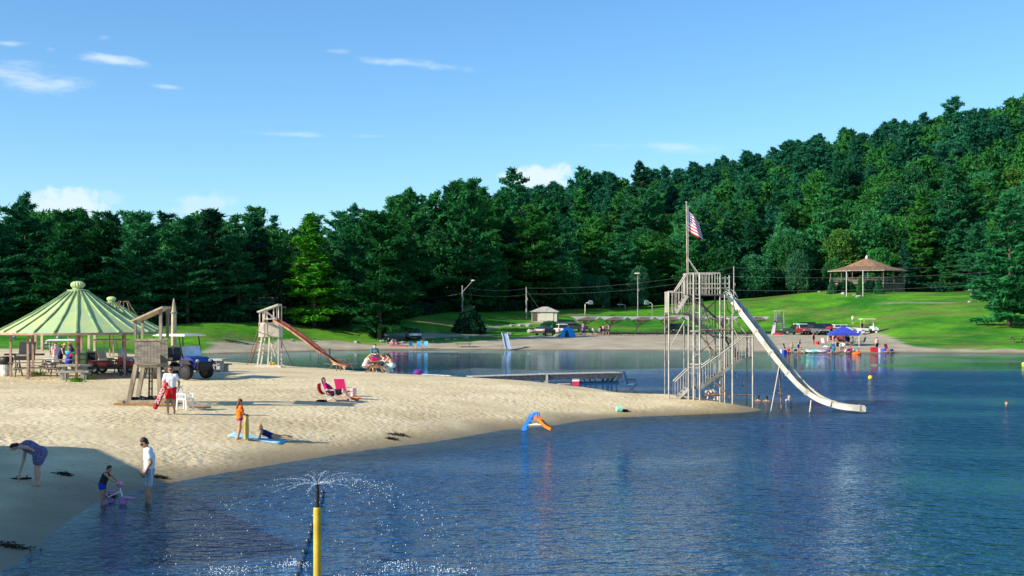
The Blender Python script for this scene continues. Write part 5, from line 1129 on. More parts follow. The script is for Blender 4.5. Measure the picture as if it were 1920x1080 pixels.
# drift weed left by the water: dark wet clumps
WEED = mat('drift_weed', (.035, .028, .015), .8, .3, 8)
def weed(px, row, w, label, seed):
    r = np.random.default_rng(seed); c = at(px, row); n = 260; C = np.stack([r.normal(size=n) * w * .22, r.normal(size=n) * w * .13, np.abs(r.normal(size=n)) * .03], -1)
    z = np.maximum(ground(C[:, 0] + c.x, C[:, 1] + c.y), .0) - c.z; C[:, 2] += z; C, U, W = leaf_tris(C, np.tile([0, 0, .3], (n, 1)), .045, r, .25, .3); me = tris_mesh('drift_weed', C, U, W); me.materials.append(WEED); o = bpy.data.objects.new('drift_weed', me); COL.objects.link(o); o.location = c; tag(o, label, 'weed', 'clumps of weed on the beach', 'stuff')
for i, (px, row, w, lb) in enumerate([(300, 896, .5, 'dark clump of weed just behind the wading person'), (208, 933, .35, 'small dark weed clump between toddler and wading person'), (748, 816, .9, 'long dark clump of weed above the water left of the toy slide'), (20, 1026, .8, 'dark weed on the shaded sand at the bottom left'), (120, 890, .5, 'dark weed on the shaded sand beside the bending person\'s feet'), (735, 824, .5, 'small weed clump below the long one')]): weed(px, row, w, lb, i)
# tufts of grass at the concrete table
def tuft(name, label, c, n, hgt, spread, seed, mt=LIME):
    r = np.random.default_rng(seed); x, y = r.normal(size=n) * spread, r.normal(size=n) * spread * .6; C = np.stack([x, y, r.uniform(0, hgt * .5, n)], -1); C, U, W = leaf_tris(C, np.tile([0, 0, 1.6], (n, 1)), hgt * .5, r, .5, .12); me = tris_mesh(name, C, U, W); me.materials.append(mt); o = bpy.data.objects.new(name, me); COL.objects.link(o); o.location = c; return tag(o, label, 'weeds', 'grass tufts by the tables')
tuft('grass_tuft', 'bright green grass tuft at the front foot of the concrete table', at(145, 716), 160, .30, .22, 1); tuft('grass_tuft', 'low green weeds under the long grey picnic table', at(68, 703), 120, .3, .3, 2); tuft('grass_tuft', 'weeds at the right foot of the concrete table', at(166, 711), 90, .22, .2, 3)

# ================================================================== slide tower on the point
TY = 63.0; k = F / TY; tb0 = Vector(((1300 - 960) / k, TY, 0)); tw = thing('slide_tower', 'tall steel stair tower with platform and railings on the sand point', 'slide tower', tb0)
def XT(px): return (px - 1300) / k
def ZT(row): return EYE - (row - HOR) / k
def TP_(px, row, y): return Vector((XT(px), y, ZT(row)))
yF, yB = -.75, .85; gz0 = lambda px, y: gz(tb0.x + XT(px), TY + y) - .25
for px, top, y, r in [(1250.5, 546, yF, .045), (1287, 593, yF, .045), (1296.5, 513, yF, .06), (1308, 513, yF, .055), (1346, 513, yF + .1, .045), (1287, 553, yB, .045), (1308, 553, yB, .05), (1346, 513, yB, .045), (1360, 596, yB, .04), (1368.5, 575, yF, .05), (1406, 631, yF, .045), (1406, 631, yB, .04), (1250.5, 587, yB, .04), (1354, 553, yF, .035)]:
    rod('post', (XT(px), y, gz0(px, y)), (XT(px), y, ZT(top)), r * .82, STEEL_P if y < 0 else STEEL, tw)
def flight(a, b, y0, y1, n, rails=True, mat_=STEEL, rail_h=1.0, side=(0, 1)):
    """stringers, treads, hand rails and balusters between two landings"""
    a, b = Vector(a), Vector(b)
    for i, y in enumerate((y0, y1)):
        bar('stringer', (a.x, y, a.z), (b.x, y, b.z), .05, .16, mat_, tw)
        if rails and i in side:
            rod('handrail', (a.x, y, a.z + rail_h), (b.x, y, b.z + rail_h), .03, STEEL_P, tw)
            m = max(4, int(abs(b.x - a.x) / .13))
            for j in range(m + 1): t = j / m; x, z = a.x + (b.x - a.x) * t, a.z + (b.z - a.z) * t; rod('baluster', (x, y, z), (x, y, z + rail_h), .011, STEEL_P if y < 0 else STEEL, tw)
    for j in range(n): t = (j + .5) / n; x, z = a.x + (b.x - a.x) * t, a.z + (b.z - a.z) * t; bar('tread', (x, y0, z + .02), (x, y1, z + .02), .24, .04, DECKM, tw)
def landing(px0, px1, row, y0, y1, name='landing'):
    m = MB(); m.box(((XT(px0) + XT(px1)) / 2, (y0 + y1) / 2, ZT(row)), (XT(px1) - XT(px0), y1 - y0, .09)); obj(name, m, DECKM, tw)
def railing(px0, px1, row, y, hgt, step=.15, m=None, bars=False):
    z = ZT(row); a, b = XT(px0), XT(px1); rod('handrail', (a, y, z + hgt), (b, y, z + hgt), .03, STEEL_P, tw); n = max(2, int(abs(b - a) / step))
    for i in range(n + 1): x = a + (b - a) * i / n; rod('baluster', (x, y, z), (x, y, z + hgt), .012, m or STEEL_P, tw)
def cross_railing(px, row, y0, y1, hgt, step=.16):
    z = ZT(row); rod('handrail', (XT(px), y0, z + hgt), (XT(px), y1, z + hgt), .03, STEEL_P, tw); n = max(2, int(abs(y1 - y0) / step))
    for i in range(n + 1): y = y0 + (y1 - y0) * i / n; rod('baluster', (XT(px), y, z), (XT(px), y, z + hgt), .012, STEEL_P, tw)
# ground -> landing 1
flight(TP_(1262, 751, 0), TP_(1287, 727, 0), yF, yF + .75, 4, mat_=STEEL_P); landing(1286, 1310, 726, yF, yF + .75); railing(1287, 1309, 726, yF, 1.05)
# landing 1 -> landing 2 (front, rising to the right)
flight(TP_(1309, 726, 0), TP_(1386, 671, 0), yF, yF + .75, 10); landing(1385, 1406, 670, yF, yB, ); railing(1386, 1406, 670, yF, 1.06); cross_railing(1405.5, 670, yF, yB, 1.05)
# landing 2 -> mid landing -> landing 3 (behind, rising to the left)
flight(TP_(1386, 670, 0), TP_(1366, 634, 0), yB - .72, yB, 6); landing(1345, 1368, 633, yB - .72, yB); railing(1346, 1367, 633, yB, 1.0); railing(1346, 1367, 633, yB - .74, 1.0)
flight(TP_(1346, 633, 0), TP_(1290, 588, 0), yB - .72, yB, 9); landing(1250, 1290, 587.5, yF, yB); cross_railing(1250.5, 588, yF, yB, 1.1); railing(1251, 1264, 588, yF, 1.12); railing(1251, 1289, 588, yB, 1.1)
# landing 3 -> platform
flight(TP_(1264, 587, 0), TP_(1285, 555, 0), yF, yF + .75, 5, mat_=STEEL_P, rail_h=1.12); landing(1284, 1356, 553, yF, yB, 'platform')
railing(1286, 1346, 553, yF, 1.09, .13); railing(1286, 1346, 553, yB, 1.09, .16); cross_railing(1285.5, 553, 0.05, yB, 1.09)
rod('mid_rail', TP_(1287, 533, yF), TP_(1346, 533, yF), .022, STEEL_P, tw); rod('mid_rail', TP_(1287, 541, yF), TP_(1346, 541, yF), .022, STEEL_P, tw)
rod('gate_post', TP_(1364, 550, yF + .2), TP_(1364, 517, yF + .2), .035, STEEL_P, tw); rod('gate_post', TP_(1364, 550, yB - .2), TP_(1364, 517, yB - .2), .035, STEEL, tw)
for row in (521.5, 532, 540): rod('gate_bar', TP_(1346, row, yF + .15), TP_(1364, row + .5, yF + .2), .035, STEEL_P, tw); rod('gate_bar', TP_(1346, row, yB - .2), TP_(1364, row + .5, yB - .2), .03, STEEL, tw)
for pts, r in ((( (1347, 541), (1362, 540), (1374, 548), (1380, 558)), .03),):
    for y in (yF + .25, yB - .3): m = MB(); m.tube([TP_(a, b, y) for a, b in pts], r, 7); obj('slide_grip', m, STEEL_P, tw, smooth=True)
m = MB(); m.tube([TP_(1358, 597, yF + .2), TP_(1373, 599, yF + .2), TP_(1388, 616, yF + .2), TP_(1398, 630, yF + .2)], .04, 7); obj('curved_handrail', m, STEEL_P, tw, smooth=True)
for a, b, y, m_, r in [((1310, 565), (1360, 615), .05, RUST, .05), ((1308, 597), (1345, 562), .1, STEEL, .03), ((1311, 626), (1345, 668), .1, RUST, .045), ((1298, 676), (1345, 630), .15, STEEL, .035), ((1334, 712), (1364, 742), yF, RUST, .05), ((1317, 560), (1336, 620), .2, STEEL_P, .03), ((1322, 620), (1337, 680), .2, STEEL_P, .03), ((1316, 680), (1338, 738), .2, STEEL_P, .035), ((1280, 601), (1254, 648), yF, STEEL_P, .022), ((1253, 654), (1287, 654), yF, STEEL_P, .03), ((1250, 593), (1287, 593), yF, STEEL_P, .03), ((1312, 740), (1352, 738), yF + .1, RUST, .05), ((1370, 739), (1404, 739), yF, RUST, .035), ((1309, 618), (1368, 618), yF, RUST, .045), ((1290, 682), (1308, 683), yF, STEEL_P, .05), ((1290, 621), (1308, 621), yF, STEEL_P, .05), ((1380, 695), (1403, 732), yB, RUST, .02), ((1350, 706), (1360, 706), yB, STEEL, .03), ((1254, 716), (1254, 716.5), yF, STEEL, .03)]:
    rod('brace', TP_(*a, y), TP_(*b, y), r, m_, tw)
for i in range(6): rod('rung', TP_(1296.5, 560 + 26 * i, yF), TP_(1308, 560 + 26 * i, yF), .025, STEEL_P, tw)
for row in (600, 650, 700):
    for px in (1296.5, 1308, 1346): rod('tie', TP_(px, row, yF), TP_(px, row, yB), .025, STEEL, tw)
m = MB(); m.tube([TP_(1357, 565, yF), TP_(1360, 582, yF), TP_(1366, 588, yF), TP_(1370, 575, yF)], .025, 6); obj('hose', m, BLACK, tw, smooth=True)
# the flagpole and the flag
fp = tb0 + Vector((XT(1289.5), .1, 0)); fo = thing('flagpole', 'rusty flagpole braced on top of the slide tower', 'flagpole', fp)
rod('pole', (0, 0, ZT(553)), (-.05, 0, ZT(380)), .032, mat('weathered_pole', (.40, .32, .26), .7, .2, 4), fo); m = MB(); m.ball((-.05, 0, ZT(379)), .06, 8); obj('finial', m, STEEL, fo)
for y in (-.5, .6): rod('brace', (0, 0, ZT(483)), (XT(1312) - XT(1289.5), y * .7, ZT(518)), .02, STEEL_P, fo)
rod('halyard', (.02, -.06, ZT(386)), (.03, -.06, ZT(515)), .008, WHITE_C, fo)
def flag_material():
    m = bpy.data.materials.new('stars_and_stripes'); m.use_nodes = True; nt = m.node_tree; N = nt.nodes; L = nt.links; b = N['Principled BSDF']; b.inputs['Roughness'].default_value = .8
    uv = N.new('ShaderNodeUVMap'); sp = N.new('ShaderNodeSeparateXYZ'); L.new(uv.outputs[0], sp.inputs[0])
    def mt(op, a, c):
        n = N.new('ShaderNodeMath'); n.operation = op
        for i, v in enumerate((a, c)):
            if v is None: continue
            if isinstance(v, (int, float)): n.inputs[i].default_value = v
            else: L.new(v, n.inputs[i])
        return n.outputs[0]
    st = mt('GREATER_THAN', mt('MODULO', mt('MULTIPLY', sp.outputs[1], 6.5), 1.0), .5)     # white bands between the red ones
    def mix(f, a, c):
        n = N.new('ShaderNodeMix'); n.data_type = 'RGBA'; L.new(f, n.inputs['Factor'])
        for i, v in ((6, a), (7, c)):
            if isinstance(v, tuple): n.inputs[i].default_value = (*v, 1)
            else: L.new(v, n.inputs[i])
        return n.outputs[2]
    bands = mix(st, (.60, .02, .035), (.80, .78, .76))
    canton = mt('MULTIPLY', mt('LESS_THAN', sp.outputs[0], .40), mt('GREATER_THAN', sp.outputs[1], 6 / 13))
    u = mt('SUBTRACT', mt('FRACT', mt('MULTIPLY', sp.outputs[0], 6 / .40), None), .5); v = mt('SUBTRACT', mt('FRACT', mt('MULTIPLY', mt('SUBTRACT', sp.outputs[1], 6 / 13), 5 / (7 / 13)), None), .5)
    star = mt('LESS_THAN', mt('ADD', mt('MULTIPLY', u, u), mt('MULTIPLY', v, v)), .085)
    L.new(mix(canton, bands, mix(star, (.02, .03, .16), (.80, .80, .80))), b.inputs['Base Color']); return m
def flag():
    hoist, fly, nx, ny = 1.12, 1.3, 26, 14; V = []; Fc = []; UV = []
    for j in range(ny + 1):
        for i in range(nx + 1):
            u, v = i / nx, j / ny; s = u * fly; x = s * .66; z = -s * .36 * (1 + .25 * v); y = .14 * math.sin(u * 7 + v * 1.5) * (u ** .6) + s * .08
            V.append((x * (1.0 - .28 * v) + .03, y, (v - 1) * hoist + z * (1.0)))
            UV.append((u, v))
    for j in range(ny):
        for i in range(nx): a = j * (nx + 1) + i; Fc.append((a, a + 1, a + nx + 2, a + nx + 1))
    mb = MB(); mb.add(V, Fc); me = mesh_of('flag', mb, True); ul = me.uv_layers.new(name='UVMap')
    for p in me.polygons:
        for li, vi in zip(p.loop_indices, p.vertices): ul.data[li].uv = UV[vi]
    o = obj('flag', me, flag_material(), None, fp + Vector((-.03, 0, ZT(393)))); md = o.modifiers.new('cloth', 'SOLIDIFY'); md.thickness = .006
    tag(o, 'American flag drooping from the pole over the slide tower', 'flag')
flag()
# the big water slide
SLW = mat('chalky_slide', (.60, .56, .46), .6, .24, 1.2); SLB = mat('shaded_slide_bed', (.32, .32, .30), .5, .2, 2)  # bed colour carries the shade of its upper face, against sunlit pale walls
so = thing('water_slide', 'long pale trough water slide curving from tower platform into the lake', 'water slide', tb0); 
def W(px, row, Y): return P(px, row, Y) - tb0
wp = [W(1355, 553, 63.05), W(1366, 557, 63.0), W(1382, 577, 62.8), W(1420, 625, 62.2), W(1455, 672, 61.6), W(1480, 703, 61.2), W(1510, 735, 60.7), W(1540, 755, 60.3), W(1570, 765, 60.0), W(1600, 769, 59.8), W(1622, 770.5, 59.7)]
chute(so, smooth_path(wp, 44), .70, .24, .05, SLB, SLW, SLW, .95); flanges(so, smooth_path(wp, 44), .70, .24, 6, STEEL)
for (px, row, Y), feet in (((1461, 686, 61.4), ((1436, 776), (1472, 775))), ((1521, 748, 60.5), ((1511, 774), (1529, 775)))):
    t = W(px, row, Y)
    for f in feet: q = Vector(((f[0] - 960) * (Y) / F, Y - .15 if f is feet[0] else Y + .5, -1.2)) - tb0; rod('support_leg', t + Vector((0, 0, -.06)), q, .035, STEEL_P if f is feet[0] else RUST, so)
rod('support_brace', W(1450, 735, 61.4), W(1468, 738, 61.4), .02, STEEL, so)
m = MB(); m.box(((W(1362, 556, 63)))[:], (.5, .9, .08)); obj('slide_lip', m, SLW, so)

# ================================================================== dock
DK = mat('dock_plank', (.40, .37, .33), .8, .2, 4); DKD = mat('dock_side', (.13, .12, .115), .8, .2, 4)
A_d, B_d, E_d = Vector((-2.95, 84.3, .55)), Vector((2.3, 86.2, .62)), Vector((7.65, 88.0, .66)); do = thing('dock', 'long low grey dock running from the bank over the water', 'dock', A_d)
def dockpart(a, b, nm):
    d, u, v = basis(b - a); L = (b - a).length; w = 1.35
    for s in (-1, 1): bar('side_beam', a + u * s * w / 2 - v * .20, b + u * s * w / 2 - v * .20, .06, .32, DKD, do)
    n = int(L / .32)
    for i in range(n): t = (i + .5) / n; c = a.lerp(b, t); bar('plank', c - u * (w / 2 + .04), c + u * (w / 2 + .04), .29, .045, DK, do)
dockpart(Vector((0, 0, 0)), B_d - A_d, 0); dockpart(B_d - A_d, E_d - A_d, 1)
jb = B_d - A_d
for s in (-1, 1):
    m = MB(); m.box((jb.x, jb.y + s * .6, -.32), (.42, .26, .85)); obj('pile_block', m, CONC, do); rod('pile', (jb.x - .3, jb.y + s * .75, -1.8), (jb.x - .3, jb.y + s * .75, .12), .06, STEEL_P, do)
d_, u_, v_ = basis(E_d - B_d)
for t, lean_ in ((.48, .35), (.62, .35), (.80, .3), (.84, -.3), (.90, -.35), (.97, -.45)):
    for s in (-1, 1): c = (B_d - A_d).lerp(E_d - A_d, t) + u_ * s * .5; bar('strut', c - v_ * .3, c + d_ * lean_ - Vector((0, 0, .3 + .62)), .07, .07, DKD, do)
rod('float_tube', (B_d - A_d).lerp(E_d - A_d, .4) - Vector((0, 0, .66)), (E_d - A_d) - Vector((0, 0, .68)), .06, DKD, do)

# ================================================================== swimmers, buoys, sprinkler
def swimmer(px, row, deg, label, hair, skin=SKIN, up=.30):
    q = wz(px, row); return person(label, (q[0], q[1], -1.70 + up), deg, 1.7, STAND, skin, hair, [('trunks', NAVY_C, 'shorts')], group='swimmers near the slide')
swimmer(1421, 751, 40, 'swimmer with dark hair, head just above water right of the tower', HAIR_D, TAN); swimmer(1437, 752, 60, 'dark haired swimmer, head above water close left of the slide prop', HAIR_D, TAN); swimmer(1479, 751, -60, 'swimmer with reddish sunlit face behind the slide legs', HAIR_B, PALE, .36); swimmer(1887, 760, -90, 'lone swimmer far out at the right of the water', HAIR_B, TAN, .25)
q = wz(1350, 752); person('person with bare pink back bending in the water behind the tower posts', (q[0], q[1] + 1.0, -.55), 200, 1.7, PICK, PALE, HAIR_BL, [('trunks', BLUE_C, 'briefs')])
YEL = mat('yellow_buoy', (.85, .58, .03), .4, .06, 4)
for px, row, lb in ((1632, 710, 'round yellow buoy floating on open water beyond the slide'), (1919, 684, 'yellow buoy cut by the right edge of the view')):
    q = wz(px, row); o = thing('buoy', lb, 'buoy', (q[0], q[1], .08), 0, 'yellow buoys'); m = MB(); m.ball((0, 0, 0), .17, 14); obj('float', m, YEL, o, smooth=True); m = MB(); m.tube([(-.06, 0, .19), (0, 0, .28), (.06, 0, .19)], .015, 5); obj('eye_ring', m, BLACK, o)
sp_ = Vector(((595 - 960) * 21 / F, 21, 0)); o = thing('sprinkler_post', 'yellow post topped by a black sprinkler pipe in the foreground water', 'sprinkler', sp_)
m = MB(); m.tube([(0, 0, -1.2), (0, 0, 1.48), (0, 0, 1.50)], [.068, .068, .058], 16); obj('sleeve', m, mat('yellow_sleeve', (.62, .38, .035), .5, .12, 3), o, smooth=False); m = MB(); m.tube([(0, 0, 1.40), (0, 0, 1.80), (0, 0, 1.82), (0, 0, 1.86)], [.036, .036, .03, .03], 12); obj('riser_pipe', m, BLACK, o); m = MB(); m.ball((0, 0, 1.89), .035, 8, (1, 1, .8)); obj('spray_head', m, BLACK, o)
# line of floats
o = thing('float_line', 'rope of small dark floats trailing beside the yellow post', 'float line', (*wz(580, 998), 0)); bx, by = wz(580, 998); fl = [(605, 921), (603.5, 930), (601, 942), (588, 967), (585, 984), (581, 999), (577, 1014), (570.5, 1034), (564, 1056), (557, 1079), (549, 1104)]
BD = mat('dark_float', (.03, .045, .05), .35, .15, 6, spec=.7); fw_ = [Vector((*wz(a, b + 3), .03)) - Vector((bx, by, 0)) for a, b in fl]
for q in fw_: m = MB(); m.ball((0, 0, 0), .060, 12, (1, 1, 1.1)); b_ = obj('float', m, BD, o, q, smooth=True); b_.rotation_euler = (math.radians(80), .25, .2)
m = MB(); m.tube(fw_, .006, 5); obj('rope', m, mat('rope', (.12, .10, .08), .9, .2, 10), o)
# spray: thousands of drops nobody could count
def spray():
    r = np.random.default_rng(8); C = []; S = []
    WN = sp_ + Vector((0, 0, 1.90)); g = 9.8
    for jet in range(16):
        az = jet * 2 * math.pi / 16 + r.uniform(-.1, .1); right = math.cos(az) > -.2; v = r.uniform(4.0, 4.7) if right else r.uniform(3.5, 4.5); el = math.radians(r.uniform(9, 20)); n = 66 if right else 18
        if abs(math.sin(az)) > .75: n = int(n * .5)
        T = (v * math.sin(el) + math.sqrt((v * math.sin(el)) ** 2 + 2 * g * 1.9)) / g
        t = r.uniform(0, 1, n) ** 1.25 * T; vv = v * r.normal(1, .035, n); ee = el + r.normal(0, .035, n); aa = az + r.normal(0, .045, n)
        x = vv * np.cos(ee) * t * np.cos(aa); y = vv * np.cos(ee) * t * np.sin(aa); z = vv * np.sin(ee) * t - .5 * g * t * t
        C.append(np.stack([x, y, z], -1) + np.array(WN)); S.append(r.uniform(.0018, .0052, n) * (1 + 1.0 * (t / T)))
    for jet in range(14):      # unbroken threads of water next to the nozzle
        az = jet * .449 + .2; v = 4.4 if math.cos(az) > -.2 else 3.9; el = math.radians(r.uniform(8, 22)); n = 150; t = r.uniform(0, 1, n) ** .9 * .22
        C.append(np.stack([v * math.cos(el) * t * math.cos(az), v * math.cos(el) * t * math.sin(az), v * math.sin(el) * t - 4.9 * t * t], -1) + r.normal(0, .006, (n, 3)) + np.array(WN)); S.append(np.full(n, .0019))
    n = 60; t = r.uniform(0, .55, n); C.append(np.stack([r.normal(0, .10, n) * t * 3 - .05, r.normal(0, .1, n) * t * 2, 2.0 * t - 4.9 * t * t + r.normal(0, .02, n)], -1) + np.array(WN)); S.append(r.uniform(.002, .005, n))
    C = np.concatenate(C); S = np.concatenate(S); ok = C[:, 2] > .02; C = C[ok]; S = S[ok]
    base = np.array([(1, 0, 0), (-1, 0, 0), (0, 1, 0), (0, -1, 0), (0, 0, 1.5), (0, 0, -1.5)], float); fc = np.array([(0, 2, 4), (2, 1, 4), (1, 3, 4), (3, 0, 4), (2, 0, 5), (1, 2, 5), (3, 1, 5), (0, 3, 5)])
    V = (C[:, None] + base[None] * S[:, None, None]).reshape(-1, 3); Fq = (fc[None] + (np.arange(len(C)) * 6)[:, None, None]).reshape(-1, 3)
    me = bpy.data.meshes.new('water_spray'); me.from_pydata(V.tolist(), [], Fq.tolist()); me.materials.append(mat('water_drop', (.85, .90, .95), .12, .03, 5, spec=.9)); o = bpy.data.objects.new('water_spray', me); COL.objects.link(o); tag(o, kind='stuff')
    # where the jets land the water is pocked and white
    for i, (px, row, w) in enumerate([(745, 1062, .9), (842, 1072, .8), (430, 1072, 1.0), (548, 1060, .7), (670, 1090, .9)]):
        X, Y = wz(px, row); n = 130; a = r.normal(size=n) * w * .30; b = r.normal(size=n) * w * .22; hh = np.abs(r.normal(size=n)) * .035; S2 = r.uniform(.003, .010, n)
        C2 = np.stack([X + a, Y + b, hh], -1); V = (C2[:, None] + base[None] * np.array([1.3, 1, .8]) * S2[:, None, None]).reshape(-1, 3); Fq = (fc[None] + (np.arange(n) * 6)[:, None, None]).reshape(-1, 3)
        me = bpy.data.meshes.new('splash'); me.from_pydata(V.tolist(), [], Fq.tolist()); me.materials.append(MATS['water_drop']); o = bpy.data.objects.new('splash', me); COL.objects.link(o); tag(o, kind='stuff')
spray()
# the bathhouse to the left of the view, whose roof throws the shade over the near sand
bh = thing('bathhouse', 'beach bathhouse standing left of the view, shading the near sand', 'building', (-26.1, 22.5, gz(-26.1, 22.5)), math.radians(29))
m = MB(); m.box((0, 0, 2.4), (13, 14.6, 5.0)); obj('wall', m, mat('bathhouse_wall', (.45, .40, .33), .9, .1, 2), bh); m = MB(); m.box((0, 0, 5.45), (14.6, 16, .5), 0, .97); obj('roof', m, mat('bathhouse_roof', (.12, .11, .10), .9, .2, 2), bh)
for y in (-5, -1.7, 1.7, 5): m = MB(); m.box((6.53, y, 1.3), (.08, 1.2, 2.2)); obj('door', m, WOOD_D, bh)

# ================================================================== far shore
DKBROWN = mat('brown_shingle', (.19, .12, .075), .9, .25, 1.5); SHED_W = mat('shed_wall', (.52, .49, .40), .85, .08, 2); SHED_R = mat('shed_roof', (.40, .37, .33), .8, .15, 2)
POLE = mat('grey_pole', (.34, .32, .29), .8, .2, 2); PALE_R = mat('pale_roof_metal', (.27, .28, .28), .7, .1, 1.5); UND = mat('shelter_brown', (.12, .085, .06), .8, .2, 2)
def S(Y): return Y / F
# shed
p = at(1022, 602); sh = thing('shed', 'small beige shed with hipped roof on the lawn left of the shelters', 'shed', p, math.radians(-6)); w, d, h = 4.6, 3.6, height_to(0, 584, p)
m = MB(); m.box((0, 0, h / 2 - .3), (w, d, h + .6)); obj('wall', m, SHED_W, sh); hr = height_to(0, 575, p)
m = MB(); m.add([(-w / 2 - .3, -d / 2 - .3, h), (w / 2 + .3, -d / 2 - .3, h), (w / 2 + .3, d / 2 + .3, h), (-w / 2 - .3, d / 2 + .3, h), (-.5, 0, hr), (.5, 0, hr), (-w / 2 - .3, -d / 2 - .3, h - .12), (w / 2 + .3, -d / 2 - .3, h - .12), (w / 2 + .3, d / 2 + .3, h - .12), (-w / 2 - .3, d / 2 + .3, h - .12)], [(0, 1, 5, 4), (1, 2, 5), (2, 3, 4, 5), (3, 0, 4), (6, 9, 8, 7), (0, 6, 7, 1), (1, 7, 8, 2), (2, 8, 9, 3), (3, 9, 6, 0)]); obj('roof', m, SHED_R, sh)
m = MB(); m.box((-w / 2 + .55, -d / 2 - .03, h * .45), (.8, .08, h * .9)); obj('door', m, UND, sh); m = MB(); m.box((.4, -d / 2 - .04, h * .45), (2.5, .08, h * .86)); obj('garage_door', m, mat('shed_door', (.56, .53, .45), .8, .06, 2), sh)
for x in (-w / 2 + .05, w / 2 - .05): bar('corner_board', (x, -d / 2 - .04, 0), (x, -d / 2 - .04, h), .12, .06, mat('shed_trim', (.66, .62, .52), .8, .06, 2), sh)
# picnic shelters: a row of low canopies on leaning posts
u_me = {}
def shelter(px, Y, label, w=11.2):
    q = on(px, Y); zt = height_to(0, 594.5, q); zl = height_to(0, 600.5, q); dp = 7.0
    o = thing('picnic_shelter', label, 'shelter', q, 0, 'row of picnic shelters'); hw = w / 2
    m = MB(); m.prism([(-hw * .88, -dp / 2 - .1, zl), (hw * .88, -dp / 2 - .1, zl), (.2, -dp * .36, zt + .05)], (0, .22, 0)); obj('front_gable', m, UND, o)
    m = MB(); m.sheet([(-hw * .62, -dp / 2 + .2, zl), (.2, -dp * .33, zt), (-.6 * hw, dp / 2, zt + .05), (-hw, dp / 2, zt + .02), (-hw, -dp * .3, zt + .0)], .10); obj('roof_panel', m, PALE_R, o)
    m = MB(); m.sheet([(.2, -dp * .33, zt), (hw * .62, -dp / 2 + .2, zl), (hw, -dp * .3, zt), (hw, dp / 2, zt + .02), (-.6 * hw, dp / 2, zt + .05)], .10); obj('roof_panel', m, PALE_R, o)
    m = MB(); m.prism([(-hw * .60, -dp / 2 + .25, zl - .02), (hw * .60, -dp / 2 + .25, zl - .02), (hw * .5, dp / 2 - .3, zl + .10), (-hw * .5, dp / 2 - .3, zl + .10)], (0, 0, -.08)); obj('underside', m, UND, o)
    m = MB(); m.tube([(-.95, -1.2, -.2), (-.55, -1.2, zl * .55), (-.05, -1.2, zl - .05)], [.20, .17, .34], 8); obj('post', m, mat('shelter_post', (.36, .30, .24), .8, .15, 2), o)
    for y in (-.6, .6): bar('bracket', (-.5, -1.2, zl * .6), (-.1 + y * 2, -1.2, zl - .1), .10, .12, UND, o)
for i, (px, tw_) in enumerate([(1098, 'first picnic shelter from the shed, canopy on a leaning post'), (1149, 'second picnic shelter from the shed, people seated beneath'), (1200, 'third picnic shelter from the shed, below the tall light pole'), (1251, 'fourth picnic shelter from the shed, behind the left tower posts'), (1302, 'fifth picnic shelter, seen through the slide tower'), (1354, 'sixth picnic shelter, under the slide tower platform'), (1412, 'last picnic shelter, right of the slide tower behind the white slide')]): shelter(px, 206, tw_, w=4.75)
for i in range(15):
    px = 1082 + i * 22.5; picnic_table(on(px, 199 + (i % 2) * .8), (.06 if i % 2 else -.05), 'dark picnic table in the long row under the shelters', WOOD_D, L=1.75, group='tables under the picnic shelters')
# light poles, utility poles, wires, basketball hoops
def pole(px, brow, trow, Y, label, name='utility_pole', cat='utility pole', r=.12, m_=POLE, arm=None, lampy=None, cross=False):
    q = on(px, Y); h = height_to(0, trow, q); o = thing(name, label, cat, q); m = MB(); m.tube([(0, 0, -.5), (0, 0, h)], [r * 1.25, r * .85], 8); obj('shaft', m, m_, o)
    if arm: e = Vector((arm[0] * S(Y), -.3, height_to(0, arm[1], q))); rod('arm', (0, 0, h * .80), e, .05, STEEL, o); m = MB(); m.ball(tuple(e), .22, 8, (1.6, .8, .6)); obj('lamp_head', m, LAMP, o)
    if lampy: m = MB(); m.box((-.2, -.1, h + .05), (.9, .35, .22)); obj('lamp_head', m, LAMP, o)
    if cross: bar('crossarm', (-1.0, 0, h - .5), (1.0, 0, h - .5), .10, .12, POLE, o)
    m = MB(); m.box((r * 1.3, -.1, h * .62), (.2, .24, .5)); obj('meter_box', m, STEEL, o)
    return q + Vector((0, 0, h))
t1 = pole(867, 0, 535, 217, 'utility pole with a long lamp arm behind the dark round bush', arm=(20, 526))
t2 = pole(987, 0, 538, 227, 'plain utility pole with guy wire just left of the shed', cross=False)
t3 = pole(1196, 0, 513, 235, 'tall light pole with flat lamp head between the basketball hoops', 'light_pole', 'light pole', .085, lampy=True)
t4 = pole(1376, 0, 499, 236, 'thin utility pole beside the top of the water slide')
t5 = Vector(((2100 - 960) * 236 / F, 236, 4.8 + 118 * 236 / F))
def wire(a, b, sag, label, r=.011):
    a, b = Vector(a), Vector(b); m = MB(); m.tube([a.lerp(b, i / 10) - Vector((0, 0, sag * 4 * (i / 10) * (1 - i / 10))) for i in range(11)], r, 4); tag(obj('power_line', m, mat('wire', (.30, .31, .33), .6, .1, 3), None), label, 'cable', 'power lines strung along the shore')
for dz in (0, -1.1): wire(t1 + Vector((0, 0, dz - .3)), t2 + Vector((0, 0, dz - .3)), .5, 'cable between the lamp pole and the pole by the shed'); wire(t2 + Vector((0, 0, dz - .2)), t4 + Vector((0, 0, dz - .2)), 1.2, 'cable from the shed pole across to the pole by the slide')
for dz in (-.3, -2.0, -4.6): wire(t4 + Vector((0, 0, dz)), t5 + Vector((0, 0, dz * .8)), 1.4, 'cable running right from the slide pole past the pavilion')
wire(t2 + Vector((0, 0, -.6)), on(1014, 226, 1.6), 0, 'guy wire slanting down to the shed'); wire(t1 + Vector((0, 0, -1.4)), Vector(((740 - 960) * 225 / F, 225, 4.8 + 33 * 225 / F)), .5, 'cable running left from the lamp pole into the trees')
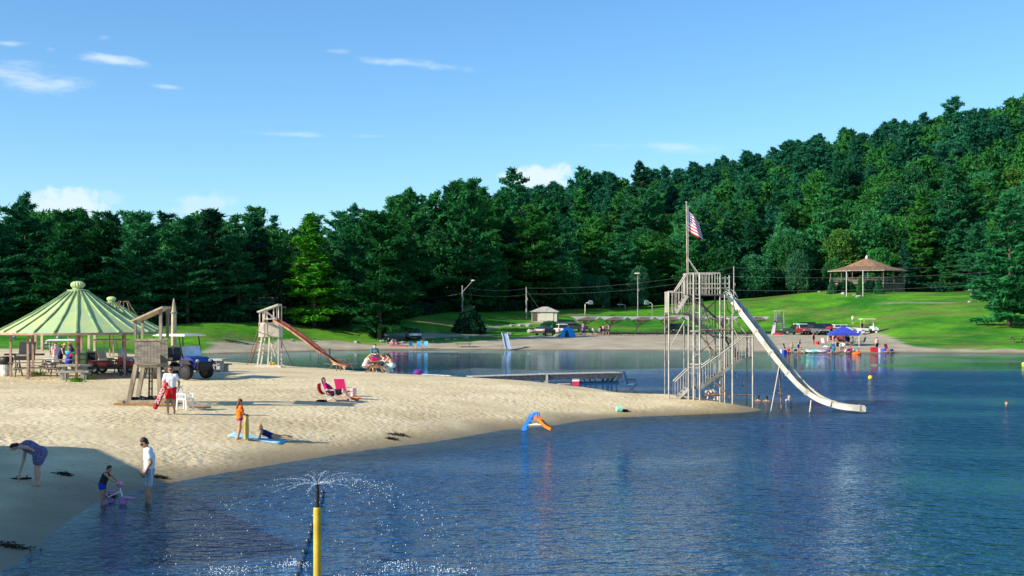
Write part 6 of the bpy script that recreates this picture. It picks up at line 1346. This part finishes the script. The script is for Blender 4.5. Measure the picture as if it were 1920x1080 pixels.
def hoop(px, Y, trow, side, label):
    q = on(px, Y); h = height_to(0, trow, q); o = thing('basketball_hoop', label, 'basketball hoop', q, 0, 'basketball hoops on the lawn'); m = MB(); m.tube([(0, 0, -.3), (0, 0, h * .86), (side * .25, 0, h * .97), (side * 1.0, 0, h * .98)], .09, 7); obj('gooseneck_post', m, STEEL_P, o, smooth=True)
    m = MB(); fan = [(side * 1.05 + .0, -.85, h * .86), (side * 1.05, .85, h * .86), (side * 1.05, .85, h * 1.03), (side * 1.05, .5, h * 1.15), (side * 1.05, -.5, h * 1.15), (side * 1.05, -.85, h * 1.03)]
    m.prism([(side * 1.05 + (y * .55), y * .8, z) for x, y, z in fan], (side * .06, 0, 0)); obj('backboard', m, WHITE_P, o)
    m = MB(); m.tube([(side * 1.5 + .23 * math.cos(t), .23 * math.sin(t), h * .92) for t in np.linspace(0, 6.283, 11)], .02, 5); obj('rim', m, mat('hoop_orange', (.6, .18, .05), .5, .1, 4), o)
hoop(1097, 234, 567, 1, 'white basketball hoop on a gooseneck post left of the tall light pole'); hoop(1223, 234, 567, -1, 'white basketball hoop on a gooseneck post right of the tall light pole'); hoop(1172, 250, 571, -1, 'farthest basketball hoop, small and grey against the dark woods')
# bushes
def bush(px, brow, trow, wpx, Y, label, leaf, seed, name='bush', group=None, cone=False):
    q = on(px, Y) if not brow else at(px, brow); Y = q.y; h = height_to(0, trow, q); R = wpx * S(Y) / 2; r = np.random.default_rng(seed); n = 2600; d = unit(r.normal(size=(n, 3))); d[:, 2] = np.abs(d[:, 2]) * (1 if not cone else 1)
    t = d[:, 2:3]; rad = r.uniform(.72, 1.06, (n, 1)) * (1 + .12 * np.sin(d[:, :1] * 9 + seed) * np.sin(d[:, 1:2] * 8))
    C = d * rad * np.array([R, R, h * .92]); 
    if cone: C[:, :2] *= (1.05 - .55 * (C[:, 2:3] / h)); 
    C, U, W = leaf_tris(C, d + np.array([0, 0, .3]), max(.14, R * .16), r, 1, .5); o = thing(name, label, name.replace('_', ' '), q, 0, group)
    me = tris_mesh('foliage', C, U, W); me.materials.append(leaf); c = bpy.data.objects.new('foliage', me); COL.objects.link(c); c.parent = o
    m = MB(); m.tube([(0, 0, -.2), (0, 0, h * .6)], [R * .12, R * .05], 6); obj('stem', m, BARK, o); return o
bush(880, 624, 575, 58, 0, 'large dark pointed bush on the lawn below the lamp pole', DARKN, 1, cone=True); bush(1146, 0, 566, 34, 262, 'low dark shrub at the edge of the woods below the first small tree', DARKN, 2)
bush(1032, 0, 603, 36, 215, 'thin grey green scrub just right of and below the shed', BLUEN, 3); bush(706, 0, 609, 26, 182, 'dark shrub at the foot of the broad dark pine', DARKN, 14)
bush(1560, 551, 521, 17, 0, 'rounded green shrub at the left corner of the pavilion terrace', BLUEN, 4, cone=True); bush(1612, 553, 517, 12, 0, 'upright narrow bright shrub between the two flagpoles', OAKL, 5, cone=True); bush(1648, 551, 521, 19, 0, 'rounded bright green shrub right of the flagpoles', OAKL, 6, cone=True)
bush(1586, 547, 527, 36, 0, 'low dark hedge block left of the second flagpole', DARKN, 7); bush(1631, 548, 526, 28, 0, 'low dark hedge block right of the second flagpole', DARKN, 8); bush(1508, 545, 524, 22, 0, 'pale lime shrub among the rocks left of the pavilion', LIME, 9); bush(1527, 543, 530, 22, 0, 'low green shrub between the lime shrub and the pavilion', OAKL, 10)
# hill pavilion
p = on(1625, 259); pv = thing('hilltop_pavilion', 'open sided pavilion with brown pyramid roof on top of the lawn', 'pavilion', p, math.radians(-14)); s = S(259)
ze, zm, zt = height_to(0, 509, p), height_to(0, 501, p), height_to(0, 485.5, p); zf = height_to(0, 531, p); R0, R1 = 73 * s * 1.22, 41 * s * 1.22
def ring(r, z, n=8): return [(r * math.cos(2 * math.pi * (i + .5) / n), r * .8 * math.sin(2 * math.pi * (i + .5) / n), z) for i in range(n)]
A, B, C_ = ring(R0 * .86, ze), ring(R1 * .86, zm), ring(.4, zt)
for i in range(8):
    j = (i + 1) % 8
    m = MB(); m.sheet([A[i], A[j], B[j], B[i]], .10); obj('lower_roof_panel', m, DKBROWN, pv); m = MB(); m.sheet([B[i], B[j], C_[j], C_[i]], .10); obj('upper_roof_panel', m, mat('tan_shingle', (.26, .15, .085), .9, .2, 1.5), pv)
    m = MB(); m.beam(A[i], A[j], .10, .20); obj('fascia', m, WOOD, pv)
    for t in (0, .5): x, y, z = Vector(A[i]).lerp(Vector(A[j]), t); bar('post', (x * .93, y * .93, zf - 2.2), (x * .93, y * .93, ze + .1), .10, .10, WOOD_G, pv)
    a, b = Vector(A[i]) * .95, Vector(A[j]) * .95; a.z = b.z = zf
    for dz in (.35, .65, .95): rod('rail', a + Vector((0, 0, dz)), b + Vector((0, 0, dz)), .04, WOOD_G, pv)
    for k in range(6): q = a.lerp(b, k / 6); rod('baluster', q, q + Vector((0, 0, .95)), .025, WOOD_G, pv)
m = MB(); m.prism([(x * .96, y * .96, zf - .3) for x, y, z in A], (0, 0, .28)); obj('deck', m, WOOD_G, pv); m = MB(); m.prism([(x * .92, y * .92, zf - 2.4) for x, y, z in A], (0, 0, 2.08)); obj('skirt', m, UND, pv); m = MB(); m.tube([(0, 0, zt - .1), (0, 0, zt + .4), (0, 0, zt + .75)], [.22, .28, .05], 8); obj('finial', m, WHITE_P, pv)
m = MB(); m.prism([(x * .55, y * .55, zf) for x, y, z in A], (0, 0, 1.3)); obj('dark_infill', m, UND, pv)  # dark block added inside to darken the space under the roof
for px, Y, lb in ((1587, 0, 'left thin flagpole with limp flag before the pavilion'), (1618, 0, 'right thin flagpole with limp dark flag before the pavilion')):
    q = at(px, 556); h = height_to(0, 506 if px > 1600 else 508, q); o = thing('flagpole', lb, 'flagpole', q, 0, 'flagpoles before the pavilion'); rod('pole', (0, 0, -.2), (0, 0, h), .06, WHITE_P, o); m = MB(); m.ball((0, 0, h + .05), .10, 6); obj('finial', m, CHROME, o)
    m = MB(); m.prism([(.06, 0, h - .2), (.34, .05, h - .6), (.30, .03, h - 1.8), (.06, 0, h - 1.5)], (0, .05, 0)); obj('limp_flag', m, cloth('faded_flag', (.40, .16, .18)) if px < 1600 else NAVY_C, o)
q = at(1828, 566); o = thing('notice_kiosk', 'small roofed notice kiosk on the lawn left of the big pine', 'kiosk', q); s = S(q.y); m = MB(); m.prism([(-1.15, -.5, 20 * s), (1.15, -.5, 20 * s), (1.05, 0, 23 * s), (-1.05, 0, 23 * s)], (0, .5, .0)); obj('roof', m, SHED_R, o)
m = MB(); m.box((0, 0, 13 * s), (1.3, .12, 10 * s)); obj('board', m, mat('slate_board', (.05, .07, .10), .6, .1, 3), o)
for x in (-.7, .7): bar('post', (x, 0, -.2), (x, 0, 20 * s), .14, .14, WOOD_G, o)
m = MB(); m.box((1.0, 0, 12 * s), (.2, .2, .4)); obj('leaflet_box', m, WHITE_P, o)
# building roof among the left trees
p = on(440, 196); o = thing('woodland_shelter', 'low dark shelter with a pale roof edge under the left trees', 'shelter', p); zr = height_to(0, 568, p)
m = MB(); m.prism([(-8.5, -2.5, zr), (8.5, -2.5, zr), (8.0, 0, zr + 1.0), (-8.0, 0, zr + 1.0)], (0, .3, 0)); obj('roof', m, UND, o); bar('fascia', (-8.5, -2.55, zr), (8.5, -2.55, zr), .08, .22, SHED_W, o); m = MB(); m.prism([(-8.5, 2.5, zr), (8.5, 2.5, zr), (8, 0, zr + 1.0), (-8, 0, zr + 1.0)], (0, -.3, 0)); obj('roof', m, UND, o)
for x in (-8, -4, 0, 4, 8): bar('post', (x, -2.3, 0), (x, -2.3, zr), .16, .16, WOOD_G, o)
for i, px in enumerate((398, 418, 440)): picnic_table(on(px, 186), .1 * i, ['pale picnic table in deep shade, left of three under the left trees', 'pale picnic table in deep shade, middle of three under the left trees', 'pale picnic table in deep shade, right of three under the left trees'][i], WOOD_P, L=1.8, group='picnic tables in the left woods')
o = thing('shade_bin', 'white barrel standing in the shade behind the pale lifeguard stand', 'barrel', on(466, 183)); m = MB(); m.lathe([(.28, 0), (.32, .5), (.30, 1.0), (.24, 1.05)], n=12); obj('drum', m, WHITE_P, o); m = MB(); m.lathe([(.31, 1.02), (.31, 1.1), (.05, 1.14)], n=12); obj('lid', m, STEEL, o)
# parked cars
PB = mat('black_paint', (.012, .013, .015), .25, .1, 3, spec=.7); PBL = mat('dark_blue_paint', (.012, .018, .045), .45, .1, 3, spec=.7); PW = mat('white_paint', (.70, .70, .68), .3, .05, 3, spec=.6); PGN = mat('dark_green_paint', (.02, .06, .04), .3, .1, 3, spec=.6); PGR = mat('grey_paint', (.10, .115, .13), .4, .1, 3, spec=.6); PSL = mat('silver_paint', (.42, .44, .48), .3, .05, 3, spec=.7)
G_ = 'cars parked on the far shore'
suv('silver fronted SUV with black roof parked on the gravel by the lawn', at(775, 637), -78, PSL, G_, roofm=PB); suv('dark blue hatchback parked right of the boulders below the shed', on(1022, 199), 62, PBL, G_, H=1.5, Lc=4.1)
suv('white jeep with a spare wheel parked behind the blue tent', on(1052, 203), 100, PW, G_, Lc=4.0, H=1.8, spare=True); suv('grey car parked behind the first picnic shelter', on(1076, 211), 20, PGR, G_, H=1.5); suv('dark car parked behind the left posts of the slide tower', on(1272, 212), 20, PGR, G_, H=1.55)
suv('dark green pickup style truck at the left end of the beach parking row', on(1493, 200), 175, PGN, G_, H=1.75, Lc=4.8); suv('dark red jeep with white top parked beside the green truck', on(1504, 199), -75, mat('dark_red_paint', (.22, .012, .014), .35, .08, 4), G_, Lc=3.9, H=1.8, roofm=PW); suv('black SUV in the beach parking row behind the red jeep', on(1520, 204), -70, PB, G_, H=1.85)
suv('black jeep with pale hood parked right of the black SUV', on(1533, 197), -72, PGR, G_, Lc=4.1, H=1.8, roofm=PB); suv('black pickup at the right end of the dark parked cars', on(1549, 200), -60, PB, G_, H=1.75, Lc=4.9); suv('white car mostly hidden behind the blue canopy', on(1582, 200), 10, PW, G_, H=1.5)
cart('white golf cart with pale canopy parked right of the blue canopy', on(1627, 192), 8, WHITE_P, CREAM, None, seat=BLACK, scale=1.25)
# far lifeguard chair
p = at(1461, 626); o = thing('lifeguard_stand', 'tall grey lifeguard chair on the far beach left of the parked cars', 'lifeguard stand', p, 0, 'lifeguard stands'); s = S(p.y)
for x in (-.72, .72):
    for y in (-.7, .7): bar('leg', (x, y, -.1), (x * .8, y * .8, 42 * s), .12, .12, PALE_R, o)
m = MB(); m.box((0, 0, 43 * s), (1.5, 1.4, .12)); obj('roof', m, SHED_R, o); m = MB(); m.box((0, 0, 22 * s), (1.3, 1.2, .12)); obj('seat_deck', m, UND, o); m = MB(); m.box((0, .5, 27 * s), (1.1, .1, .9)); obj('backrest', m, PGR, o)
for i in range(6): bar('rung', (-.6, -.70, 3 * s + i * 3.2 * s), (.6, -.70, 3 * s + i * 3.2 * s), .08, .08, PALE_R, o)
for px, mm_, lb in ((1450, cloth('pale_lilac_board', (.66, .52, .58)), 'pale pink rescue board leaning on the far lifeguard chair'),): m = MB(); m.prism([(-.3, 0, 0), (.3, 0, 0), (.62, .5, 1.7), (.5, .6, 2.0), (.2, .5, 1.8)], (0, .08, 0)); tag(obj('rescue_board', m, mm_, None, at(1449, 627)), lb, 'rescue board')
m = MB(); m.tube([(-.9, 0, .08), (0, 0, .12), (.9, 0, .08)], [.12, .2, .1], 8); tag(obj('kayak', m, REDP, None, at(1459, 627.5)), 'red kayak lying at the foot of the far lifeguard chair', 'kayak')
# canopy and umbrellas
p = at(1581, 648); s = S(p.y); o = thing('canopy_tent', 'blue pop up canopy shading a group on the far beach', 'canopy tent', p); W2 = 25 * s; za, zp = 22 * s, 36 * s
CB = mat('canopy_blue', (.035, .06, .42), .7, .1, 2)
for i, (ax, ay) in enumerate(((-1, -1), (1, -1), (1, 1), (-1, 1))):
    bx, by = ((1, -1), (1, 1), (-1, 1), (-1, -1))[i]; m = MB(); m.sheet([(ax * W2, ay * W2 * .8, za), (bx * W2, by * W2 * .8, za), (0, 0, zp)], .04); obj('canopy_panel', m, CB, o); m = MB(); m.sheet([(ax * W2, ay * W2 * .8, za), (bx * W2, by * W2 * .8, za), (bx * W2, by * W2 * .8, za - .25), (ax * W2, ay * W2 * .8, za - .25)], .03); obj('valance', m, CB, o); rod('leg', (ax * W2 * .97, ay * W2 * .78, -.1), (ax * W2 * .97, ay * W2 * .78, za), .03, WHITE_P, o)
def umbrella(px, row, wpx, trow, mats, label, tilt=.0):
    q = at(px, row); s = S(q.y); o = thing('beach_umbrella', label, 'umbrella', q, 0, 'beach umbrellas'); h = (row - trow) * s; R = wpx * s / 2
    rod('pole', (0, 0, -.2), (0, 0, h), .025, WHITE_P, o)
    for i in range(8): a, b = i * math.pi / 4, (i + 1) * math.pi / 4; m = MB(); m.sheet([(R * math.cos(a), R * math.sin(a), h - R * .45), (R * math.cos(b), R * math.sin(b), h - R * .45), (R * .55 * math.cos(b), R * .55 * math.sin(b), h - R * .12), (R * .55 * math.cos(a), R * .55 * math.sin(a), h - R * .12)], .02); obj('canopy_panel', m, mats[i % 2], o); m = MB(); m.sheet([(R * .55 * math.cos(a), R * .55 * math.sin(a), h - R * .12), (R * .55 * math.cos(b), R * .55 * math.sin(b), h - R * .12), (0, 0, h)], .02); obj('canopy_panel', m, mats[i % 2], o)
umbrella(1613, 647, 18, 621, (WHITE_P, CB), 'blue and white beach umbrella right of the blue canopy'); umbrella(1556, 630, 17, 612, (REDP, REDP), 'red beach umbrella before the parked cars left of the canopy'); umbrella(1549, 655, 11, 648, (WHITE_P, AQUA_C), 'low white sun shade at the waterline under the canopy')
# dome tent
p = at(1065, 631.5); o = thing('beach_tent', 'bright blue dome tent with dark doorway on the far beach', 'tent', p, .2); s = S(p.y); TB = mat('tent_blue', (.02, .30, .75), .7, .08, 3); R = 15 * s; h = 18 * s
for i in range(8):
    a, b = i * math.pi / 4, (i + 1) * math.pi / 4; m = MB()
    P3 = [[(R * math.cos(t) * math.cos(e), R * .8 * math.sin(t) * math.cos(e), h * math.sin(e)) for e in (0, .6, 1.1, 1.5)] for t in (a, b)]
    for k in range(3): m.sheet([P3[0][k], P3[1][k], P3[1][k + 1], P3[0][k + 1]], .03)
    obj('tent_panel', m, TB, o)
m = MB(); m.prism([(-.75, -R * .78, 0), (-.05, -R * .80, 0), (-.15, -R * .52, h * .68), (-.55, -R * .52, h * .68)], (0, -.08, 0)); obj('doorway', m, mat('tent_dark', (.01, .05, .06), .8, .1, 3), o)
# small steel slide on the far beach
p = at(948, 656); o = thing('metal_slide', 'small pale blue slide standing alone on the far beach', 'slide', p); s = S(p.y)
chute(o, smooth_path([(-.2, 1.6, 30 * s), (.0, .8, 22 * s), (.25, -.4, 6 * s), (.35, -1.3, 1.6 * s), (.4, -1.8, 1.4 * s)], 14), .75, .2, .04, mat('slide_blue_grey', (.33, .40, .50), .4, .1, 2), mat('slide_blue_grey', (.33, .40, .50)))
for x in (-.75, .55): rod('leg', (-.2, 1.6, 30 * s), (x, 1.8, -.1), .04, STEEL, o); rod('leg', (.1, .3, 15 * s), (x * 1.1, -.2, -.1), .03, STEEL, o)
m = MB(); m.box((-.25, 1.9, 30 * s), (.7, .7, .08)); obj('platform', m, STEEL, o)
picnic_table(at(869, 651), .05, 'dark picnic table alone on the far beach left of the small slide', WOOD_D, L=2.4, group='picnic tables of the far shore'); picnic_table(at(1909, 642), .1, 'dark picnic table on the grass bank at the right edge', WOOD_D, L=2.4, group='picnic tables of the far shore'); picnic_table(on(1385, 200), .3, 'dark picnic table right of the last tower posts on the far beach', WOOD_D, L=2.0, group='picnic tables of the far shore')
picnic_table(on(68, 139), .1, 'grey picnic table by boulders beyond the left pavilion', WOOD_G, L=2.4, group='picnic tables of the far shore'); picnic_table(on(98, 134), -.2, 'grey picnic table right of the tall pale posts beyond the pavilion', WOOD_G, L=2.4, group='picnic tables of the far shore'); picnic_table(at(432, 641), .2, 'grey picnic table on the far bank right of the blue utility cart', WOOD_G, L=2.2, group='picnic tables of the far shore')
for i, (px, Y, h) in enumerate([(67, 128, 2.6), (79, 118, 2.3), (167, 120, 2.6), (178, 112, 2.6)]): tag(bar('fence_post', on(px, Y, -.2), on(px, Y, h), .22, .22, WOOD_P), ['thick pale post beyond the pavilion, left of the boulders', 'thin pale post beyond the pavilion beside the thick one', 'pale post beyond the wheeled bins', 'pale post right of the one beyond the bins'][i], 'post', 'posts beyond the pavilion')
# dark sculpture-like lounge chair on the left bank
p = on(606, 151); o = thing('lounge_chair', 'dark reclining wooden lounge chair on the bank behind the red slide', 'lounge chair', p, -.2)
for k in range(6): bar('slat', (-.5 + .25 * k, -.5, .55), (-.5 + .25 * k, .5, .55), .2, .06, WOOD_D, o); 
for k in range(4): bar('slat', (-.75 - .18 * k, -.5, .7 + .38 * k), (-.75 - .18 * k, .5, .7 + .38 * k), .3, .06, WOOD_D, o)
for x in (-.5, .7):
    for y in (-.45, .45): bar('leg', (x, y, 0), (x, y, .55), .12, .12, WOOD_G, o)
# boulders
for i, (px, row, w, lb) in enumerate([(668, 643, 12, 'rounded boulder behind the party table'), (716, 641, 10, 'boulder left of the lounging family'), (756, 644, 13, 'boulder right of the lounging family'), (793, 642, 15, 'large boulder below the silver SUV'), (812, 641, 6, 'small boulder right of the large one below the SUV'), (840, 638, 11, 'flat pale boulder left of the dark bush'), (853, 638, 10, 'upright boulder next to the flat pale one'), (875, 635, 11, 'pale boulder right of the dark bush foot'), (908, 632, 8, 'boulder right of the gravel road end'), (896, 623, 10, 'boulder high on the bank by the dark bush'), (955, 628, 12, 'boulder above the small slide'), (996, 624, 18, 'large boulder left of the dark hatchback'), (960, 612, 10, 'boulder on the lawn, left of three in line'), (975, 612, 11, 'boulder on the lawn, middle of three in line'), (992, 612, 13, 'boulder on the lawn, right of three in line'), (1043, 631, 14, 'boulder left of the blue tent'),
    (1392, 556, 15, 'large grey boulder on the hill behind the top of the slide'), (1483, 541, 9, 'boulder on the slope left of the lime shrub'), (1500, 545, 12, 'boulder below the lime shrub'), (1519, 536, 8, 'pale boulder right of the lime shrub'), (1537, 548, 7, 'lone upright pale stone on the slope'), (1580, 552, 11, 'boulder at the foot of the left flagpole'), (1602, 554, 9, 'boulder between the flagpole feet'), (1609, 557, 12, 'flat boulder at the foot of the right flagpole'), (1548, 537, 9, 'boulder at the left end of the pavilion terrace'), (1818, 567, 7, 'boulder at the foot of the notice kiosk'),
    (90, 646, 20, 'large boulder beyond the left pavilion'), (60, 640, 13, 'grey boulder left of the large one beyond the pavilion'), (25, 636, 14, 'boulder near the left edge beyond the pavilion'), (110, 634, 12, 'boulder up the bank behind the large one'), (130, 638, 11, 'boulder behind the straw hatted person'), (580, 645, 8, 'pale boulder on the bank under the red slide'), (548, 640, 9, 'pale boulder on the bank left of the red slide chute')]):
    q = at(px, row); boulder(q, w * S(q.y) * .42, lb, i)
cloth('brown_cloth2', (.14, .07, .04))
# ---- people of the far shore
def far(px, row, label, face, ht, J, skin, hair, wear, **k): q = at(px, row); return person(label, q, face, ht, J, skin, hair, wear, res=.05, **k)
far(1525, 648, 'person in black swimsuit standing alone on the far sand', -60, 1.72, STAND, TAN, HAIR_B, [('swimsuit', BLACK_C, 'swimsuit')])
far(1644, 659, 'bare chested person in black shorts standing by the red cooler', -70, 1.80, STAND, PALE, HAIR_D, [('shorts', BLACK_C, 'shorts')]); far(1485, 661, 'sunlit child standing at the far waterline, left group', -90, 1.35, STAND, TAN, HAIR_B, [('trunks', GREEN_C, 'shorts')], child=True)
far(1570, 662, 'person in black swimsuit standing in the middle of the waterline group', -100, 1.65, STAND, TAN, HAIR_R, [('swimsuit', BLACK_C, 'swimsuit')]); far(1576, 661, 'child in pale green shirt standing in the waterline group', -60, 1.25, STAND, SKIN, HAIR_BL, [('shirt', cloth('mint_cloth', (.35, .70, .45)), 'tee')], child=True)
far(1599, 609.5, 'person in pale clothes standing by the parked white golf cart', -90, 1.7, STAND, SKIN, HAIR_BL, [('shirt', PINK_C, 'tee'), ('shorts', GREY_C, 'shorts')])
sitters = [(1562, 645, 'person in red seated at the left under the blue canopy', -50, RED_C), (1567, 641, 'person standing dark haired behind the seated one in red', -80, BLACK_C), (1575, 645, 'person in maroon seated in the middle under the canopy', -110, cloth('maroon_cloth', (.20, .02, .04))), (1581, 646, 'person in pink seated right of the middle under the canopy', -90, PINK_C), (1590, 647, 'person in black seated at the right under the canopy', -100, BLACK_C), (1600, 649, 'person in grey seated low just right of the canopy', 160, GREY_C)]
CH = [mat('chair_red', (.5, .02, .03), .8, .1, 4), mat('chair_blue', (.03, .10, .35), .8, .1, 4), mat('chair_green', (.03, .25, .20), .8, .1, 4)]
for i, (px, row, lb, fc, cm) in enumerate(sitters):
    q = at(px, row)
    if i == 1: far(px, row, lb, fc, 1.7, STAND, TAN, HAIR_D, [('shirt', cm, 'tee'), ('shorts', NAVY_C, 'shorts')]); continue
    person(lb, q + Vector((0, 0, -.06)), fc, 1.72, SIT, TAN if i % 2 else SKIN, HAIR_D if i % 2 else HAIR_B, [('shirt', cm, 'tee'), ('shorts', NAVY_C, 'shorts')], res=.05)
    beach_chair(q + Vector((-.05, 0, .06)), fc, CH[i % 3], STEEL, 'folding chair occupied by the ' + lb.split(' under')[0].split(' just')[0], group='folding chairs on the far beach', sh=.44)
for px, row, dg, cm, lb in [(1546, 649, 30, mat('chair_pink', (.75, .45, .48), .8, .1, 4), 'empty pale pink folding chair left of the blue canopy'), (1617, 647, 140, mat('chair_slate', (.10, .16, .25), .8, .1, 4), 'empty slate blue folding chair right of the striped umbrella'), (1665, 661, -60, mat('chair_hot_red', (.70, .02, .08), .8, .1, 4), 'bright red folding chair at the right end of the waterline'), (1475, 660, -30, CH[0], 'red and white folding chair at the left end of the waterline group'), (1565, 661, -90, CH[1], 'blue folding chair in the middle of the waterline group'),
    (772, 655, -60, mat('chair_sky', (.04, .32, .70), .7, .1, 4), 'sky blue chair on the far bank, left of three'), (785.5, 655, -90, MATS['chair_sky'], 'sky blue chair on the far bank, middle of three'), (796, 655, -120, MATS['chair_sky'], 'sky blue chair on the far bank, right of three')]: beach_chair(at(px, row), dg, cm, STEEL, lb, group='folding chairs on the far beach', sh=.40)
for px, row, lb, fc, cm, hr in [(1492, 662, 'child in navy sitting in the left waterline group', -90, NAVY_C, HAIR_D), (1503, 662, 'child in black and pink sitting right in the left waterline group', -70, MAG_C, HAIR_D), (1554, 663, 'child sitting in shallow water left of the blue chair', -90, PURP_C, HAIR_D), (1585, 662, 'child in pink sitting right in the middle waterline group', -110, PINK_C, HAIR_B), (1589, 662, 'child in lilac at the right end of the middle waterline group', -90, PURP_C, HAIR_BL), (1609, 664, 'child on an orange float in the shallows', -90, ORANGE_C, HAIR_D), (1659, 661.5, 'child in blue sitting by the bright red chair', -90, BLUE_C, HAIR_D)]:
    far(px, row, lb, fc, 1.35, FLOORSIT, TAN, hr, [('shirt', cm, 'tee')], child=True)
for px, row, lb, fc, ht, J, cm, hr in [(1479, 661.5, 'child in red sitting by the red and white chair at the left waterline', -80, 1.4, FLOORSIT, RED_C, HAIR_D), (1497, 660, 'person in grey bending by the left waterline group', -40, 1.65, bent, GREY_C, HAIR_B), (1563, 662, 'person in teal sitting at the waterline beside the blue chair', -90, 1.65, FLOORSIT, TEAL_C, HAIR_D), (1581, 659.5, 'person in white seated behind the mint shirted child', -100, 1.7, SIT, WHITE_C, HAIR_B), (1594, 661.5, 'person in magenta sitting right of the lilac child', -120, 1.6, FLOORSIT, MAG_C, HAIR_D), (1571, 645.5, 'person in brown seated between the red and maroon ones under the canopy', -80, 1.72, SIT, TAN, HAIR_D), (1586, 643, 'person in navy standing at the back under the canopy', -100, 1.7, STAND, NAVY_C, HAIR_B), (1558, 660, 'child in green standing left of the waterline group', -70, 1.2, STAND, GREEN_C, HAIR_BL), (1672, 662, 'child in navy sitting right of the bright red chair', -110, 1.3, FLOORSIT, NAVY_C, HAIR_D)]:
    far(px, row, lb, fc, ht, J, TAN, hr, [('shirt', cm if cm is not TAN else MATS['brown_cloth2'], 'tee'), ('shorts', NAVY_C, 'shorts')])
for i, (px, row, m_, lb) in enumerate([(1550, 661.5, CB, 'blue cooler bag left of the waterline group'), (1603, 661, AQUA_C, 'aqua beach bag right of the waterline group'), (1471, 662, MATS['toy_cyan'] if 'toy_cyan' in MATS else BLUE_C, 'blue bag by the red and white chair'), (1533, 646, RED_C, 'red bag left of the pale pink folding chair')]):
    m = MB(); m.box((0, 0, .2), (.5, .35, .4), .3 * i, .85); tag(obj('beach_bag', m, m_, None, at(px, row)), lb, 'bag')
q = at(1606, 664.5); m = MB(); m.tube([(.45 * math.cos(t), .45 * math.sin(t), .1) for t in np.linspace(0, 6.283, 13)], .12, 7); tag(obj('swim_ring', m, ORANGE_C, None, q), 'orange ring float in the far shallows under the child', 'float')
for i, (px, c, lb) in enumerate([(1465, WHITE_P, 'white bucket at the left end of the far waterline'), (1511, mat('toy_green', (.03, .30, .20), .4, .1, 4), 'green inflatable boat, leftmost of the beached floats'), (1521, AQUA_C, 'pale aqua inflatable boat next to the green one'), (1531, mat('toy_cyan', (.10, .50, .70), .4, .1, 4), 'cyan inflatable boat in the middle of the beached floats'), (1541, mat('toy_lilac', (.45, .40, .70), .4, .1, 4), 'lilac inflatable boat nearest the blue canopy leg')]):
    q = at(px, 661.5); s = S(q.y); o = thing('inflatable_boat' if i else 'bucket', lb, 'inflatable boat' if i else 'bucket', q, rnd.uniform(-.3, .3), 'beached floats' if i else None)
    if i: m = MB(); m.tube([(.62 * math.cos(t), .36 * math.sin(t), .16 + .10 * math.cos(t) ** 2) for t in np.linspace(0, 6.283, 15)], .14, 7); obj('tube_hull', m, c, o, smooth=True); m = MB(); m.box((0, 0, .07), (1.0, .5, .06)); obj('floor', m, WHITE_P, o)
    else: m = MB(); m.tube([(0, 0, 0), (0, 0, .4)], [.16, .22], 10); obj('pail', m, c, o); m = MB(); m.tube([(-.21, 0, .38), (0, 0, .58), (.21, 0, .38)], .015, 5); obj('handle', m, STEEL, o)
q = at(1638, 660); o = thing('cooler', 'red cooler box beside the bare chested person on the far beach', 'cooler', q); m = MB(); m.box((0, 0, .25), (.8, .5, .5)); obj('cooler_body', m, REDP, o); m = MB(); m.box((0, 0, .53), (.84, .54, .08)); obj('lid', m, REDP, o)
q = at(1652, 661); m = MB(); m.box((0, 0, .25), (.5, .4, .5), .3); tag(obj('beach_bag', m, MATS['toy_lilac'], None, q), 'lilac beach bag right of the bare chested person', 'bag')
# family lounging on the left bank, group at the shelters
for px, row, lb, fc, J, cm, hr in [(729, 645, 'person with dark hair sitting at the left of the lounging family', -60, FLOORSIT, BLACK_C, HAIR_D), (737, 646, 'person in pink sitting up in the lounging family', -20, FLOORSIT, PINK_C, HAIR_B), (746, 648, 'person in magenta stretched out on the bank', 5, RECLINE, MAG_C, HAIR_B)]: far(px, row, lb, fc, 1.7, J, SKIN, hr, [('shirt', cm, 'tee'), ('shorts', PURP_C, 'shorts')])
drape('magenta blanket under the stretched out person on the bank', 'beach_blanket', 'blanket', at(748, 649), 2.6, 1.2, MAG_C, 0, .06, 4)
for i, (px, lb, cm, st) in enumerate([(1094, 'person in purple standing before the first shelter', PURP_C, 1), (1105, 'person in dark clothes seated left under the first shelter', BLACK_C, 0), (1113, 'person in white seated under the shelters', WHITE_C, 0), (1127, 'person in black standing at the left of the shelter group', BLACK_C, 1), (1131, 'bare backed person in the middle of the shelter group', None, 1), (1136, 'person in brown right of the bare backed one', cloth('brown_cloth', (.14, .07, .04)), 1), (1141, 'person in black at the right of the shelter group', GREY_C, 1), (1124, 'person in grey seated low before the shelter group', GREY_C, 0)]):
    q = on(px, 202.5 if px != 1094 else 196); person(lb, q, [-90, 30, 150, -60, 90, -120, 200, 60][i], 1.72, STAND if st else SIT, TAN if i % 2 else SKIN, HAIR_D, ([('shirt', cm, 'tee')] if cm else []) + [('shorts', NAVY_C, 'shorts')], res=.055)
